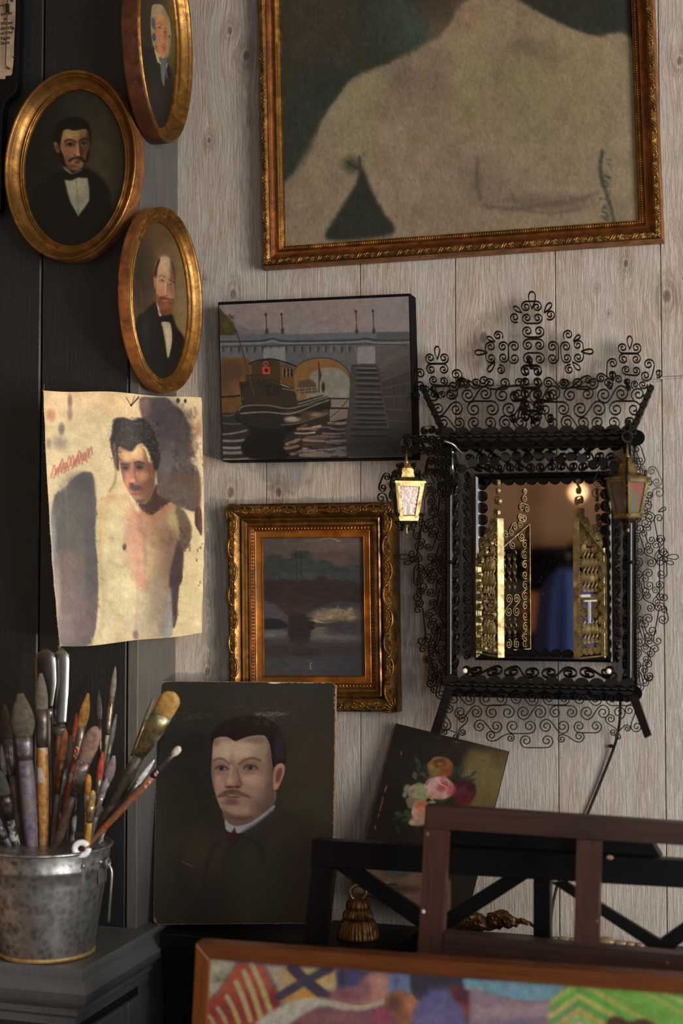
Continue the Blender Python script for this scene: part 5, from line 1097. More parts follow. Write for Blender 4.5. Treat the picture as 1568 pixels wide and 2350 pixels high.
# --- frames standing in front, on a low table
ZT = .80
tb = empty('side_table', (.6,-.5,0), 'dark wooden side table standing in front of the black shelf', 'table')
mb = MB(); mb.box((-.19,-.80,ZT-.03),(1.5,-.165,ZT)); mb.build('table_top', M['black'], tb, bevel=.003)
for x in (-.16, 1.44):
    for y in (-.77, -.20):
        mb = MB(); mb.box((x,y,0),(x+.04,y+.03,ZT-.0305)); mb.build('leg', M['black'], tb)
def bar(mb, px, yv, th, n=N):
    """px: 4 image-measured corners (TL TR BR BL) of a bar face lying on plane y=yv"""
    q = [on_y(x, y, yv) for x, y in px]; mb.slab([q[3], q[2], q[1], q[0]], n, th, .0015)
def toz(x, y, x2, y2, yv, z):     # continue an edge down to height z
    a = on_y(x, y, yv); b = on_y(x2, y2, yv); t = (z-a.z)/(b.z-a.z); return a+(b-a)*t
def post(mb, tl, tr, bl, br, yv, th, z):
    q = [on_y(*tl, yv), on_y(*tr, yv), toz(*tr, *br, yv, z), toz(*tl, *bl, yv, z)]; mb.slab([q[3], q[2], q[1], q[0]], N, th, .0015)
def part(fn, name, mat, parent, *a):
    mb = MB(); fn(mb, *a); return mb.build(name, mat, parent, auto=30)
yv = -.310; th = .018
bf = empty('cross_braced_frame', (on_y(1100,2100,yv).x, yv+th/2, ZT), 'black painted wooden frame with crossed diagonal braces behind the reddish one', 'wooden frame')
part(bar, 'top_rail', M['black'], bf, [(716,1927),(1700,1982),(1700,2046),(712,1988)], yv, th)
part(post, 'upright', M['black'], bf, (716,1989),(766,1991),(694,2170),(745,2170), yv+.0005, th-.001, ZT+.0003)
part(post, 'upright', M['black'], bf, (1224,2020),(1263,2022),(1224,2160),(1263,2160), yv+.0005, th-.001, ZT+.0003)
part(bar, 'diagonal_brace', M['black'], bf, [(766,1992),(826,1992),(1222,2258),(1222,2316)], yv+.002, .007)
part(bar, 'diagonal_brace', M['black'], bf, [(1150,2016),(1222,2010),(790,2290),(766,2258)], yv+.0095, .007)
part(bar, 'diagonal_brace', M['black'], bf, [(1265,2026),(1300,2024),(1700,2270),(1700,2314)], yv+.002, .007)
part(bar, 'diagonal_brace', M['black'], bf, [(1700,2026),(1700,2070),(1330,2330),(1265,2330)], yv+.0095, .007)
part(bar, 'back_bar', M['black'], bf, [(985,1882),(1486,1910),(1520,1966),(985,1940)], yv+.020, .016)
yv = -.385; th = .020
rf = empty('mahogany_stretcher_frame', (on_y(1250,2100,yv).x, yv+th/2, ZT), 'reddish brown wooden frame with a centre stile standing in front of the black one', 'wooden frame')
part(bar, 'top_rail', M['mahogh'], rf, [(976,1849),(1700,1899),(1700,1950),(974,1900)], yv, th)
part(post, 'stile', M['mahog'], rf, (974,1901),(1026,1904),(960,2160),(1016,2144), yv+.0004, th-.001, ZT+.0003)
part(post, 'stile', M['mahog'], rf, (1324,1926),(1379,1930),(1316,2175),(1373,2178), yv+.0006, th-.001, ZT+.05)
part(bar, 'bottom_rail', M['mahogh'], rf, [(1017,2141),(1700,2204),(1700,2262),(1013,2200)], yv-.0002, th)
mb = MB(); mb.ball(on_y(972,2092,yv), .0022, 10, 6, sc=(1,.3,1)); mb.build('white_paint_spot', mat_simple('white_drip', (190,184,176), .5), rf, smooth=True)
mb = MB(); mb.ball(on_y(1400,1968,-.3112), .0034, 10, 6, sc=(1.3,.2,.8)); mb.build('paint_chip', mat_simple('bare_wood_chip', (150,118,90), .7), bf, smooth=True)
yv = -.515; th = .022
ff = empty('wooden_framed_painting', (on_y(1100,2300,yv).x, yv+th/2, ZT), 'bright painting of a reclining figure in a honey-brown wooden frame, nearest the viewer', 'picture')
tl = on_y(450,2164,yv); tr = on_y(1568,2244,yv); d = (tr-tl).normalized(); tr = tl+d*.78
bl = toz(450,2164,441,2350,yv,ZT+.0003); br = Vector((tr.x, yv, ZT+.0003))
q = [tl, tr, br, bl]
ww = .0165
def rail(a, b, c_, d_): 
    mb = MB(); mb.slab([d_, c_, b, a], N, th, .002); return mb
qi = inner(q, ww, 0)
rail(q[0], q[1], qi[1], qi[0]).build('top_rail', M['orange'], ff, auto=30)
rail(qi[3], qi[2], q[2], q[3]).build('bottom_rail', M['orange'], ff, auto=30)
rail(q[0], qi[0], qi[3], q[3]).build('stile', M['orangev'], ff, auto=30)
rail(qi[1], q[1], q[2], qi[2]).build('stile', M['orangev'], ff, auto=30)
qa = inner(q, ww-.001, -.006)
art_surface(art_reclining(), bil(qa), 700, 220, GAIN['reclining'], 'painted_canvas', PMR, ff)
# ---------------------------------------------------------------- wrought scrollwork
def spiral(cx, cy, r, a0, sg, turns=1.55, rin=.2):
    n = max(10, int(turns*13)); out = []
    for i in range(n+1):
        t = i/n; a = a0+sg*t*turns*2*pi; rr = r*(1-(1-rin)*t**.85)
        out.append((cx+rr*cos(a), cy+rr*sin(a)))
    return out
def scroll(A, B, ra, rb=None, sa=1, kind='C', turns=1.55):
    """two curls joined by one strip; sa picks the side it passes, kind C or S"""
    rb = ra if rb is None else rb
    dx, dy = B[0]-A[0], B[1]-A[1]; L = math.hypot(dx, dy); dx /= L; dy /= L
    s = (-dy*sa, dx*sa); sb = s if kind == 'C' else (-s[0], -s[1])
    def sg(sv, along): return 1 if (-sv[1]*dx+sv[0]*dy)*along > 0 else -1
    sA = spiral(A[0], A[1], ra, math.atan2(s[1], s[0]), sg(s, -1), turns)
    sB = spiral(B[0], B[1], rb, math.atan2(sb[1], sb[0]), sg(sb, 1), turns)
    p0, p3 = sA[0], sB[0]; h = L*.42
    p1 = (p0[0]+dx*h, p0[1]+dy*h); p2 = (p3[0]-dx*h, p3[1]-dy*h); mid = []
    for k in range(1, 7):
        t = k/7; a, b, c, d = (1-t)**3, 3*t*(1-t)**2, 3*t*t*(1-t), t**3
        mid.append((a*p0[0]+b*p1[0]+c*p2[0]+d*p3[0], a*p0[1]+b*p1[1]+c*p2[1]+d*p3[1]))
    return sA[::-1]+mid+sB
def tear(x, y, L, ang, w=.34):
    """teardrop loop: point at x, y; opening out along ang"""
    out = []
    for k in range(15):
        t = k/14*2*pi; r = L*(.5-.5*cos(t)); q = w*L*sin(t)*(.5-.5*cos(t))**.6*.8
        out.append((x+r*cos(ang)-q*sin(ang), y+r*sin(ang)+q*cos(ang)))
    return out
def lace(mb, paths, mp, n, w, t):
    for p in paths: mb.ribbon([mp(x, y) for x, y in p], n, w, t)
def rows_of(x0f, x1f, ys, r, sp=2.15, phase=0):
    """rows of linked curls between left and right limits"""
    out = []
    for k, y in enumerate(ys):
        x0, x1 = x0f(y), x1f(y); n = int((x1-x0-2*r)/(sp*r))
        if n < 1: continue
        st = (x1-x0-2*r)/n; xs = [x0+r+i*st for i in range(n+1)]
        i = 0
        while i < n:
            kd = 'S' if (i//2+k) % 2 == 0 else 'C'
            out.append(scroll((xs[i], y+1.5*((i+k) % 2)), (xs[i+1], y-1.5*((i+k) % 2)), r*(1.0 if (i+k) % 3 else .9), None, 1 if (i//2+k+phase) % 2 else -1, kd)); i += 2
        if i == n: out.append(spiral(xs[n], y, r*.95, 1.2+k, 1 if k % 2 else -1))
    return out
def twisted(mb, a, b, r, pitch, seg=4, k=2):
    """a rod of square section twisted along its length"""
    a, b = Vector(a), Vector(b); T = (b-a).normalized(); u = T.orthogonal().normalized(); v = T.cross(u); L = (b-a).length; n = int(L/pitch*8)
    vs = []
    for i in range(n+1):
        p = a+T*(L*i/n); tw = 2*pi*(L*i/n)/pitch/2
        for j, (x, y) in enumerate(((1,.35),(-1,.35),(-1,-.35),(1,-.35))):
            vs.append(p+(u*(x*cos(tw)-y*sin(tw))+v*(x*sin(tw)+y*cos(tw)))*r)
    mb.add(vs, [(i*4+j, i*4+(j+1)%4, (i+1)*4+(j+1)%4, (i+1)*4+j) for i in range(n) for j in range(4)])

im = empty('ironwork_mirror', on_y(1240,1300,-.05), 'ornate black scrolled ironwork mirror with tall crest, open brass gates and lace skirt', 'mirror')
def planemap(p0, n): return lambda x, y: on_p(x, y, p0, n)
RY = -.100                                   # front ridge plane
cv = lambda X, Y: (860+X/2.2147, 660+Y/2.2147)   # close-view units to frame units
# crest: front plate leans forward
c0 = on_y(1230, 990, RY); c1 = on_y(1230, 872, -.026); nC = Vector((0, -(c1.z-c0.z), (c1.y-c0.y))).normalized()
mC = lambda x, y: on_p(x, y, c0, nC) if y > 872 else on_y(x, y, -.026)
nK = (nC+Vector((0,-1,0))).normalized()
P = []
c2 = lambda a, b, r, s=1, k='C', rb=None: P.append(scroll(cv(*a), cv(*b), r/2.2147, None if rb is None else rb/2.2147, s, k))
for a, b, r, s in (((770,97),(825,97),27,-1),((775,155),(829,155),27,1),((778,222),(836,222),30,1),((780,292),(836,292),30,-1),((782,362),(838,362),30,-1),
                   ((710,300),(710,360),30,1),((905,300),(905,360),30,-1),((652,300),(655,355),28,-1),((973,300),(978,358),28,1),
                   ((590,300),(592,358),27,1),((1033,292),(1035,355),27,-1)): c2(a, b, r, s)
for x, y, r, a0, g in ((713,152,28,1.0,1),(893,138,28,2.2,-1),(627,244,27,.5,-1),(640,418,26,-1.8,1),(985,240,28,2.4,1),(990,416,26,-1.3,-1)):
    X, Y = cv(x, y); P.append(spiral(X, Y, r/2.2147, a0, g))
for x, y, L, a in ((800,108,88,-pi/2),(748,128,50,-2.5),(862,128,60,-.95),(572,330,62,pi),(612,275,45,-2.6),(612,378,60,2.2),(1050,325,62,0),(1010,272,45,-.7),(1005,378,55,.8)):
    X, Y = cv(x, y); P.append(tear(X, Y, L/2.2147, a))
# left and right finials of the crest
for ox, oy in ((0,0),(979,-52)):
    for a, b, r, s in (((283,358),(352,358),28,1),((287,415),(350,415),27,-1),((232,437),(228,495),28,1),((415,442),(400,500),30,-1),((300,470),(350,475),24,1)):
        c2((a[0]+ox,a[1]+oy), (b[0]+ox,b[1]+oy), r, s)
    X, Y = cv(318+ox, 365+oy); P.append(tear(X, Y, 66/2.2147, -pi/2))
    for x, y, r, a0, g in ((218,548,20,1,1),(465,488,22,2,-1),(385,545,24,0,1),(260,520,24,3,1),(345,545,22,2,1)):
        X, Y = cv(x+ox, y+oy); P.append(spiral(X, Y, r/2.2147, a0, g))
P += rows_of(lambda y: 1006-(985-y)*.30, lambda y: 1456+(985-y)*.30, [970], 16.5)
P += rows_of(lambda y: 1002-(985-y)*.30, lambda y: 1460+(985-y)*.30, [939, 905], 18.5, 2.1, 1)
P += rows_of(lambda y: 1045, lambda y: 1205, [879], 14)+rows_of(lambda y: 1245, lambda y: 1410, [879], 14)
P += [scroll((1060,880),(1110,874),10,13,-1,'S'), scroll((1300,880),(1350,872),12,10,1,'S'), scroll((1380,868),(1405,862),11,9,-1,'S')]
mb = MB(); lace(mb, P, mC, nK, .0032, .00125); mb.build('crest_lattice', M['bronze'], im)
# central upright of small curls in front of the crest
P = []
for k, y in enumerate(range(858, 975, 26)): P.append(scroll((1209,y),(1235,y),12.5,None,1 if k % 2 else -1,'C'))
P += [scroll((1185,915),(1205,935),12,None,1,'S'), scroll((1262,915),(1242,935),12,None,-1,'S'), scroll((1180,965),(1205,950),10,None,1,'S'), scroll((1265,965),(1242,950),10,None,-1,'S')]
mF = lambda x, y: mC(x, y)+nK*.008; mb = MB(); lace(mb, P, mF, nK, .006, .0012); mb.build('crest_centrepiece', M['bronze'], im)
for x, y in ((1221,843),(1225,968),(1002,908),(1443,892)):
    mb = MB(); p = mC(x, y); mb.ball(p+nK*.020, .0046, 14, 9); mb.tube([p, p+nK*.018], [.004,.0018], 8); mb.build('ball_finial', M['bronze'], im, smooth=True)
# ribs of the crest and legs of the skirt: flared straps
def strap(pts, yv, w, name, nn=nC, out=.0):
    mb = MB(); q = [on_y(x, y, yv-out*i) for i, (x, y) in enumerate(pts)]; mb.ribbon(smooth_path(q, 5), nn, .009, w*.8); return mb.build(name, M['blackiron'], im)
def flare(pts, yv, name, out):
    q = [on_y(x, y, yv+(out if k > 1 else 0)) for k, (x, y) in enumerate(pts)]; mb = MB(); nn = (q[1]-q[0]).cross(q[3]-q[0]).normalized(); nn = nn if nn.y < 0 else -nn
    mb.slab(q, nn, .011, 0)
    for k in range(6):
        t_ = (k+.5)/6; c = (q[0]*(1-t_)+q[3]*t_+q[1]*(1-t_)+q[2]*t_)/2; disc(mb, c+nn*.0012, .0052, nn, (0,0,1), .0010, k=12)
    mb.build(name, M['blackiron'], im, auto=40)
# scalloped rails
def disc(mb, c, r, n, up, th=.0012, a0=0, a1=2*pi, k=16):
    n = Vector(n).normalized(); u = Vector(up).cross(n).normalized(); v = n.cross(u)
    pts = [c+u*(r*cos(a0+(a1-a0)*i/k))+v*(r*sin(a0+(a1-a0)*i/k)) for i in range(k+(0 if a1-a0 > 6.2 else 1))]
    mb.prism(pts, -n*th)
flare([(1014,1000),(1028,996),(972,880),(962,886)], RY, 'crest_rib', .070)
flare([(1440,996),(1454,1000),(1502,886),(1492,880)], RY, 'crest_rib', .070)
flare([(1022,1574),(1041,1578),(1010,1684),(988,1680)], RY, 'skirt_leg', -.012)
flare([(1436,1578),(1456,1574),(1495,1686),(1480,1694)], RY, 'skirt_leg', -.012)
def scallop_rail(y, xa, xb, ya_, yb2, name):
    mb = MB(); a = on_y(xa, ya_, RY); b = on_y(xb, yb2, RY); d = (b-a).normalized(); L = (b-a).length
    Z = Vector((0,0,1)); q = .011
    mb.slab([a-Z*q, b-Z*q, b+Z*q*.2, a+Z*q*.2], N, .018, .001)
    mb.slab([a-Z*.0185+N*-.004, b-Z*.0185+N*-.004, b-Z*.0112+N*-.004, a-Z*.0112+N*-.004], N, .010, .0005)
    mb.build(name, M['blackiron'], im)
    mb = MB(); n = 13
    for i in range(n):
        c = a+d*(L*(i+.5)/n)
        disc(mb, c+N*.0020+Z*.0014, .0112, N+Z*.3, (0,0,1), .0012); disc(mb, c+d*(L/n*.5)+N*.0030-Z*.0065, .0108, N-Z*.35, (0,0,1), .0012)
    mb.build('scallop_discs', M['blackiron'], im, auto=40)
    mb = MB(); o = N*.0058-Z*.0005
    for ph in (0, pi):
        m = int(L/.0016); pts = [a+d*(L*i/m)+o+(Z*cos(2*pi*L*i/m/.022+ph)+N*sin(2*pi*L*i/m/.022+ph))*.0011 for i in range(m+1)]
        mb.tube(pts, .0013, 5, nref=(0,0,1))
    mb.build('twisted_cable', M['blackiron'], im, smooth=True)
scallop_rail(1000, 1010, 1462, 1000, 994, 'top_rail')
scallop_rail(1572, 1022, 1456, 1567, 1579, 'bottom_rail')
# outer posts
for xa, xb in ((1034,1033),(1448,1446)):
    mb = MB(); a = on_y(xa, 1012, RY+.006); b = on_y(xb, 1570, RY+.006); mb.tube([a, b], .0042, 10)
    for t in (.0, .16, .5, .98): p = a+(b-a)*t; mb.tube([p-Vector((0,0,.0025)), p, p+Vector((0,0,.0025))], [.0046,.0058,.0046], 10)
    mb.build('outer_post', M['blackiron'], im, auto=40)
for xa, xb in ((1046,1044),(1436,1434)):
    mb = MB(); twisted(mb, on_y(xa, 1014, RY+.010), on_y(xb, 1568, RY+.010), .0034, .026); mb.build('twisted_rod', M['blackiron'], im)
mb = MB(); mb.tube([on_y(1038,1042,RY-.0035), on_y(1038,1100,RY-.0035)], .0030, 12); mb.ball(on_y(1038,1038,RY-.0035), .0038, 12, 8); mb.build('arm_pivot', mat_simple('steel_pin', (150,156,160), .2, metal=1.0, var=.1), im, smooth=True, label='bright steel pivot rod')
# inner frame and glass
IY = -.058
iq = [on_y(1086,1086,IY), on_y(1404,1080,IY), on_y(1402,1524,IY), on_y(1086,1516,IY)]
iq = [Vector((iq[0].x,IY,iq[0].z)), Vector((iq[1].x,IY,iq[0].z)), Vector((iq[1].x,IY,iq[3].z)), Vector((iq[0].x,IY,iq[3].z))]
rect_frame_part([p+Vector((0,-IY-.012,0)) for p in iq], N, [(0,0),(0,.040),(.001,.045),(.004,.047),(.007,.045),(.0085,.040),(.0085,.028)], 'inner_frame', M['blackiron'], im)
mb = MB(); g = inner(iq, .004, 0); g = [p+Vector((0,.014,0)) for p in g]
mb.slab([g[3], g[2], g[1], g[0]], N, .003)
t = NT('old_mirror'); f = t.noise(t.coord(), 9, 4, .6); sp_ = t.noise(t.coord(), 420, 2, .5)
t.set(Base_Color=t.mix(t.ramp(sp_, [(.74, G(0)), (.78, G(.8))]), (.84,.80,.76,1), lin((150,150,140))), Metallic=1.0, Roughness=t.ramp(sp_, [(.70, G(.025)), (.80, G(.4))]))
mb.build('mirror_glass', t.m, im)
mb = MB(); 
for i, j, k, p, d, inw in side_iter(iq, N, .0092, -.008, .0168, (0,1,2,3), .006): disc(mb, p, .0078, N, inw, .0008, k=14)
mb.build('scallop_edging', M['blackiron'], im)
# cove lattices between the ridge and the inner frame
oq = [on_y(1030,1016,RY), on_y(1450,1012,RY), on_y(1450,1572,RY), on_y(1030,1564,RY)]
for i, (nm, nr, nc) in enumerate((('top',3,13),('right',2,17),('bottom',1,8),('left',2,17))):
    a, b = oq[i], oq[(i+1)%4]; c_, d_ = iq[(i+1)%4], iq[i]
    nn = (b-a).cross(d_-a).normalized()
    if nn.y > 0: nn = -nn
    L = (b-a).length; Wd = (d_-a).length; fm = lambda x, y: (a*(1-x)+b*x)*(1-y)+(d_*(1-x)+c_*x)*y
    P = []; r = min(.5/nr*.92*Wd, L/nc*.47)
    for j in range(nr):
        y = (j+.5)/nr*Wd; n_ = nc; xs = [L*(.03+.94*(k+.5)/n_) for k in range(n_)]; k = 0
        while k+1 < n_: P.append(scroll((xs[k],y),(xs[k+1],y),r,None,1 if (k//2+j) % 2 else -1,'S')); k += 2
        if k < n_: P.append(spiral(xs[k], y, r, 0, 1))
    mb = MB(); lace(mb, P, lambda x, y: fm(x/L, y/Wd), nn, .0036, .0014)
    mb.build('cove_lattice', M['bronze'] if i in (2,) else M['blackiron'], im)
# leaf festoon under the top rail
mb = MB()
for k in range(15):
    x = 1060+k*25; y = 1072-26*sin(pi*(k+.5)/15)+6*cos(k*2.1)
    disc(mb, on_y(x, y, RY+.012), .0068, N+Vector((.3*sin(k*1.9),0,.3)), (0,0,1), .0009, k=12)
mb.tube(smooth_path([on_y(1052,1085,RY+.015), on_y(1110,1062,RY+.015), on_y(1170,1052,RY+.015), on_y(1240,1050,RY+.015), on_y(1310,1052,RY+.015), on_y(1370,1064,RY+.015), on_y(1420,1085,RY+.015)], 6), .0009, 5)
mb.build('leaf_festoon', M['blackiron'], im)
mb = MB(); mb.tube(smooth_path([on_y(998,1014,-.115), on_y(1020,1013,-.116), on_y(1040,1020,-.112), on_y(1052,1032,-.106), on_y(1062,1042,-.10)], 5), [.0010]*21, 6, flat=1.8); mb.build('bent_strip', mat_simple('bare_steel_strip', (140,146,150), .25, metal=.9, var=.1), im, smooth=True, label='bare steel strip')
# side flares lying towards the wall
WYP = -.032; mW = lambda x, y: on_y(x, y, WYP)
def wing(sign):
    P = []; r = 12.6; xin = 1018 if sign < 0 else 1462
    lim = (lambda y: float(np.interp(y, [1030,1100,1160,1275,1330,1400,1500,1575], [1000,985,966,950,958,962,975,1000]))) if sign < 0 else (lambda y: float(np.interp(y, [1010,1070,1160,1275,1330,1400,1500,1585], [1482,1478,1506,1524,1520,1522,1500,1480])))
    y = 1046 if sign < 0 else 1030; k = 0
    while y < 1572:
        x = xin; j = 0
        while (x > lim(y)+2) if sign < 0 else (x < lim(y)-0):
            if (k+j) % 2 == 0: P.append(scroll((x+2*sin(y), y), (x-sign*-5+3*cos(y), y+27), r*(.9+.14*sin(k*1.3+j)), None, sign*(1 if j % 2 else -1), 'S' if (k+j) % 4 else 'C'))
            x += sign*26.5; j += 1
        y += 26; k += 1
    ex = lambda yy: lim(yy)
    for (ya, yb3) in ((1190,1270),(1285,1370),(1400,1470),(1490,1555)):
        xa, xb = ex(ya), ex(yb3); P.append(scroll((xa+sign*2, ya), (xb+sign*4, yb3), 11, 11, sign, 'C', 1.3))
    P += [tear(ex(1278)+sign*4, 1278, 30, pi if sign < 0 else 0), tear(ex(1287)+sign*2, 1288, 22, pi-.25 if sign < 0 else .25), tear(ex(1180)+sign*2, 1175, 20, pi+.5 if sign < 0 else -.5)]
    P += [[(x+5, y+13) for x, y in p] for p in P[:-3:2]] if False else []
    mb = MB(); lace(mb, P, mW, N, .0045, .0012); mb.build('side_lattice', M['blackiron' if sign < 0 else 'bronze'], im)
    mb = MB(); Q = [[(x-sign*9, y+13) for x, y in p] for p in P[:-7:2]]; lace(mb, Q, lambda x, y: on_y(x, y, WYP-.022), N, .0045, .0011); mb.build('side_lattice', M['blackiron'], im)
    a = mW(xin+sign*-8, 1010); b = mW(xin+sign*-8, 1578); mb = MB(); mb.box((a.x-.0025, WYP-.003, b.z), (a.x+.0025, -.0015, a.z)); mb.build('back_stile', M['blackiron'], im)
wing(-1); wing(1)
# lace skirt
nS = Vector((0,-1,.16)).normalized(); mS = planemap(on_y(1240,1590,RY), nS)
P = rows_of(lambda y: 1030-(y-1590)*.25, lambda y: 1452+(y-1590)*.3, [1604], 15.5)
P += rows_of(lambda y: 1040, lambda y: 1438, [1635], 17, 2.1, 1)
P += rows_of(lambda y: 1085, lambda y: 1385, [1667], 16.5, 2.1)
P += [scroll((1208,1700),(1256,1700),16,None,1,'C'), scroll((1128,1688),(1172,1694),13,10,1,'S'), scroll((1330,1690),(1290,1696),13,10,-1,'S'), scroll((1062,1650),(1062,1680),12,9,-1,'S'), scroll((1402,1650),(1408,1680),12,9,1,'S'),
      scroll((1030,1628),(1022,1665),13,13,1,'S'), scroll((1445,1630),(1462,1668),13,13,-1,'S'), scroll((1440,1672),(1420,1690),9,8,1,'C'), scroll((1046,1690),(1022,1680),8,8,1,'C')]
mb = MB(); lace(mb, P, mS, nS, .0040, .0014); mb.build('skirt_lattice', M['blackiron'], im)
for x, y in ((1072,1538),(1400,1539)):
    mb = MB(); p = on_y(x, y, RY+.018); mb.ball(p+N*.014, .0037, 14, 10); mb.build('bead', mat_simple('cream_bead', (236,226,196), .35, var=.05), im, smooth=True, label='cream glass bead')
    mb = MB(); mb.lathe([(.0065,0),(.0065,.002),(.0035,.004),(.0022,.012)], Matrix.Translation(p) @ Matrix.Rotation(R(90), 4, 'X'), 16); mb.build('bead_cup', M['blackiron'], im, smooth=True)
# brass gates standing open in front of the glass
def gate(H, E, zb, zt_h, zt_e, name, lab):
    H = Vector((H[0], H[1], 0)); E = Vector((E[0], E[1], 0)); d = (E-H); L = d.length; d = d/L; n = Vector((d.y, -d.x, 0)); dp = .0085
    fm = lambda s, z: H+d*s+Vector((0,0,z))
    g_ = []
    mb = MB(); pts = [fm(0,zb), fm(L,zb), fm(L,zt_e), fm(0,zt_h), fm(0,zb)]
    for a, b in zip(pts[:-1], pts[1:]): mb.ribbon([a, b], n, dp, .0011)
    mb.tube([fm(-.001,zb-.003), fm(-.001,zt_h+.01)], .0022, 8)
    o = mb.build(name, M['brasspaint'], im, label=lab)
    P = []; r = .0072
    for s in (r+.0015, L-r-.0015):
        z = zb+.018; top = zt_h if s < L/2 else zt_e-.012; k = 0
        while z < top-.006:
            P.append(scroll((s, z), (s, z+.0148), r, None, (1 if s < L/2 else -1)*(1 if k % 2 else -1), 'C' if k % 2 else 'S')); z += .030; k += 1
    m = 5
    for k in range(m): P.append(spiral(.010+(L-.02)*k/(m-1), zb+.0085, .0074, 1.5, 1 if k % 2 else -1))
    zm = zb+(zt_h-zb)*.50
    for s in (.030, .047, .064): P.append(scroll((s, zm-.009), (s, zm+.009), .0075, None, 1 if s > .04 else -1, 'S'))
    for k in range(4):
        s = .014+(L-.03)*k/3; z = zt_h+(zt_e-zt_h)*s/L; P.append(spiral(s, z-.010, .0070, k, 1)); P.append(scroll((s-.002, z+.008), (s+.006, z+.017), .0055, .006, 1, 'C'))
    P += [scroll((L-.010, zt_e+.008), (L-.018, zt_e+.010), .0055, .0055, 1, 'C'), scroll((L-.004, zt_e+.022), (L-.015, zt_e+.024), .006, .006, -1, 'C'), scroll((L-.008, zt_e+.037), (L-.008, zt_e+.048), .0055, .004, 1, 'S')]
    mb = MB(); lace(mb, P, fm, n, .0036, .00085); mb.build('scroll_filling', M['brasspaint'], o)
    for s in (.026, .038, .050, .062):
        for a_, b_ in ((fm(s, zb+.018), fm(s, zm-.019)), (fm(s, zm+.019), fm(s, zt_h+(zt_e-zt_h)*s/L-.019))):
            mb = MB(); twisted(mb, a_, b_, .0030, .020); mb.build('twisted_bar', M['brasspaint'], o)
    return o, fm, d, n, L, zm
zb_ = iq[3].z+.011
xl = iq[0].x+.010; xr = iq[1].x-.010
gl = gate((xl,-.072), (xl+.046,-.152), zb_, on_y(1098,1285,-.072).z, on_y(1152,1190,-.15).z, 'gate', 'brass openwork gate at left, swung open')
gr = gate((xr,-.072), (xr-.026,-.152), zb_, on_y(1385,1275,-.072).z, on_y(1315,1190,-.15).z, 'gate', 'brass openwork gate at right with a white latch')
mb = MB(); o, fm, d, n, L, zm = gr
for s0, s1, z0, z1 in ((L-.026,L,.012,.0155),(L-.046,L-.010,.006,.0082),(L-.027,L-.024,-.022,.006)): 
    q = [fm(s0,zm+z0), fm(s1,zm+z0), fm(s1,zm+z1), fm(s0,zm+z1)]; nn = n if n.x < 0 else -n
    nn = n if n.dot(CAM-fm(0,zm)) > 0 else -n
    mb.slab([p+nn*.0075 for p in q], nn, .0028)
mb.build('latch', mat_simple('whitened_metal', (196,186,176), .6, var=.2), o)
# lantern arms and lanterns
def arm(pa, pe, name):
    """triangular scrolled bracket from post pa (x, y) out to pe"""
    pa = Vector((pa[0], pa[1], 0)); pe = Vector((pe[0], pe[1], 0)); d = (pe-pa); L = d.length; d /= L; n = Vector((d.y,-d.x,0))
    zt = on_y(1037,1012,RY).z; zb2 = on_y(1037,1132,RY).z; fm = lambda s, z: pa+d*s+Vector((0,0,z)); H_ = zt-zb2
    mb = MB(); P = []
    r = .0075; k = 0; z = zt-.002
    while z > zb2+.006:
        lim = L*(.98 if z > zt-.012 else max(.16, .80*(z-zb2)/H_)); s = .008; j = 0
        while s < lim:
            P.append(scroll((s, z), (s+.004, z-.0135), r*(.95+.1*sin(j+k)), None, 1 if (j+k) % 2 else -1, 'S' if j % 2 else 'C')); s += .0150; j += 1
        z -= .0285; k += 1
    P.append([(0, zt-.020), (L*.5, zt-.006), (L, zt+.004)]); P.append(scroll((L*.45, zt+.012), (L*.60, zt+.010), .006, .006, 1, 'C')); P.append(spiral(L*.3, zt+.010, .006, 0, 1)); P.append(scroll((.02, zb2+.01),(.006, zb2), .006, .004, 1, 'S'))
    lace(mb, P, fm, n, .0058, .00085)
    return mb.build(name, M['bronze'], im)
plx = on_y(1037,1070,RY-.003); prx = on_y(1446,1070,RY-.003)
LL = on_y(933,1130,-.175); LR = on_y(1441,1130,-.180)
arm((plx.x, plx.y), (LL.x, LL.y), 'lantern_bracket'); arm((prx.x, prx.y), (LR.x, LR.y), 'lantern_bracket')
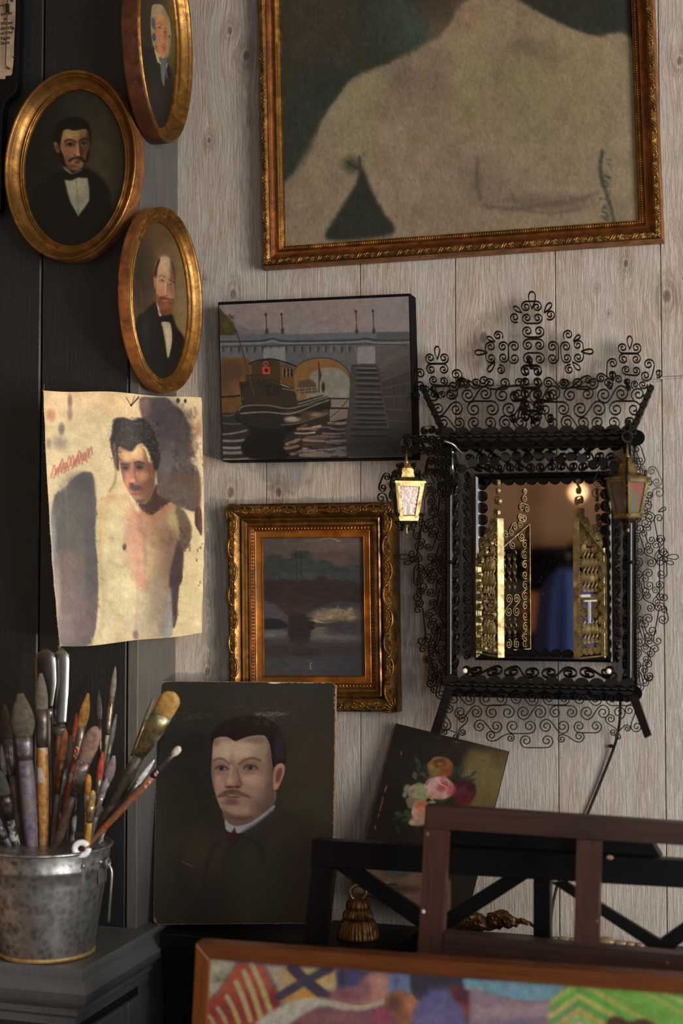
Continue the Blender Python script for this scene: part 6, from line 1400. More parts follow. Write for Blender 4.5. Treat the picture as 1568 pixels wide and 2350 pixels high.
def lantern(c, rot, label, pane):
    t = empty('hanging_lantern', c, label, 'lantern')
    z0 = on_y(933,1192,-.175).z; z1 = on_y(933,1110,-.175).z; zr = on_y(933,1010,-.175).z
    if c is LR: pass
    Rt, Rb = .0262, .0170; X = lambda r, k, z: Vector((c.x+r*cos(rot+k*pi/2), c.y+r*sin(rot+k*pi/2), z))
    mb = MB()
    for k in range(4):
        a0, a1, b0, b1 = X(Rb,k,z0), X(Rb,k+1,z0), X(Rt,k,z1), X(Rt,k+1,z1)
        cc = (a0+a1+b0+b1)/4; nn = (a1-a0).cross(b0-a0).normalized()
        if nn.dot(cc-Vector((c.x,c.y,cc.z))) < 0: nn = -nn
        for (p, q_) in ((a0,b0),(a1,b1),(a0,a1),(b0,b1)):
            w_ = .0042; dd = (q_-p).normalized(); ins = nn.cross(dd); ins = ins if ins.dot(cc-p) > 0 else -ins
            mb.slab([p, q_, q_+ins*w_, p+ins*w_], nn, -.0012)
            m = 9
            for j in range(m): u = (j+.5)/m; mb.ball(p+(q_-p)*u+ins*(w_+.0003)+nn*.0006, .0010, 5, 4)
    mb.build('body_frame', M['brasspaint'], t)
    for k in range(4):
        a0, a1, b0, b1 = X(Rb-.0016,k,z0), X(Rb-.0016,k+1,z0), X(Rt-.0016,k,z1), X(Rt-.0016,k+1,z1); mb = MB(); mb.add([a0,a1,b1,b0],[(0,1,2,3)]); nn = (a1-a0).cross(b0-a0).normalized()*.0008
        mb.add([a0-nn,a1-nn,b1-nn,b0-nn],[(3,2,1,0)]); mb.build('glass_pane', pane, t)
    mb = MB()
    for z, r0, r1, h in ((z1,Rt+.0035,Rt+.0035,.0022),(z1+.0022,Rt+.0005,Rt*.62,.006),(z1+.0082,.0125,.0105,.012),(z1+.0202,.0120,.0055,.007),(z0-.002,Rb+.001,Rb+.001,.002),(z0-.008,.006,Rb*.8,.006)):
        if z == z0-.002: mb.build('roof', M['brass'], t); mb = MB()
        lo = [X(r0,k,z) for k in range(4)]; hi = [X(r1,k,z+h) for k in range(4)]
        mb.add(lo+hi, [(3,2,1,0),(4,5,6,7)]+[(k,(k+1)%4,4+(k+1)%4,4+k) for k in range(4)])
    mb.build('base_plate', M['brass'], t)
    mb = MB()
    for k in range(4):
        dr = Vector((cos(rot+k*pi/2), sin(rot+k*pi/2), 0)); n_ = Vector((-dr.y, dr.x, 0)); fm = lambda s, z: Vector((c.x,c.y,0))+dr*s+Vector((0,0,z))
        lace(mb, [scroll((Rt+.004, z1+.010), (Rt+.010, z1-.004), .0062, .0066, 1, 'C'), scroll((Rt+.0125, z1-.018), (Rb+.006, z0+.006), .0078, .003, -1, 'S', 1.3), scroll((.017, z1+.014), (.012, z1+.024), .0045, .004, -1, 'S'), scroll((.010, z0-.012), (.014, z0-.004), .0040, .0035, 1, 'C')], fm, n_, .0030, .0011)
        mb.ball(fm(Rt*.86, z1+.008), .0024, 8, 6, sc=(1,1,1.8))
    mb.build('scroll_brackets', M['bronze'], t, smooth=False)
    mb = MB(); mb.lathe([(.0001,z0-.022),(.0022,z0-.018),(.0012,z0-.013),(.0035,z0-.009),(.0045,z0-.006)], Matrix.Translation((c.x,c.y,0)), 10); mb.build('drop_finial', M['brass'], t, smooth=True); mb = MB(); mb.lathe([(.0045,z1+.027),(.0035,z1+.030),(.0016,z1+.034),(.0012,zr-.012)], Matrix.Translation((c.x,c.y,0)), 10)
    mb.build('hanging_stem', M['brass'], t, smooth=True)
    mb = MB(); tp = zr-.004
    mb.tube([Vector((c.x+.0062*cos(a), c.y+.003*cos(a), tp+.0066*sin(a))) for a in np.linspace(0, 2*pi, 20)], .0008, 6, cap=False); mb.build('hanging_ring', M['bronze'], t, smooth=True)
    return t
def pane_mat(name, ca, cb, cc):
    t = NT(name); v = t.coord(); f = t.noise(v, 160, 4, .6); f2 = t.noise(v, 60, 2)
    t.set(Base_Color=t.mix(t.ramp(f2, [(.45, G(0)), (.6, G(1))]), t.ramp(f, [(.3, lin(ca)), (.7, lin(cb))]), lin(cc)), Roughness=.25); t.b.inputs['Transmission Weight'].default_value = .12
    t.bump(f, .4, .001); return t.m
lantern(LL, R(-15), 'small brass hanging lantern with mauve panes on the left bracket', pane_mat('mauve_glass', (108,90,98), (140,122,132), (120,98,98)))
lantern(LR, R(4), 'small brass hanging lantern with green and pink patterned panes on the right bracket', pane_mat('painted_glass', (84,98,84), (116,106,88), (140,84,72)))
# power cord
cd_ = empty('power_cord', on_y(1410,1660,-.03), 'thin dark power cord hanging down the boards from the ironwork', 'cord')
pts = [on_y(1424,1594,-.06), on_y(1424,1630,-.045), on_y(1421,1668,-.022), on_y(1412,1708,-.010), on_y(1388,1772,-.006), on_y(1350,1866,-.006), on_y(1310,1960,-.008), on_y(1284,2020,-.010), on_y(1272,2062,-.012), on_y(1262,2128,-.016)]
mb = MB(); mb.tube(smooth_path(pts, 8), .0020, 8); mb.build('cord', mat_simple('dark_brown_flex', (34,27,25), .4), cd_, smooth=True)
mb = MB(); mb.ball(on_y(1403,1712,-.006), .0032, 8, 6, sc=(1.2,1,.8)); mb.tube([on_y(1403,1712,-.006), on_y(1408,1715,-.0005)], .0014, 6); mb.build('cord_clip', M['blackiron'], cd_, smooth=True)
# ---------------------------------------------------------------- galvanised bucket of brushes
Pf = on_z(108, 2213, ZS); away = Vector((Pf.x-CAM.x, Pf.y-CAM.y, 0)).normalized()
RB, RT_, HB = .0615, .0835, .150
BC = Pf+away*RB; BC.z = ZS+.0003
HB = (on_p(108, 1966, BC-away*RT_, -away).z-BC.z)
t = NT('galvanised_steel'); v = t.coord(); f = t.noise(v, 55, 5, .7, .4); vo = t.n('ShaderNodeTexVoronoi'); vo.inputs['Scale'].default_value = 110; t.l(v, vo.inputs['Vector'])
t.set(Base_Color=t.ramp(t.math('MULTIPLY_ADD', vo.outputs['Distance'], .25, f), [(.40, lin((88,88,84))), (.55, lin((136,136,132))), (.75, lin((178,178,174)))]), Metallic=.85, Roughness=t.ramp(f, [(.35, G(.52)), (.65, G(.28))]))
t.bump(f, .15, .0008); M['galv'] = t.m
bk = empty('metal_bucket', BC, 'small galvanised bucket holding the artist brushes on the dark cabinet', 'bucket')
TM = Matrix.Translation(BC)
rz = lambda z: RB+(RT_-RB)*z/HB
mb = MB(); pr = [(RB-.004,.003),(RB-.001,.0)]+[(rz(z), z) for z in np.linspace(.004, HB*.80, 8)]+[(rz(HB*.80)+.0008,HB*.805),(rz(HB*.84)+.0008,HB*.84),(rz(HB*.85),HB*.85),(RT_,HB),(RT_-.0012,HB),(rz(HB*.5)-.0012,HB*.5),(RB-.002,.005),(0,.005)]
mb.lathe(pr, TM, 72); mb.build('bucket_body', M['galv'], bk, auto=40)
mb = MB(); mb.lathe([(RT_-.001,HB-.003),(RT_+.0022,HB-.002),(RT_+.0028,HB+.0005),(RT_+.0012,HB+.0022),(RT_-.0012,HB+.001)], TM, 72); mb.build('rolled_rim', M['galv'], bk, smooth=True)
mb = MB(); mb.lathe([(RB+.0005,.0005),(RB+.0024,.001),(RB+.0022,.0045),(RB+.0012,.006)], TM, 72); mb.build('bottom_bead', mat_simple('rusty_edge', (176,140,86), .5, metal=.4, var=.4, vscale=90), bk, smooth=True, label='rust-tinted bottom bead')
ang = lambda deg: Vector((cos(R(deg)), sin(R(deg)), 0))
A0 = math.degrees(math.atan2(-away.y, -away.x))       # direction facing the viewer
sd = A0+34
mb = MB(); p = [BC+ang(sd)*(rz(z)+.0006)+Vector((0,0,z)) for z in np.linspace(.006, HB*.97, 10)]
mb.ribbon(p, ang(sd), .0016, .006); mb.build('seam', M['galv'], bk)
mb = MB()
for da in (-11, 11):
    d = ang(A0+44+da); mb = MB(); mb.ball(BC+d*(rz(HB*.9)+.001)+Vector((0,0,HB*.885)), .0034, 10, 6); mb.build('rivet', M['galv'], bk, smooth=True)
ea = A0+62
mb = MB(); d = ang(ea); tg = Vector((-d.y, d.x, 0))
q = [BC+d*(rz(HB*.75)+.001)+tg*s*.011+Vector((0,0,HB*z)) for s, z in ((-1,.68),(1,.68),(1,.98),(-1,.98))]; mb.slab(q, d, -.0022, 0)
mb.tube([BC+d*(RT_+.004)+tg*.006*cos(a)+Vector((0,0,HB*.86+.006*sin(a))) for a in np.linspace(0, 2*pi, 14)], .0018, 6)
mb.build('handle_ear', M['galv'], bk, auto=40)
# wire bail lowered at the back right, with a white roller
mb = MB(); e1 = BC+ang(ea)*(RT_+.004)+Vector((0,0,HB*.86)); pts = [e1, e1+d*.006+Vector((0,0,-.012)), e1+d*.004+Vector((0,0,-.045)), e1-d*.001+tg*.006+Vector((0,0,-.078))]
mb.tube(smooth_path(pts, 6), .0019, 7); mb.build('wire_bail', M['galv'], bk, smooth=True)
rp = on_p(187, 1948, BC-away*(RT_-.012), -away)
mb = MB(); u_ = RGT; v_ = UPV; nn = -FWD
n_ = 28; ringp = [rp+u_*(.0088*cos(a))+Vector((0,0,1))*(.0080*sin(a)) for a in np.linspace(.5, 2*pi+.1, n_)]
mb.tube(ringp, .0042, 8); mb.build('white_roller', mat_simple('white_porcelain', (232,230,232), .3, var=.05), bk, smooth=True, label='white curled handle roller')

# brushes: (name, tip xy, mouth xy, depth shift of tip, widths tip/belly/ferrule/handle (px), bristle, ferrule, handle colours, label)
W_ = (196,196,190)
BR = [
 ('palette_knife',(378,100),(436,1700),.02,(150,150,66,40),(120,116,110),(104,100,96),(96,86,72),'tall broad steel palette knife with a mirror-bright edge, left of its twin'),
 ('palette_knife',(516,98),(470,1700),.03,(118,124,96,44),(164,166,162),(110,108,104),(150,96,52),'tall pale steel palette knife with rounded tip, right of its twin'),
 ('paintbrush',(170,478),(275,1835),-.02,(120,172,112,104),(78,70,56),(134,124,132),(112,98,112),'fat round paintbrush with a dark dome tip and mauve-stained handle'),
 ('paintbrush',(342,310),(368,1840),-.01,(40,92,88,80),(92,84,74),(88,82,80),(178,124,58),'tall paintbrush with a pointed grey tip and ochre lower handle'),
 ('paintbrush',(38,572),(175,1830),.0,(46,78,62,50),(74,58,40),(108,106,102),(100,72,50),'slim paintbrush with a dark tip and bright ferrule near the left edge'),
 ('paintbrush',(12,910),(120,1830),.0,(26,46,40,34),(120,120,116),(96,92,84),(186,168,30),'short paintbrush with a yellow-streaked handle at the left edge'),
 ('paintbrush',(-10,1120),(150,1835),-.03,(50,90,84,60),(60,58,50),(54,56,52),(44,46,42),'thick black-handled paintbrush leaning in from the left edge'),
 ('paintbrush',(-60,1480),(118,1832),-.03,(40,60,54,48),(80,78,84),(92,90,98),(84,82,94),'low grey-mauve paintbrush leaning in from the left edge'),
 ('paintbrush',(738,478),(480,1790),.02,(30,74,56,42),(156,112,40),(160,160,150),(186,76,34),'fan-tipped paintbrush with yellow paint and an orange-splashed ferrule'),
 ('paintbrush',(965,255),(800,1700),.03,(26,44,36,30),(120,116,100),(132,124,92),(130,122,84),'tallest thin greenish paintbrush, behind the middle of the bucket'),
 ('paintbrush',(828,452),(858,1740),.04,(22,38,30,28),(112,104,96),(106,98,88),(104,90,74),'thin grey paintbrush standing upright beside the tallest greenish one'),
 ('paintbrush',(974,652),(760,1740),.01,(14,34,30,26),(150,152,148),(150,150,140),(138,132,122),'slender pale silver-tipped paintbrush with a needle point'),
 ('paintbrush',(805,755),(452,1815),-.02,(104,118,96,62),(126,100,88),(104,84,80),(86,64,52),'thick brown blunt-ended handle leaning right, in front of the others'),
 ('paintbrush',(1300,480),(840,1720),.05,(12,30,28,26),(96,92,66),(120,116,70),(110,108,68),'long thin olive paintbrush reaching up towards the portrait board'),
 ('paintbrush',(1240,772),(830,1730),.03,(20,34,30,26),(120,116,96),(130,128,120),(100,92,80),'thin grey paintbrush just below the long olive one'),
 ('paintbrush',(1458,470),(885,1745),-.02,(118,150,140,84),(160,124,62),(124,118,78),(66,60,52),'large flat paintbrush with ochre hog bristles and a yellow-smeared ferrule'),
 ('paintbrush',(1508,928),(900,1752),-.03,(40,52,36,52),(206,200,196),(92,94,104),(186,104,52),'paintbrush with a white oval tip and bright orange handle'),
 ('paintbrush',(1292,1035),(870,1700),.0,(26,44,40,34),(214,212,210),(112,112,110),(88,84,78),'small paintbrush with a white tip crossing the large flat one'),
 ('paintbrush',(548,778),(430,1760),.0,(40,52,46,38),(160,98,60),(140,96,70),(96,84,70),'paintbrush with a copper-orange tip left of centre'),
 ('paintbrush',(590,828),(400,1780),.01,(50,84,70,44),(56,44,40),(96,92,88),(66,60,56),'dark-bristled medium paintbrush left of centre'),
 ('paintbrush',(955,1000),(770,1720),-.01,(50,74,52,34),(128,108,112),(104,88,84),(140,128,116),'short stubby mauve-tipped paintbrush right of centre'),
 ('paintbrush',(858,968),(826,1740),-.02,(30,48,44,42),(168,60,44),(136,124,110),(186,140,70),'paintbrush with a red-tipped end and ochre handle'),
 ('paintbrush',(742,1155),(722,1735),-.025,(34,44,46,34),(190,128,40),(170,160,146),(140,130,126),'short paintbrush with a small orange tip, front centre'),
 ('paintbrush',(780,1290),(762,1740),-.03,(34,46,44,44),(180,150,84),(196,146,70),(196,150,56),'short ochre-handled paintbrush at the front centre'),
 ('paintbrush',(892,1190),(866,1738),-.03,(30,42,38,36),(150,146,146),(156,152,152),(96,98,100),'short grey-handled paintbrush at the front right of the bucket'),
 ('paintbrush',(470,985),(520,1770),.03,(26,42,38,30),(170,160,134),(120,116,104),(60,58,54),'pale-tipped paintbrush hidden among the dark handles'),
 ('paintbrush',(660,1120),(600,1780),.04,(26,38,36,36),(64,60,52),(58,60,58),(44,46,46),'plain black-handled paintbrush deep in the middle'),
 ('paintbrush',(640,640),(560,1760),.045,(24,44,36,34),(176,66,40),(120,100,86),(90,70,54),'red-tipped paintbrush standing behind the fan-tipped one'),
]
matc = {}
def bm(col, rough, kind):
    key = (col, kind)
    if key in matc: return matc[key]
    t = NT(kind); v = t.coord(); f = t.noise(v, 130, 4, .65); f2 = t.noise(t.coord((1,1,1), (hash(col) % 17, 3, 1)), 48, 4, .6); c = lin(col)
    lo = tuple(x*.45 for x in c[:3])+(1,); smear = [(176,170,160),(70,66,62),(104,88,76),(120,104,116)][sum(col) % 4]
    base = t.ramp(f, [(.35, lo), (.6, c)])
    if kind != 'hog_bristle': base = t.mix(t.ramp(f2, [(.50, G(0)), (.60, G(.8))]), base, lin(smear))
    t.set(Base_Color=base, Roughness=rough, Metallic=.75 if kind == 'ferrule_metal' else 0.0); t.bump(f, .25, .0008)
    matc[key] = t.m; return t.m
ZB = lambda x, y: (x/3.6465, 1460+y/3.6465)
mouth_z = BC.z+HB
for i, (nm, tp, mo, dsh, wd, cb, cf, ch, lab) in enumerate(BR):
    tx, ty = ZB(*tp); mx, my = ZB(*mo)
    ym = BC.y+dsh*.8
    # where the handle crosses the mouth: keep inside the rim
    m_ = on_y(mx, my, ym); off = Vector((m_.x-BC.x, m_.y-BC.y, 0))
    if off.length > RT_-.012: 
        m_ = m_-off.normalized()*(off.length-(RT_-.012))
    T = on_y(tx, ty, BC.y+dsh*1.6-.012); d = (m_-T).normalized()
    # run down inside the bucket until wall or bottom is near
    e = m_.copy()
    for k in range(60):
        nx = e+d*.002
        if nx.z < BC.z+.010 or math.hypot(nx.x-BC.x, nx.y-BC.y) > rz(max(0, nx.z-BC.z))-.010: break
        e = nx
    sc = (T-CAM).dot(FWD)/F/3.6465; w = [x*sc*.62 for x in wd]; L = (e-T).length; Lv = (m_-T).length
    b = empty(nm, e, lab, 'palette knife' if nm == 'palette_knife' else 'paintbrush', 'brushes and knives in the bucket')
    knife = nm == 'palette_knife'; lb = min(.035+w[1]*1.6, Lv*.30) if not knife else Lv*(.33 if i == 0 else .42)
    lf = min(Lv*.28, .050) if not knife else .012
    if i in (15,): lb, lf = .034, .068
    if i in (2,): lb, lf = .060, .03
    if i in (16,): lb, lf = .016, .044
    P0 = lambda t: T+d*t
    nv = -FWD; side = d.cross(nv).normalized()
    mb = MB(); n = 12; ts = [lb*k/n for k in range(n+1)]
    if knife: rr = [w[0]*math.sqrt(max(.02, 1-(1-min(1, t/(w[0]*1.1)))**2))*(1-.0*t)+(w[2]-w[0])*max(0, (t/lb-.55)/.45) for t in ts]
    else: rr = [w[1]*(.18+.82*math.sin(min(1, (t/lb)*1.35+.04)*pi/2))*(1 if t < lb*.7 else 1+(w[2]/w[1]-1)*(t/lb-.7)/.3) if w[0] < w[1]*.7 else w[1]*math.sqrt(max(.03, 1-(1-min(1, t/(lb*.42)))**2))*(1 if t < lb*.6 else 1+(w[2]/w[1]-1)*(t/lb-.6)/.4) for t in ts]
    fl_ = .12 if knife else (.45 if wd[1] > 60 else .85)
    mb.tube([P0(t) for t in ts], rr, 14, flat=fl_, nref=nv)
    mb.build('blade' if knife else 'bristles', M['knife'] if knife and 'knife' in M else (bm(cb, .8, 'hog_bristle') if not knife else mat_simple('polished_blade', cb, .22, metal=1.0, var=.25)), b, smooth=True)
    mb = MB(); mb.tube([P0(lb-.002), P0(lb+lf*.3), P0(lb+lf*.7), P0(lb+lf)], [w[2]*1.03, w[2]*1.04, (w[2]+w[3])/2, w[3]*.95], 14, flat=min(1, fl_+.25), nref=nv)
    mb.build('ferrule', bm(cf, .4, 'ferrule_metal'), b, smooth=True)
    Lh = L-lb-lf; hs = np.linspace(0, 1, 14)
    prof = [w[3]*(.92+.18*sin(pi*min(1, h*2.2)))*(1-.25*h) for h in hs]
    mb = MB(); mb.tube([P0(lb+lf-.001+Lh*h) for h in hs], prof, 12); mb.build('handle', bm(ch, .5, 'painted_handle'), b, smooth=True)
    if i in (5, 8, 16, 22):       # thick paint blobs
        mb = MB(); rn = random.Random(i)
        for k in range(9):
            t_ = lb+lf*rn.uniform(.5,1.2)+(.002 if i == 16 else 0)*k; mb.ball(P0(t_)+nv*w[3]*.6+side*rn.uniform(-.6,.6)*w[3], w[3]*rn.uniform(.3,.6), 8, 6, sc=(1,1,1.5))
        mb.build('paint_crust', bm({5:(200,180,30),8:(224,84,28),16:(222,104,34),22:(204,140,40)}[i], .5, 'thick_paint'), b, smooth=True, label={5:'crusted yellow paint'}.get(i, 'crusted orange paint'))

# ---------------------------------------------------------------- small ornaments on the black shelf
ZF = ZS-.0018
tr = on_z(822, 2124, ZF); tr.y = max(tr.y, -.110); 
bl_ = empty('brass_bell', (on_y(822,2100,-.088).x, -.088, ZF), 'small tarnished brass tiered bell with a ring, beside the portrait board', 'bell')
u1 = 2.085/F
mb = MB(); TT = Matrix.Translation((on_y(822,2100,-.088).x, -.088, ZF))
k_ = u1/5.2267
lowp = [(238,0),(244,18),(232,44),(226,90),(216,130),(196,180),(176,205),(164,214)]; midp = [(160,214),(172,232),(168,262),(158,290),(140,308),(132,318)]; topp = [(132,318),(140,345),(134,385),(120,410),(104,430),(60,440),(0,442)]
mb.lathe([(r*k_, z*k_) for r, z in lowp], TT, 96, fl=.025, nfl=36); mb.lathe([(r*k_, z*k_) for r, z in midp], TT, 96, fl=.04, nfl=30); mb.lathe([(r*k_, z*k_) for r, z in topp], TT, 64, fl=.05, nfl=14)
M['tarn'] = mat_gold('tarnished_brass', (124,88,48), (58,38,24), .36, .2, .8, 90, .4)
mb.build('bell_body', M['tarn'], bl_, auto=50)
mb = MB(); c = Vector((TT.translation.x, TT.translation.y, ZF+(440+62)*k_)); mb.tube([c+Vector((.0105*cos(a), .004*cos(a), .0105*sin(a))) for a in np.linspace(0, 2*pi, 22)], .0026, 8, cap=False); mb.build('ring', M['brass'], bl_, smooth=True)
# gilded carved fragment
cg = empty('gilded_carving', on_z(1090,2128,ZF), 'lumpy gilded carved fragment tapering to a thin stem, lying on the shelf', 'ornament')
yy = -.075; zc = lambda x, y: Vector((on_y(x, y, yy).x, yy, on_y(x, y, yy).z))
pts = [(1000,2128,12),(1030,2124,17),(1060,2114,22),(1078,2112,23),(1100,2118,19),(1120,2124,12),(1135,2112,19),(1155,2108,18),(1172,2114,13),(1185,2118,7),(1196,2112,5),(1210,2118,4),(1225,2124,3),(1240,2130,2)]
path = []; rad = []
for (a, b) in zip(pts[:-1], pts[1:]):
    for k in range(8):
        t_ = k/8; path.append((a[0]+(b[0]-a[0])*t_, a[1]+(b[1]-a[1])*t_)); rad.append((a[2]+(b[2]-a[2])*t_)*u1*.98)
mb = MB(); P3 = []
for (x, y), r in zip(path, rad): p = zc(x, y); p.z = max(p.z, ZF+r*1.02+.0003); P3.append(p)
mb.tube(P3, rad, 26)
base_v = [Vector(v) for v in mb.v]
mb.v = []
for v in base_v:
    nn = mnoise.noise_vector(v*130)*.0030+mnoise.noise_vector(v*330)*.0016; w2 = v+nn; w2.z = max(w2.z, ZF+.0002); mb.v.append(tuple(w2))
mb.build('carved_body', M['tarn'], cg, smooth=True)
mb = MB()
for k, (x, y, r) in enumerate(((1052,2112,7),(1076,2104,6),(1140,2100,6),(1168,2108,5),(1100,2112,5))):
    p = zc(x, y); p.y -= .010; p.z = max(p.z, ZF+.008); mb.tube([p+Vector((.006*cos(a)*(1-a/9), -.004, .006*sin(a)*(1-a/9))) for a in np.linspace(0, 6, 14)], .0018, 6)
mb.build('carved_tendrils', M['tarn'], cg, smooth=True)
# little stones along the back of the shelf
M['stone'] = mat_simple('amber_stone', (134,112,84), .3, var=.35, vscale=60, bump=.2)
rn = random.Random(3)
labs = ['smallest amber pebble, first right of the black upright', 'oval amber pebble, second right of the black upright', 'tan pebble half hidden behind the centre stile', 'long shiny pebble just right of the centre stile', 'low round pebble in the middle of the right-hand row', 'rounded brown pebble near the black diagonal brace', 'last pale pebble of the row beside the black diagonal brace']
for k, (x, r) in enumerate(((1274,8),(1294,11),(1316,10),(1392,16),(1424,12),(1446,11),(1470,10))):
    p = on_z(x, 2138, ZF); yy = -.030; px_ = on_y(x, 2138, yy).x; rr = r*u1; c = Vector((px_, yy, ZF+rr*.55)); o = empty('pebble', (px_, yy, ZF), labs[k], 'pebble', 'pebbles on the black shelf')
    mb = MB(); mb.ball((0,0,0), rr, 16, 10, sc=(1.0+.5*rn.random(),.8,.55)); mb.v = [tuple(Vector(v)*(1+.10*mnoise.noise(Vector(v)*120+Vector((k,0,0))))+c) for v in mb.v]; mb.v = [(v[0],v[1],max(v[2],ZF+.0001)) for v in mb.v]
    mb.build('stone', M['stone'], o, smooth=True)

# ---------------------------------------------------------------- weather glass at top left
bo = empty('weather_glass', on_y(-40,80,YP-.006), 'old black weather glass board with a yellowed printed German paper at the top left', 'barometer')
yv = YP-.016
out = [(-150,-420),(52,-420),(45,-150),(44,60),(41,150),(39,196),(34,214),(20,226),(10,238),(5,256),(4,300),(3,420),(1,480),(-70,520),(-150,520)]
mb = MB(); mb.prism([on_y(x, y, yv) for x, y in out][::-1], (0,.0155,0)); mb.build('board', M['black'], bo, bevel=.0015)
mb = MB(); e_ = [(38,-420),(36,-60),(34,60),(33,66),(31,100),(31,130),(29,150),(27,168),(24,173),(12,174),(11,181),(-150,184),(-150,-420)]
mb.prism([on_y(x, y, yv-.0012) for x, y in e_][::-1], (0,.001,0)); t = NT('yellowed_paper'); f = t.noise(t.coord(), 60, 5, .65); f2 = t.noise(t.coord(), 22, 4, .6)
t.set(Base_Color=t.mix(t.ramp(f2, [(.55, G(0)), (.68, G(.7))]), t.ramp(f, [(.3, lin((150,126,96))), (.65, lin((186,164,132)))]), lin((138,84,50))), Roughness=.6); mb.build('paper', t.m, bo)
ink = mat_simple('printing_ink', (30,24,20), .7)
for txt, x, y, h in (('trocken',2,34,7.5),('die',8,45,7.5),('Wetter',2,56.5,8.5),('derlich',0.5,67.5,9.5),('od.Wind',0,78,7.5),('Regen',1,90,8.5),('Sturm',1,101,8.0)):
    fc = bpy.data.curves.new('lettering', 'FONT'); fc.body = txt; fc.size = h*1.45*2.06/F; fc.extrude = .0001; fc.offset = .00012
    fo = bpy.data.objects.new('lettering', fc); COL.objects.link(fo); p = on_y(x, y+2, yv-.0015)
    fo.location = p-Vector(bo.location); fo.rotation_euler = (R(90), 0, 0); fo.scale = (.86,1,1)
    lm = bpy.data.meshes.new_from_object(fo); lm.materials.clear(); lm.materials.append(ink); fo2 = bpy.data.objects.new('lettering', lm); COL.objects.link(fo2); fo2.location = fo.location; fo2.rotation_euler = fo.rotation_euler; fo2.scale = fo.scale; fo2.parent = bo; bpy.data.objects.remove(fo)
mb = MB(); tb_ = [(18,-300),(17,20),(15,60),(13,120),(12,150),(16,154),(22,157)]; mb.tube([on_y(x, y, yv-.006) for x, y in tb_], .0010, 8); mb.tube([on_y(21,157,yv-.006), on_y(22,157,yv-.001)], .0014, 8); mb.tube([on_y(-20,16,yv-.004), on_y(0,13,yv-.005), on_y(17,10,yv-.006)], .0007, 6)
mb.build('glass_tube', mat_simple('dull_tube', (84,76,76), .2, metal=.5), bo, smooth=True)
mb = MB()
for k in range(9):
    y = 10+k*2.2; c = on_y(17.2, y, yv-.006); mb.tube([c+Vector((.0024*cos(a), .0024*sin(a), 0)) for a in np.linspace(0, 2*pi, 12)], .0006, 5, cap=False)
mb.build('wire_coil', M['blackiron'], bo, smooth=True)
mb = MB()
for x, y in ((28,1),(30,65),(33,131)):
    mb = MB(); mb.ball(on_y(x, y, yv-.0025), .0018, 8, 6); mb.build('pin', M['blackiron'], bo, smooth=True)

# ---------------------------------------------------------------- the room behind, seen in the glass
rb = empty('tall_bookcase', (-.75,YB+.2,0), 'tall dark bookcase with brown boxes at the far end of the room', 'bookcase')
mb = MB(); bx0, bx1, by0, by1 = -1.05, .10, YB+.005, YB+.36
for a, b in (((bx0,by0,0),(bx1,by0+.02,1.62)),((bx0,by0+.0205,0),(bx0+.03,by1,1.62)),((bx1-.03,by0+.0205,0),(bx1,by1,1.62))): mb.box(a, b)
for z in (.02,.45,.86,1.22,1.59): mb.box((bx0+.0305,by0+.0205,z),(bx1-.0305,by1,z+.03))
mb.build('carcase', M['black'], rb)
rn = random.Random(4); x = bx0+.05; k = 0
cols = [((150,92,54),'tan'),((60,44,40),'dark'),((128,84,52),'brown'),((44,58,50),'green')]
while x < bx1-.16:
    wv = rn.uniform(.10,.16); c_, nme = cols[k % 4]; hgt = rn.uniform(.15,.24)
    o = MB(); o.box((x,by0+.08,1.2503),(x+wv,by1-.03,1.2503+hgt)); b_ = o.build('storage_box', mat_simple(nme+'_card', c_, .7), None, loc=(x+wv/2,by0+.2,1.2503), bevel=.003)
    tagit(b_, '%s storage box on a bookcase shelf, %s from its left end' % (nme, ['first','second','third','fourth','fifth','sixth','seventh','eighth'][k % 8]), 'box', 'boxes in the far bookcase'); x += wv+.012; k += 1
cs = empty('coat_stand', (-.07,-2.9,0), 'dark coat stand behind the viewer carrying the blue coat', 'coat stand')
mb = MB(); mb.tube([(-.07,-2.9,.03),(-.07,-2.9,1.55)], .014, 12); mb.ball((-.07,-2.9,1.56), .022, 12, 8); mb.build('pole', M['black'], cs, smooth=True)
mb = MB(); mb.lathe([(.17,.0),(.17,.012),(.05,.03),(.014,.05)], Matrix.Translation((-.07,-2.9,0)), 32); mb.build('base', M['black'], cs, smooth=True)
bcM = Matrix.Translation((-.07,-2.9,0)); mb = MB(); mb.lathe([(.125,.78),(.13,1.0),(.115,1.18),(.10,1.32),(.085,1.44),(.045,1.50),(.017,1.525),(.016,1.51)], bcM, 48, sy=.7, fl=.06, nfl=9)
ct = mb.build('coat', mat_simple('navy_cloth', (36,56,112), .85, var=.2), None, smooth=True, loc=(-.07,-2.9,.78)); tagit(ct, 'navy blue coat hanging on the coat stand, seen blurred in the mirror', 'coat')
lp = empty('table_lamp', (-.22,YB+.22,1.6203), 'small round glowing lamp on top of the far bookcase', 'lamp')
mb = MB(); mb.lathe([(.05,1.6203),(.05,1.635),(.012,1.65),(.012,1.82)], Matrix.Translation((-.22,YB+.22,0)), 20); mb.build('lamp_base', M['brass'], lp, smooth=True)
t = NT('lit_globe'); t.set(Base_Color=(1,.7,.4,1)); t.b.inputs['Emission Color'].default_value = (1,.55,.28,1); t.b.inputs['Emission Strength'].default_value = 2.2
mb = MB(); mb.ball((-.22,YB+.22,1.86), .04, 20, 12); mb.build('globe', t.m, lp, smooth=True)
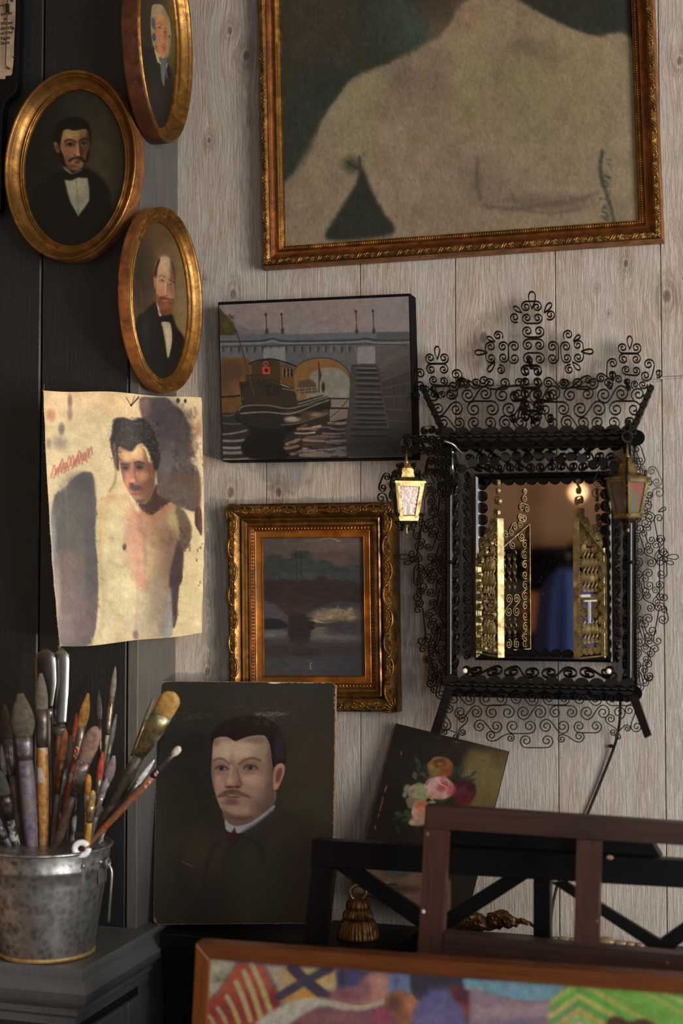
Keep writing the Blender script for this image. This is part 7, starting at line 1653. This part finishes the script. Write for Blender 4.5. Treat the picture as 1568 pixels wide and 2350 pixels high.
# ---------------------------------------------------------------- light and camera
def area(name, loc, target, sx, sy, power, col, spread=180):
    l = bpy.data.lights.new(name, 'AREA'); l.shape = 'RECTANGLE'; l.size = sx; l.size_y = sy; l.energy = power; l.color = col; l.spread = R(spread)
    o = bpy.data.objects.new(name, l); COL.objects.link(o); o.location = loc
    o.rotation_euler = (Vector(target)-Vector(loc)).to_track_quat('-Z', 'Y').to_euler(); return o
area('window_daylight', (XR+.09,(WY0+WY1)/2,(WZ0+WZ1)/2), (0,-.9,1.5), 1.3, 1.25, 98, (1.0,.975,.95))
area('front_fill_light', (1.8,YB+.03,1.6), (1.2,0,1.45), 1.15, 1.25, 50, (.80,.89,1.0))  # added cool fill light on the closed front wall, inside the added frame
sp = bpy.data.lights.new('low_lamp', 'SPOT'); sp.energy = 95; sp.color = (1.0,.78,.52); sp.spot_size = R(17); sp.spot_blend = .35; sp.shadow_soft_size = .018
so = bpy.data.objects.new('low_lamp', sp); COL.objects.link(so); so.location = (1.75,-1.35,1.12); so.rotation_euler = (Vector((-.26,-.16,1.55))-Vector(so.location)).to_track_quat('-Z','Y').to_euler()
w = bpy.data.worlds.new('world'); S.world = w; w.use_nodes = True
w.node_tree.nodes['Background'].inputs[0].default_value = (.6,.7,.9,1); w.node_tree.nodes['Background'].inputs[1].default_value = .35
cd = bpy.data.cameras.new('camera'); co = bpy.data.objects.new('camera', cd); COL.objects.link(co); S.camera = co
cd.sensor_fit = 'VERTICAL'; cd.sensor_height = 36; cd.sensor_width = 24; cd.lens = 50*F/3264
co.location = CAM
Mx = Matrix((RGT, UPV, -FWD)).transposed().to_4x4(); Mx.translation = CAM; co.matrix_world = Mx
cd.clip_start = .05
cd.dof.use_dof = True; cd.dof.focus_distance = 2.05; cd.dof.aperture_fstop = 3.2
vs_ = S.view_settings; vs_.view_transform = 'Standard'; vs_.look = 'None'; vs_.exposure = -0.1; vs_.gamma = 1; vs_.use_curve_mapping = False
S.cycles.max_bounces = 6; S.cycles.diffuse_bounces = 3; S.cycles.glossy_bounces = 4; S.cycles.caustics_reflective = False; S.cycles.caustics_refractive = False
S.cycles.sample_clamp_indirect = 4
S.cycles.use_denoising = True
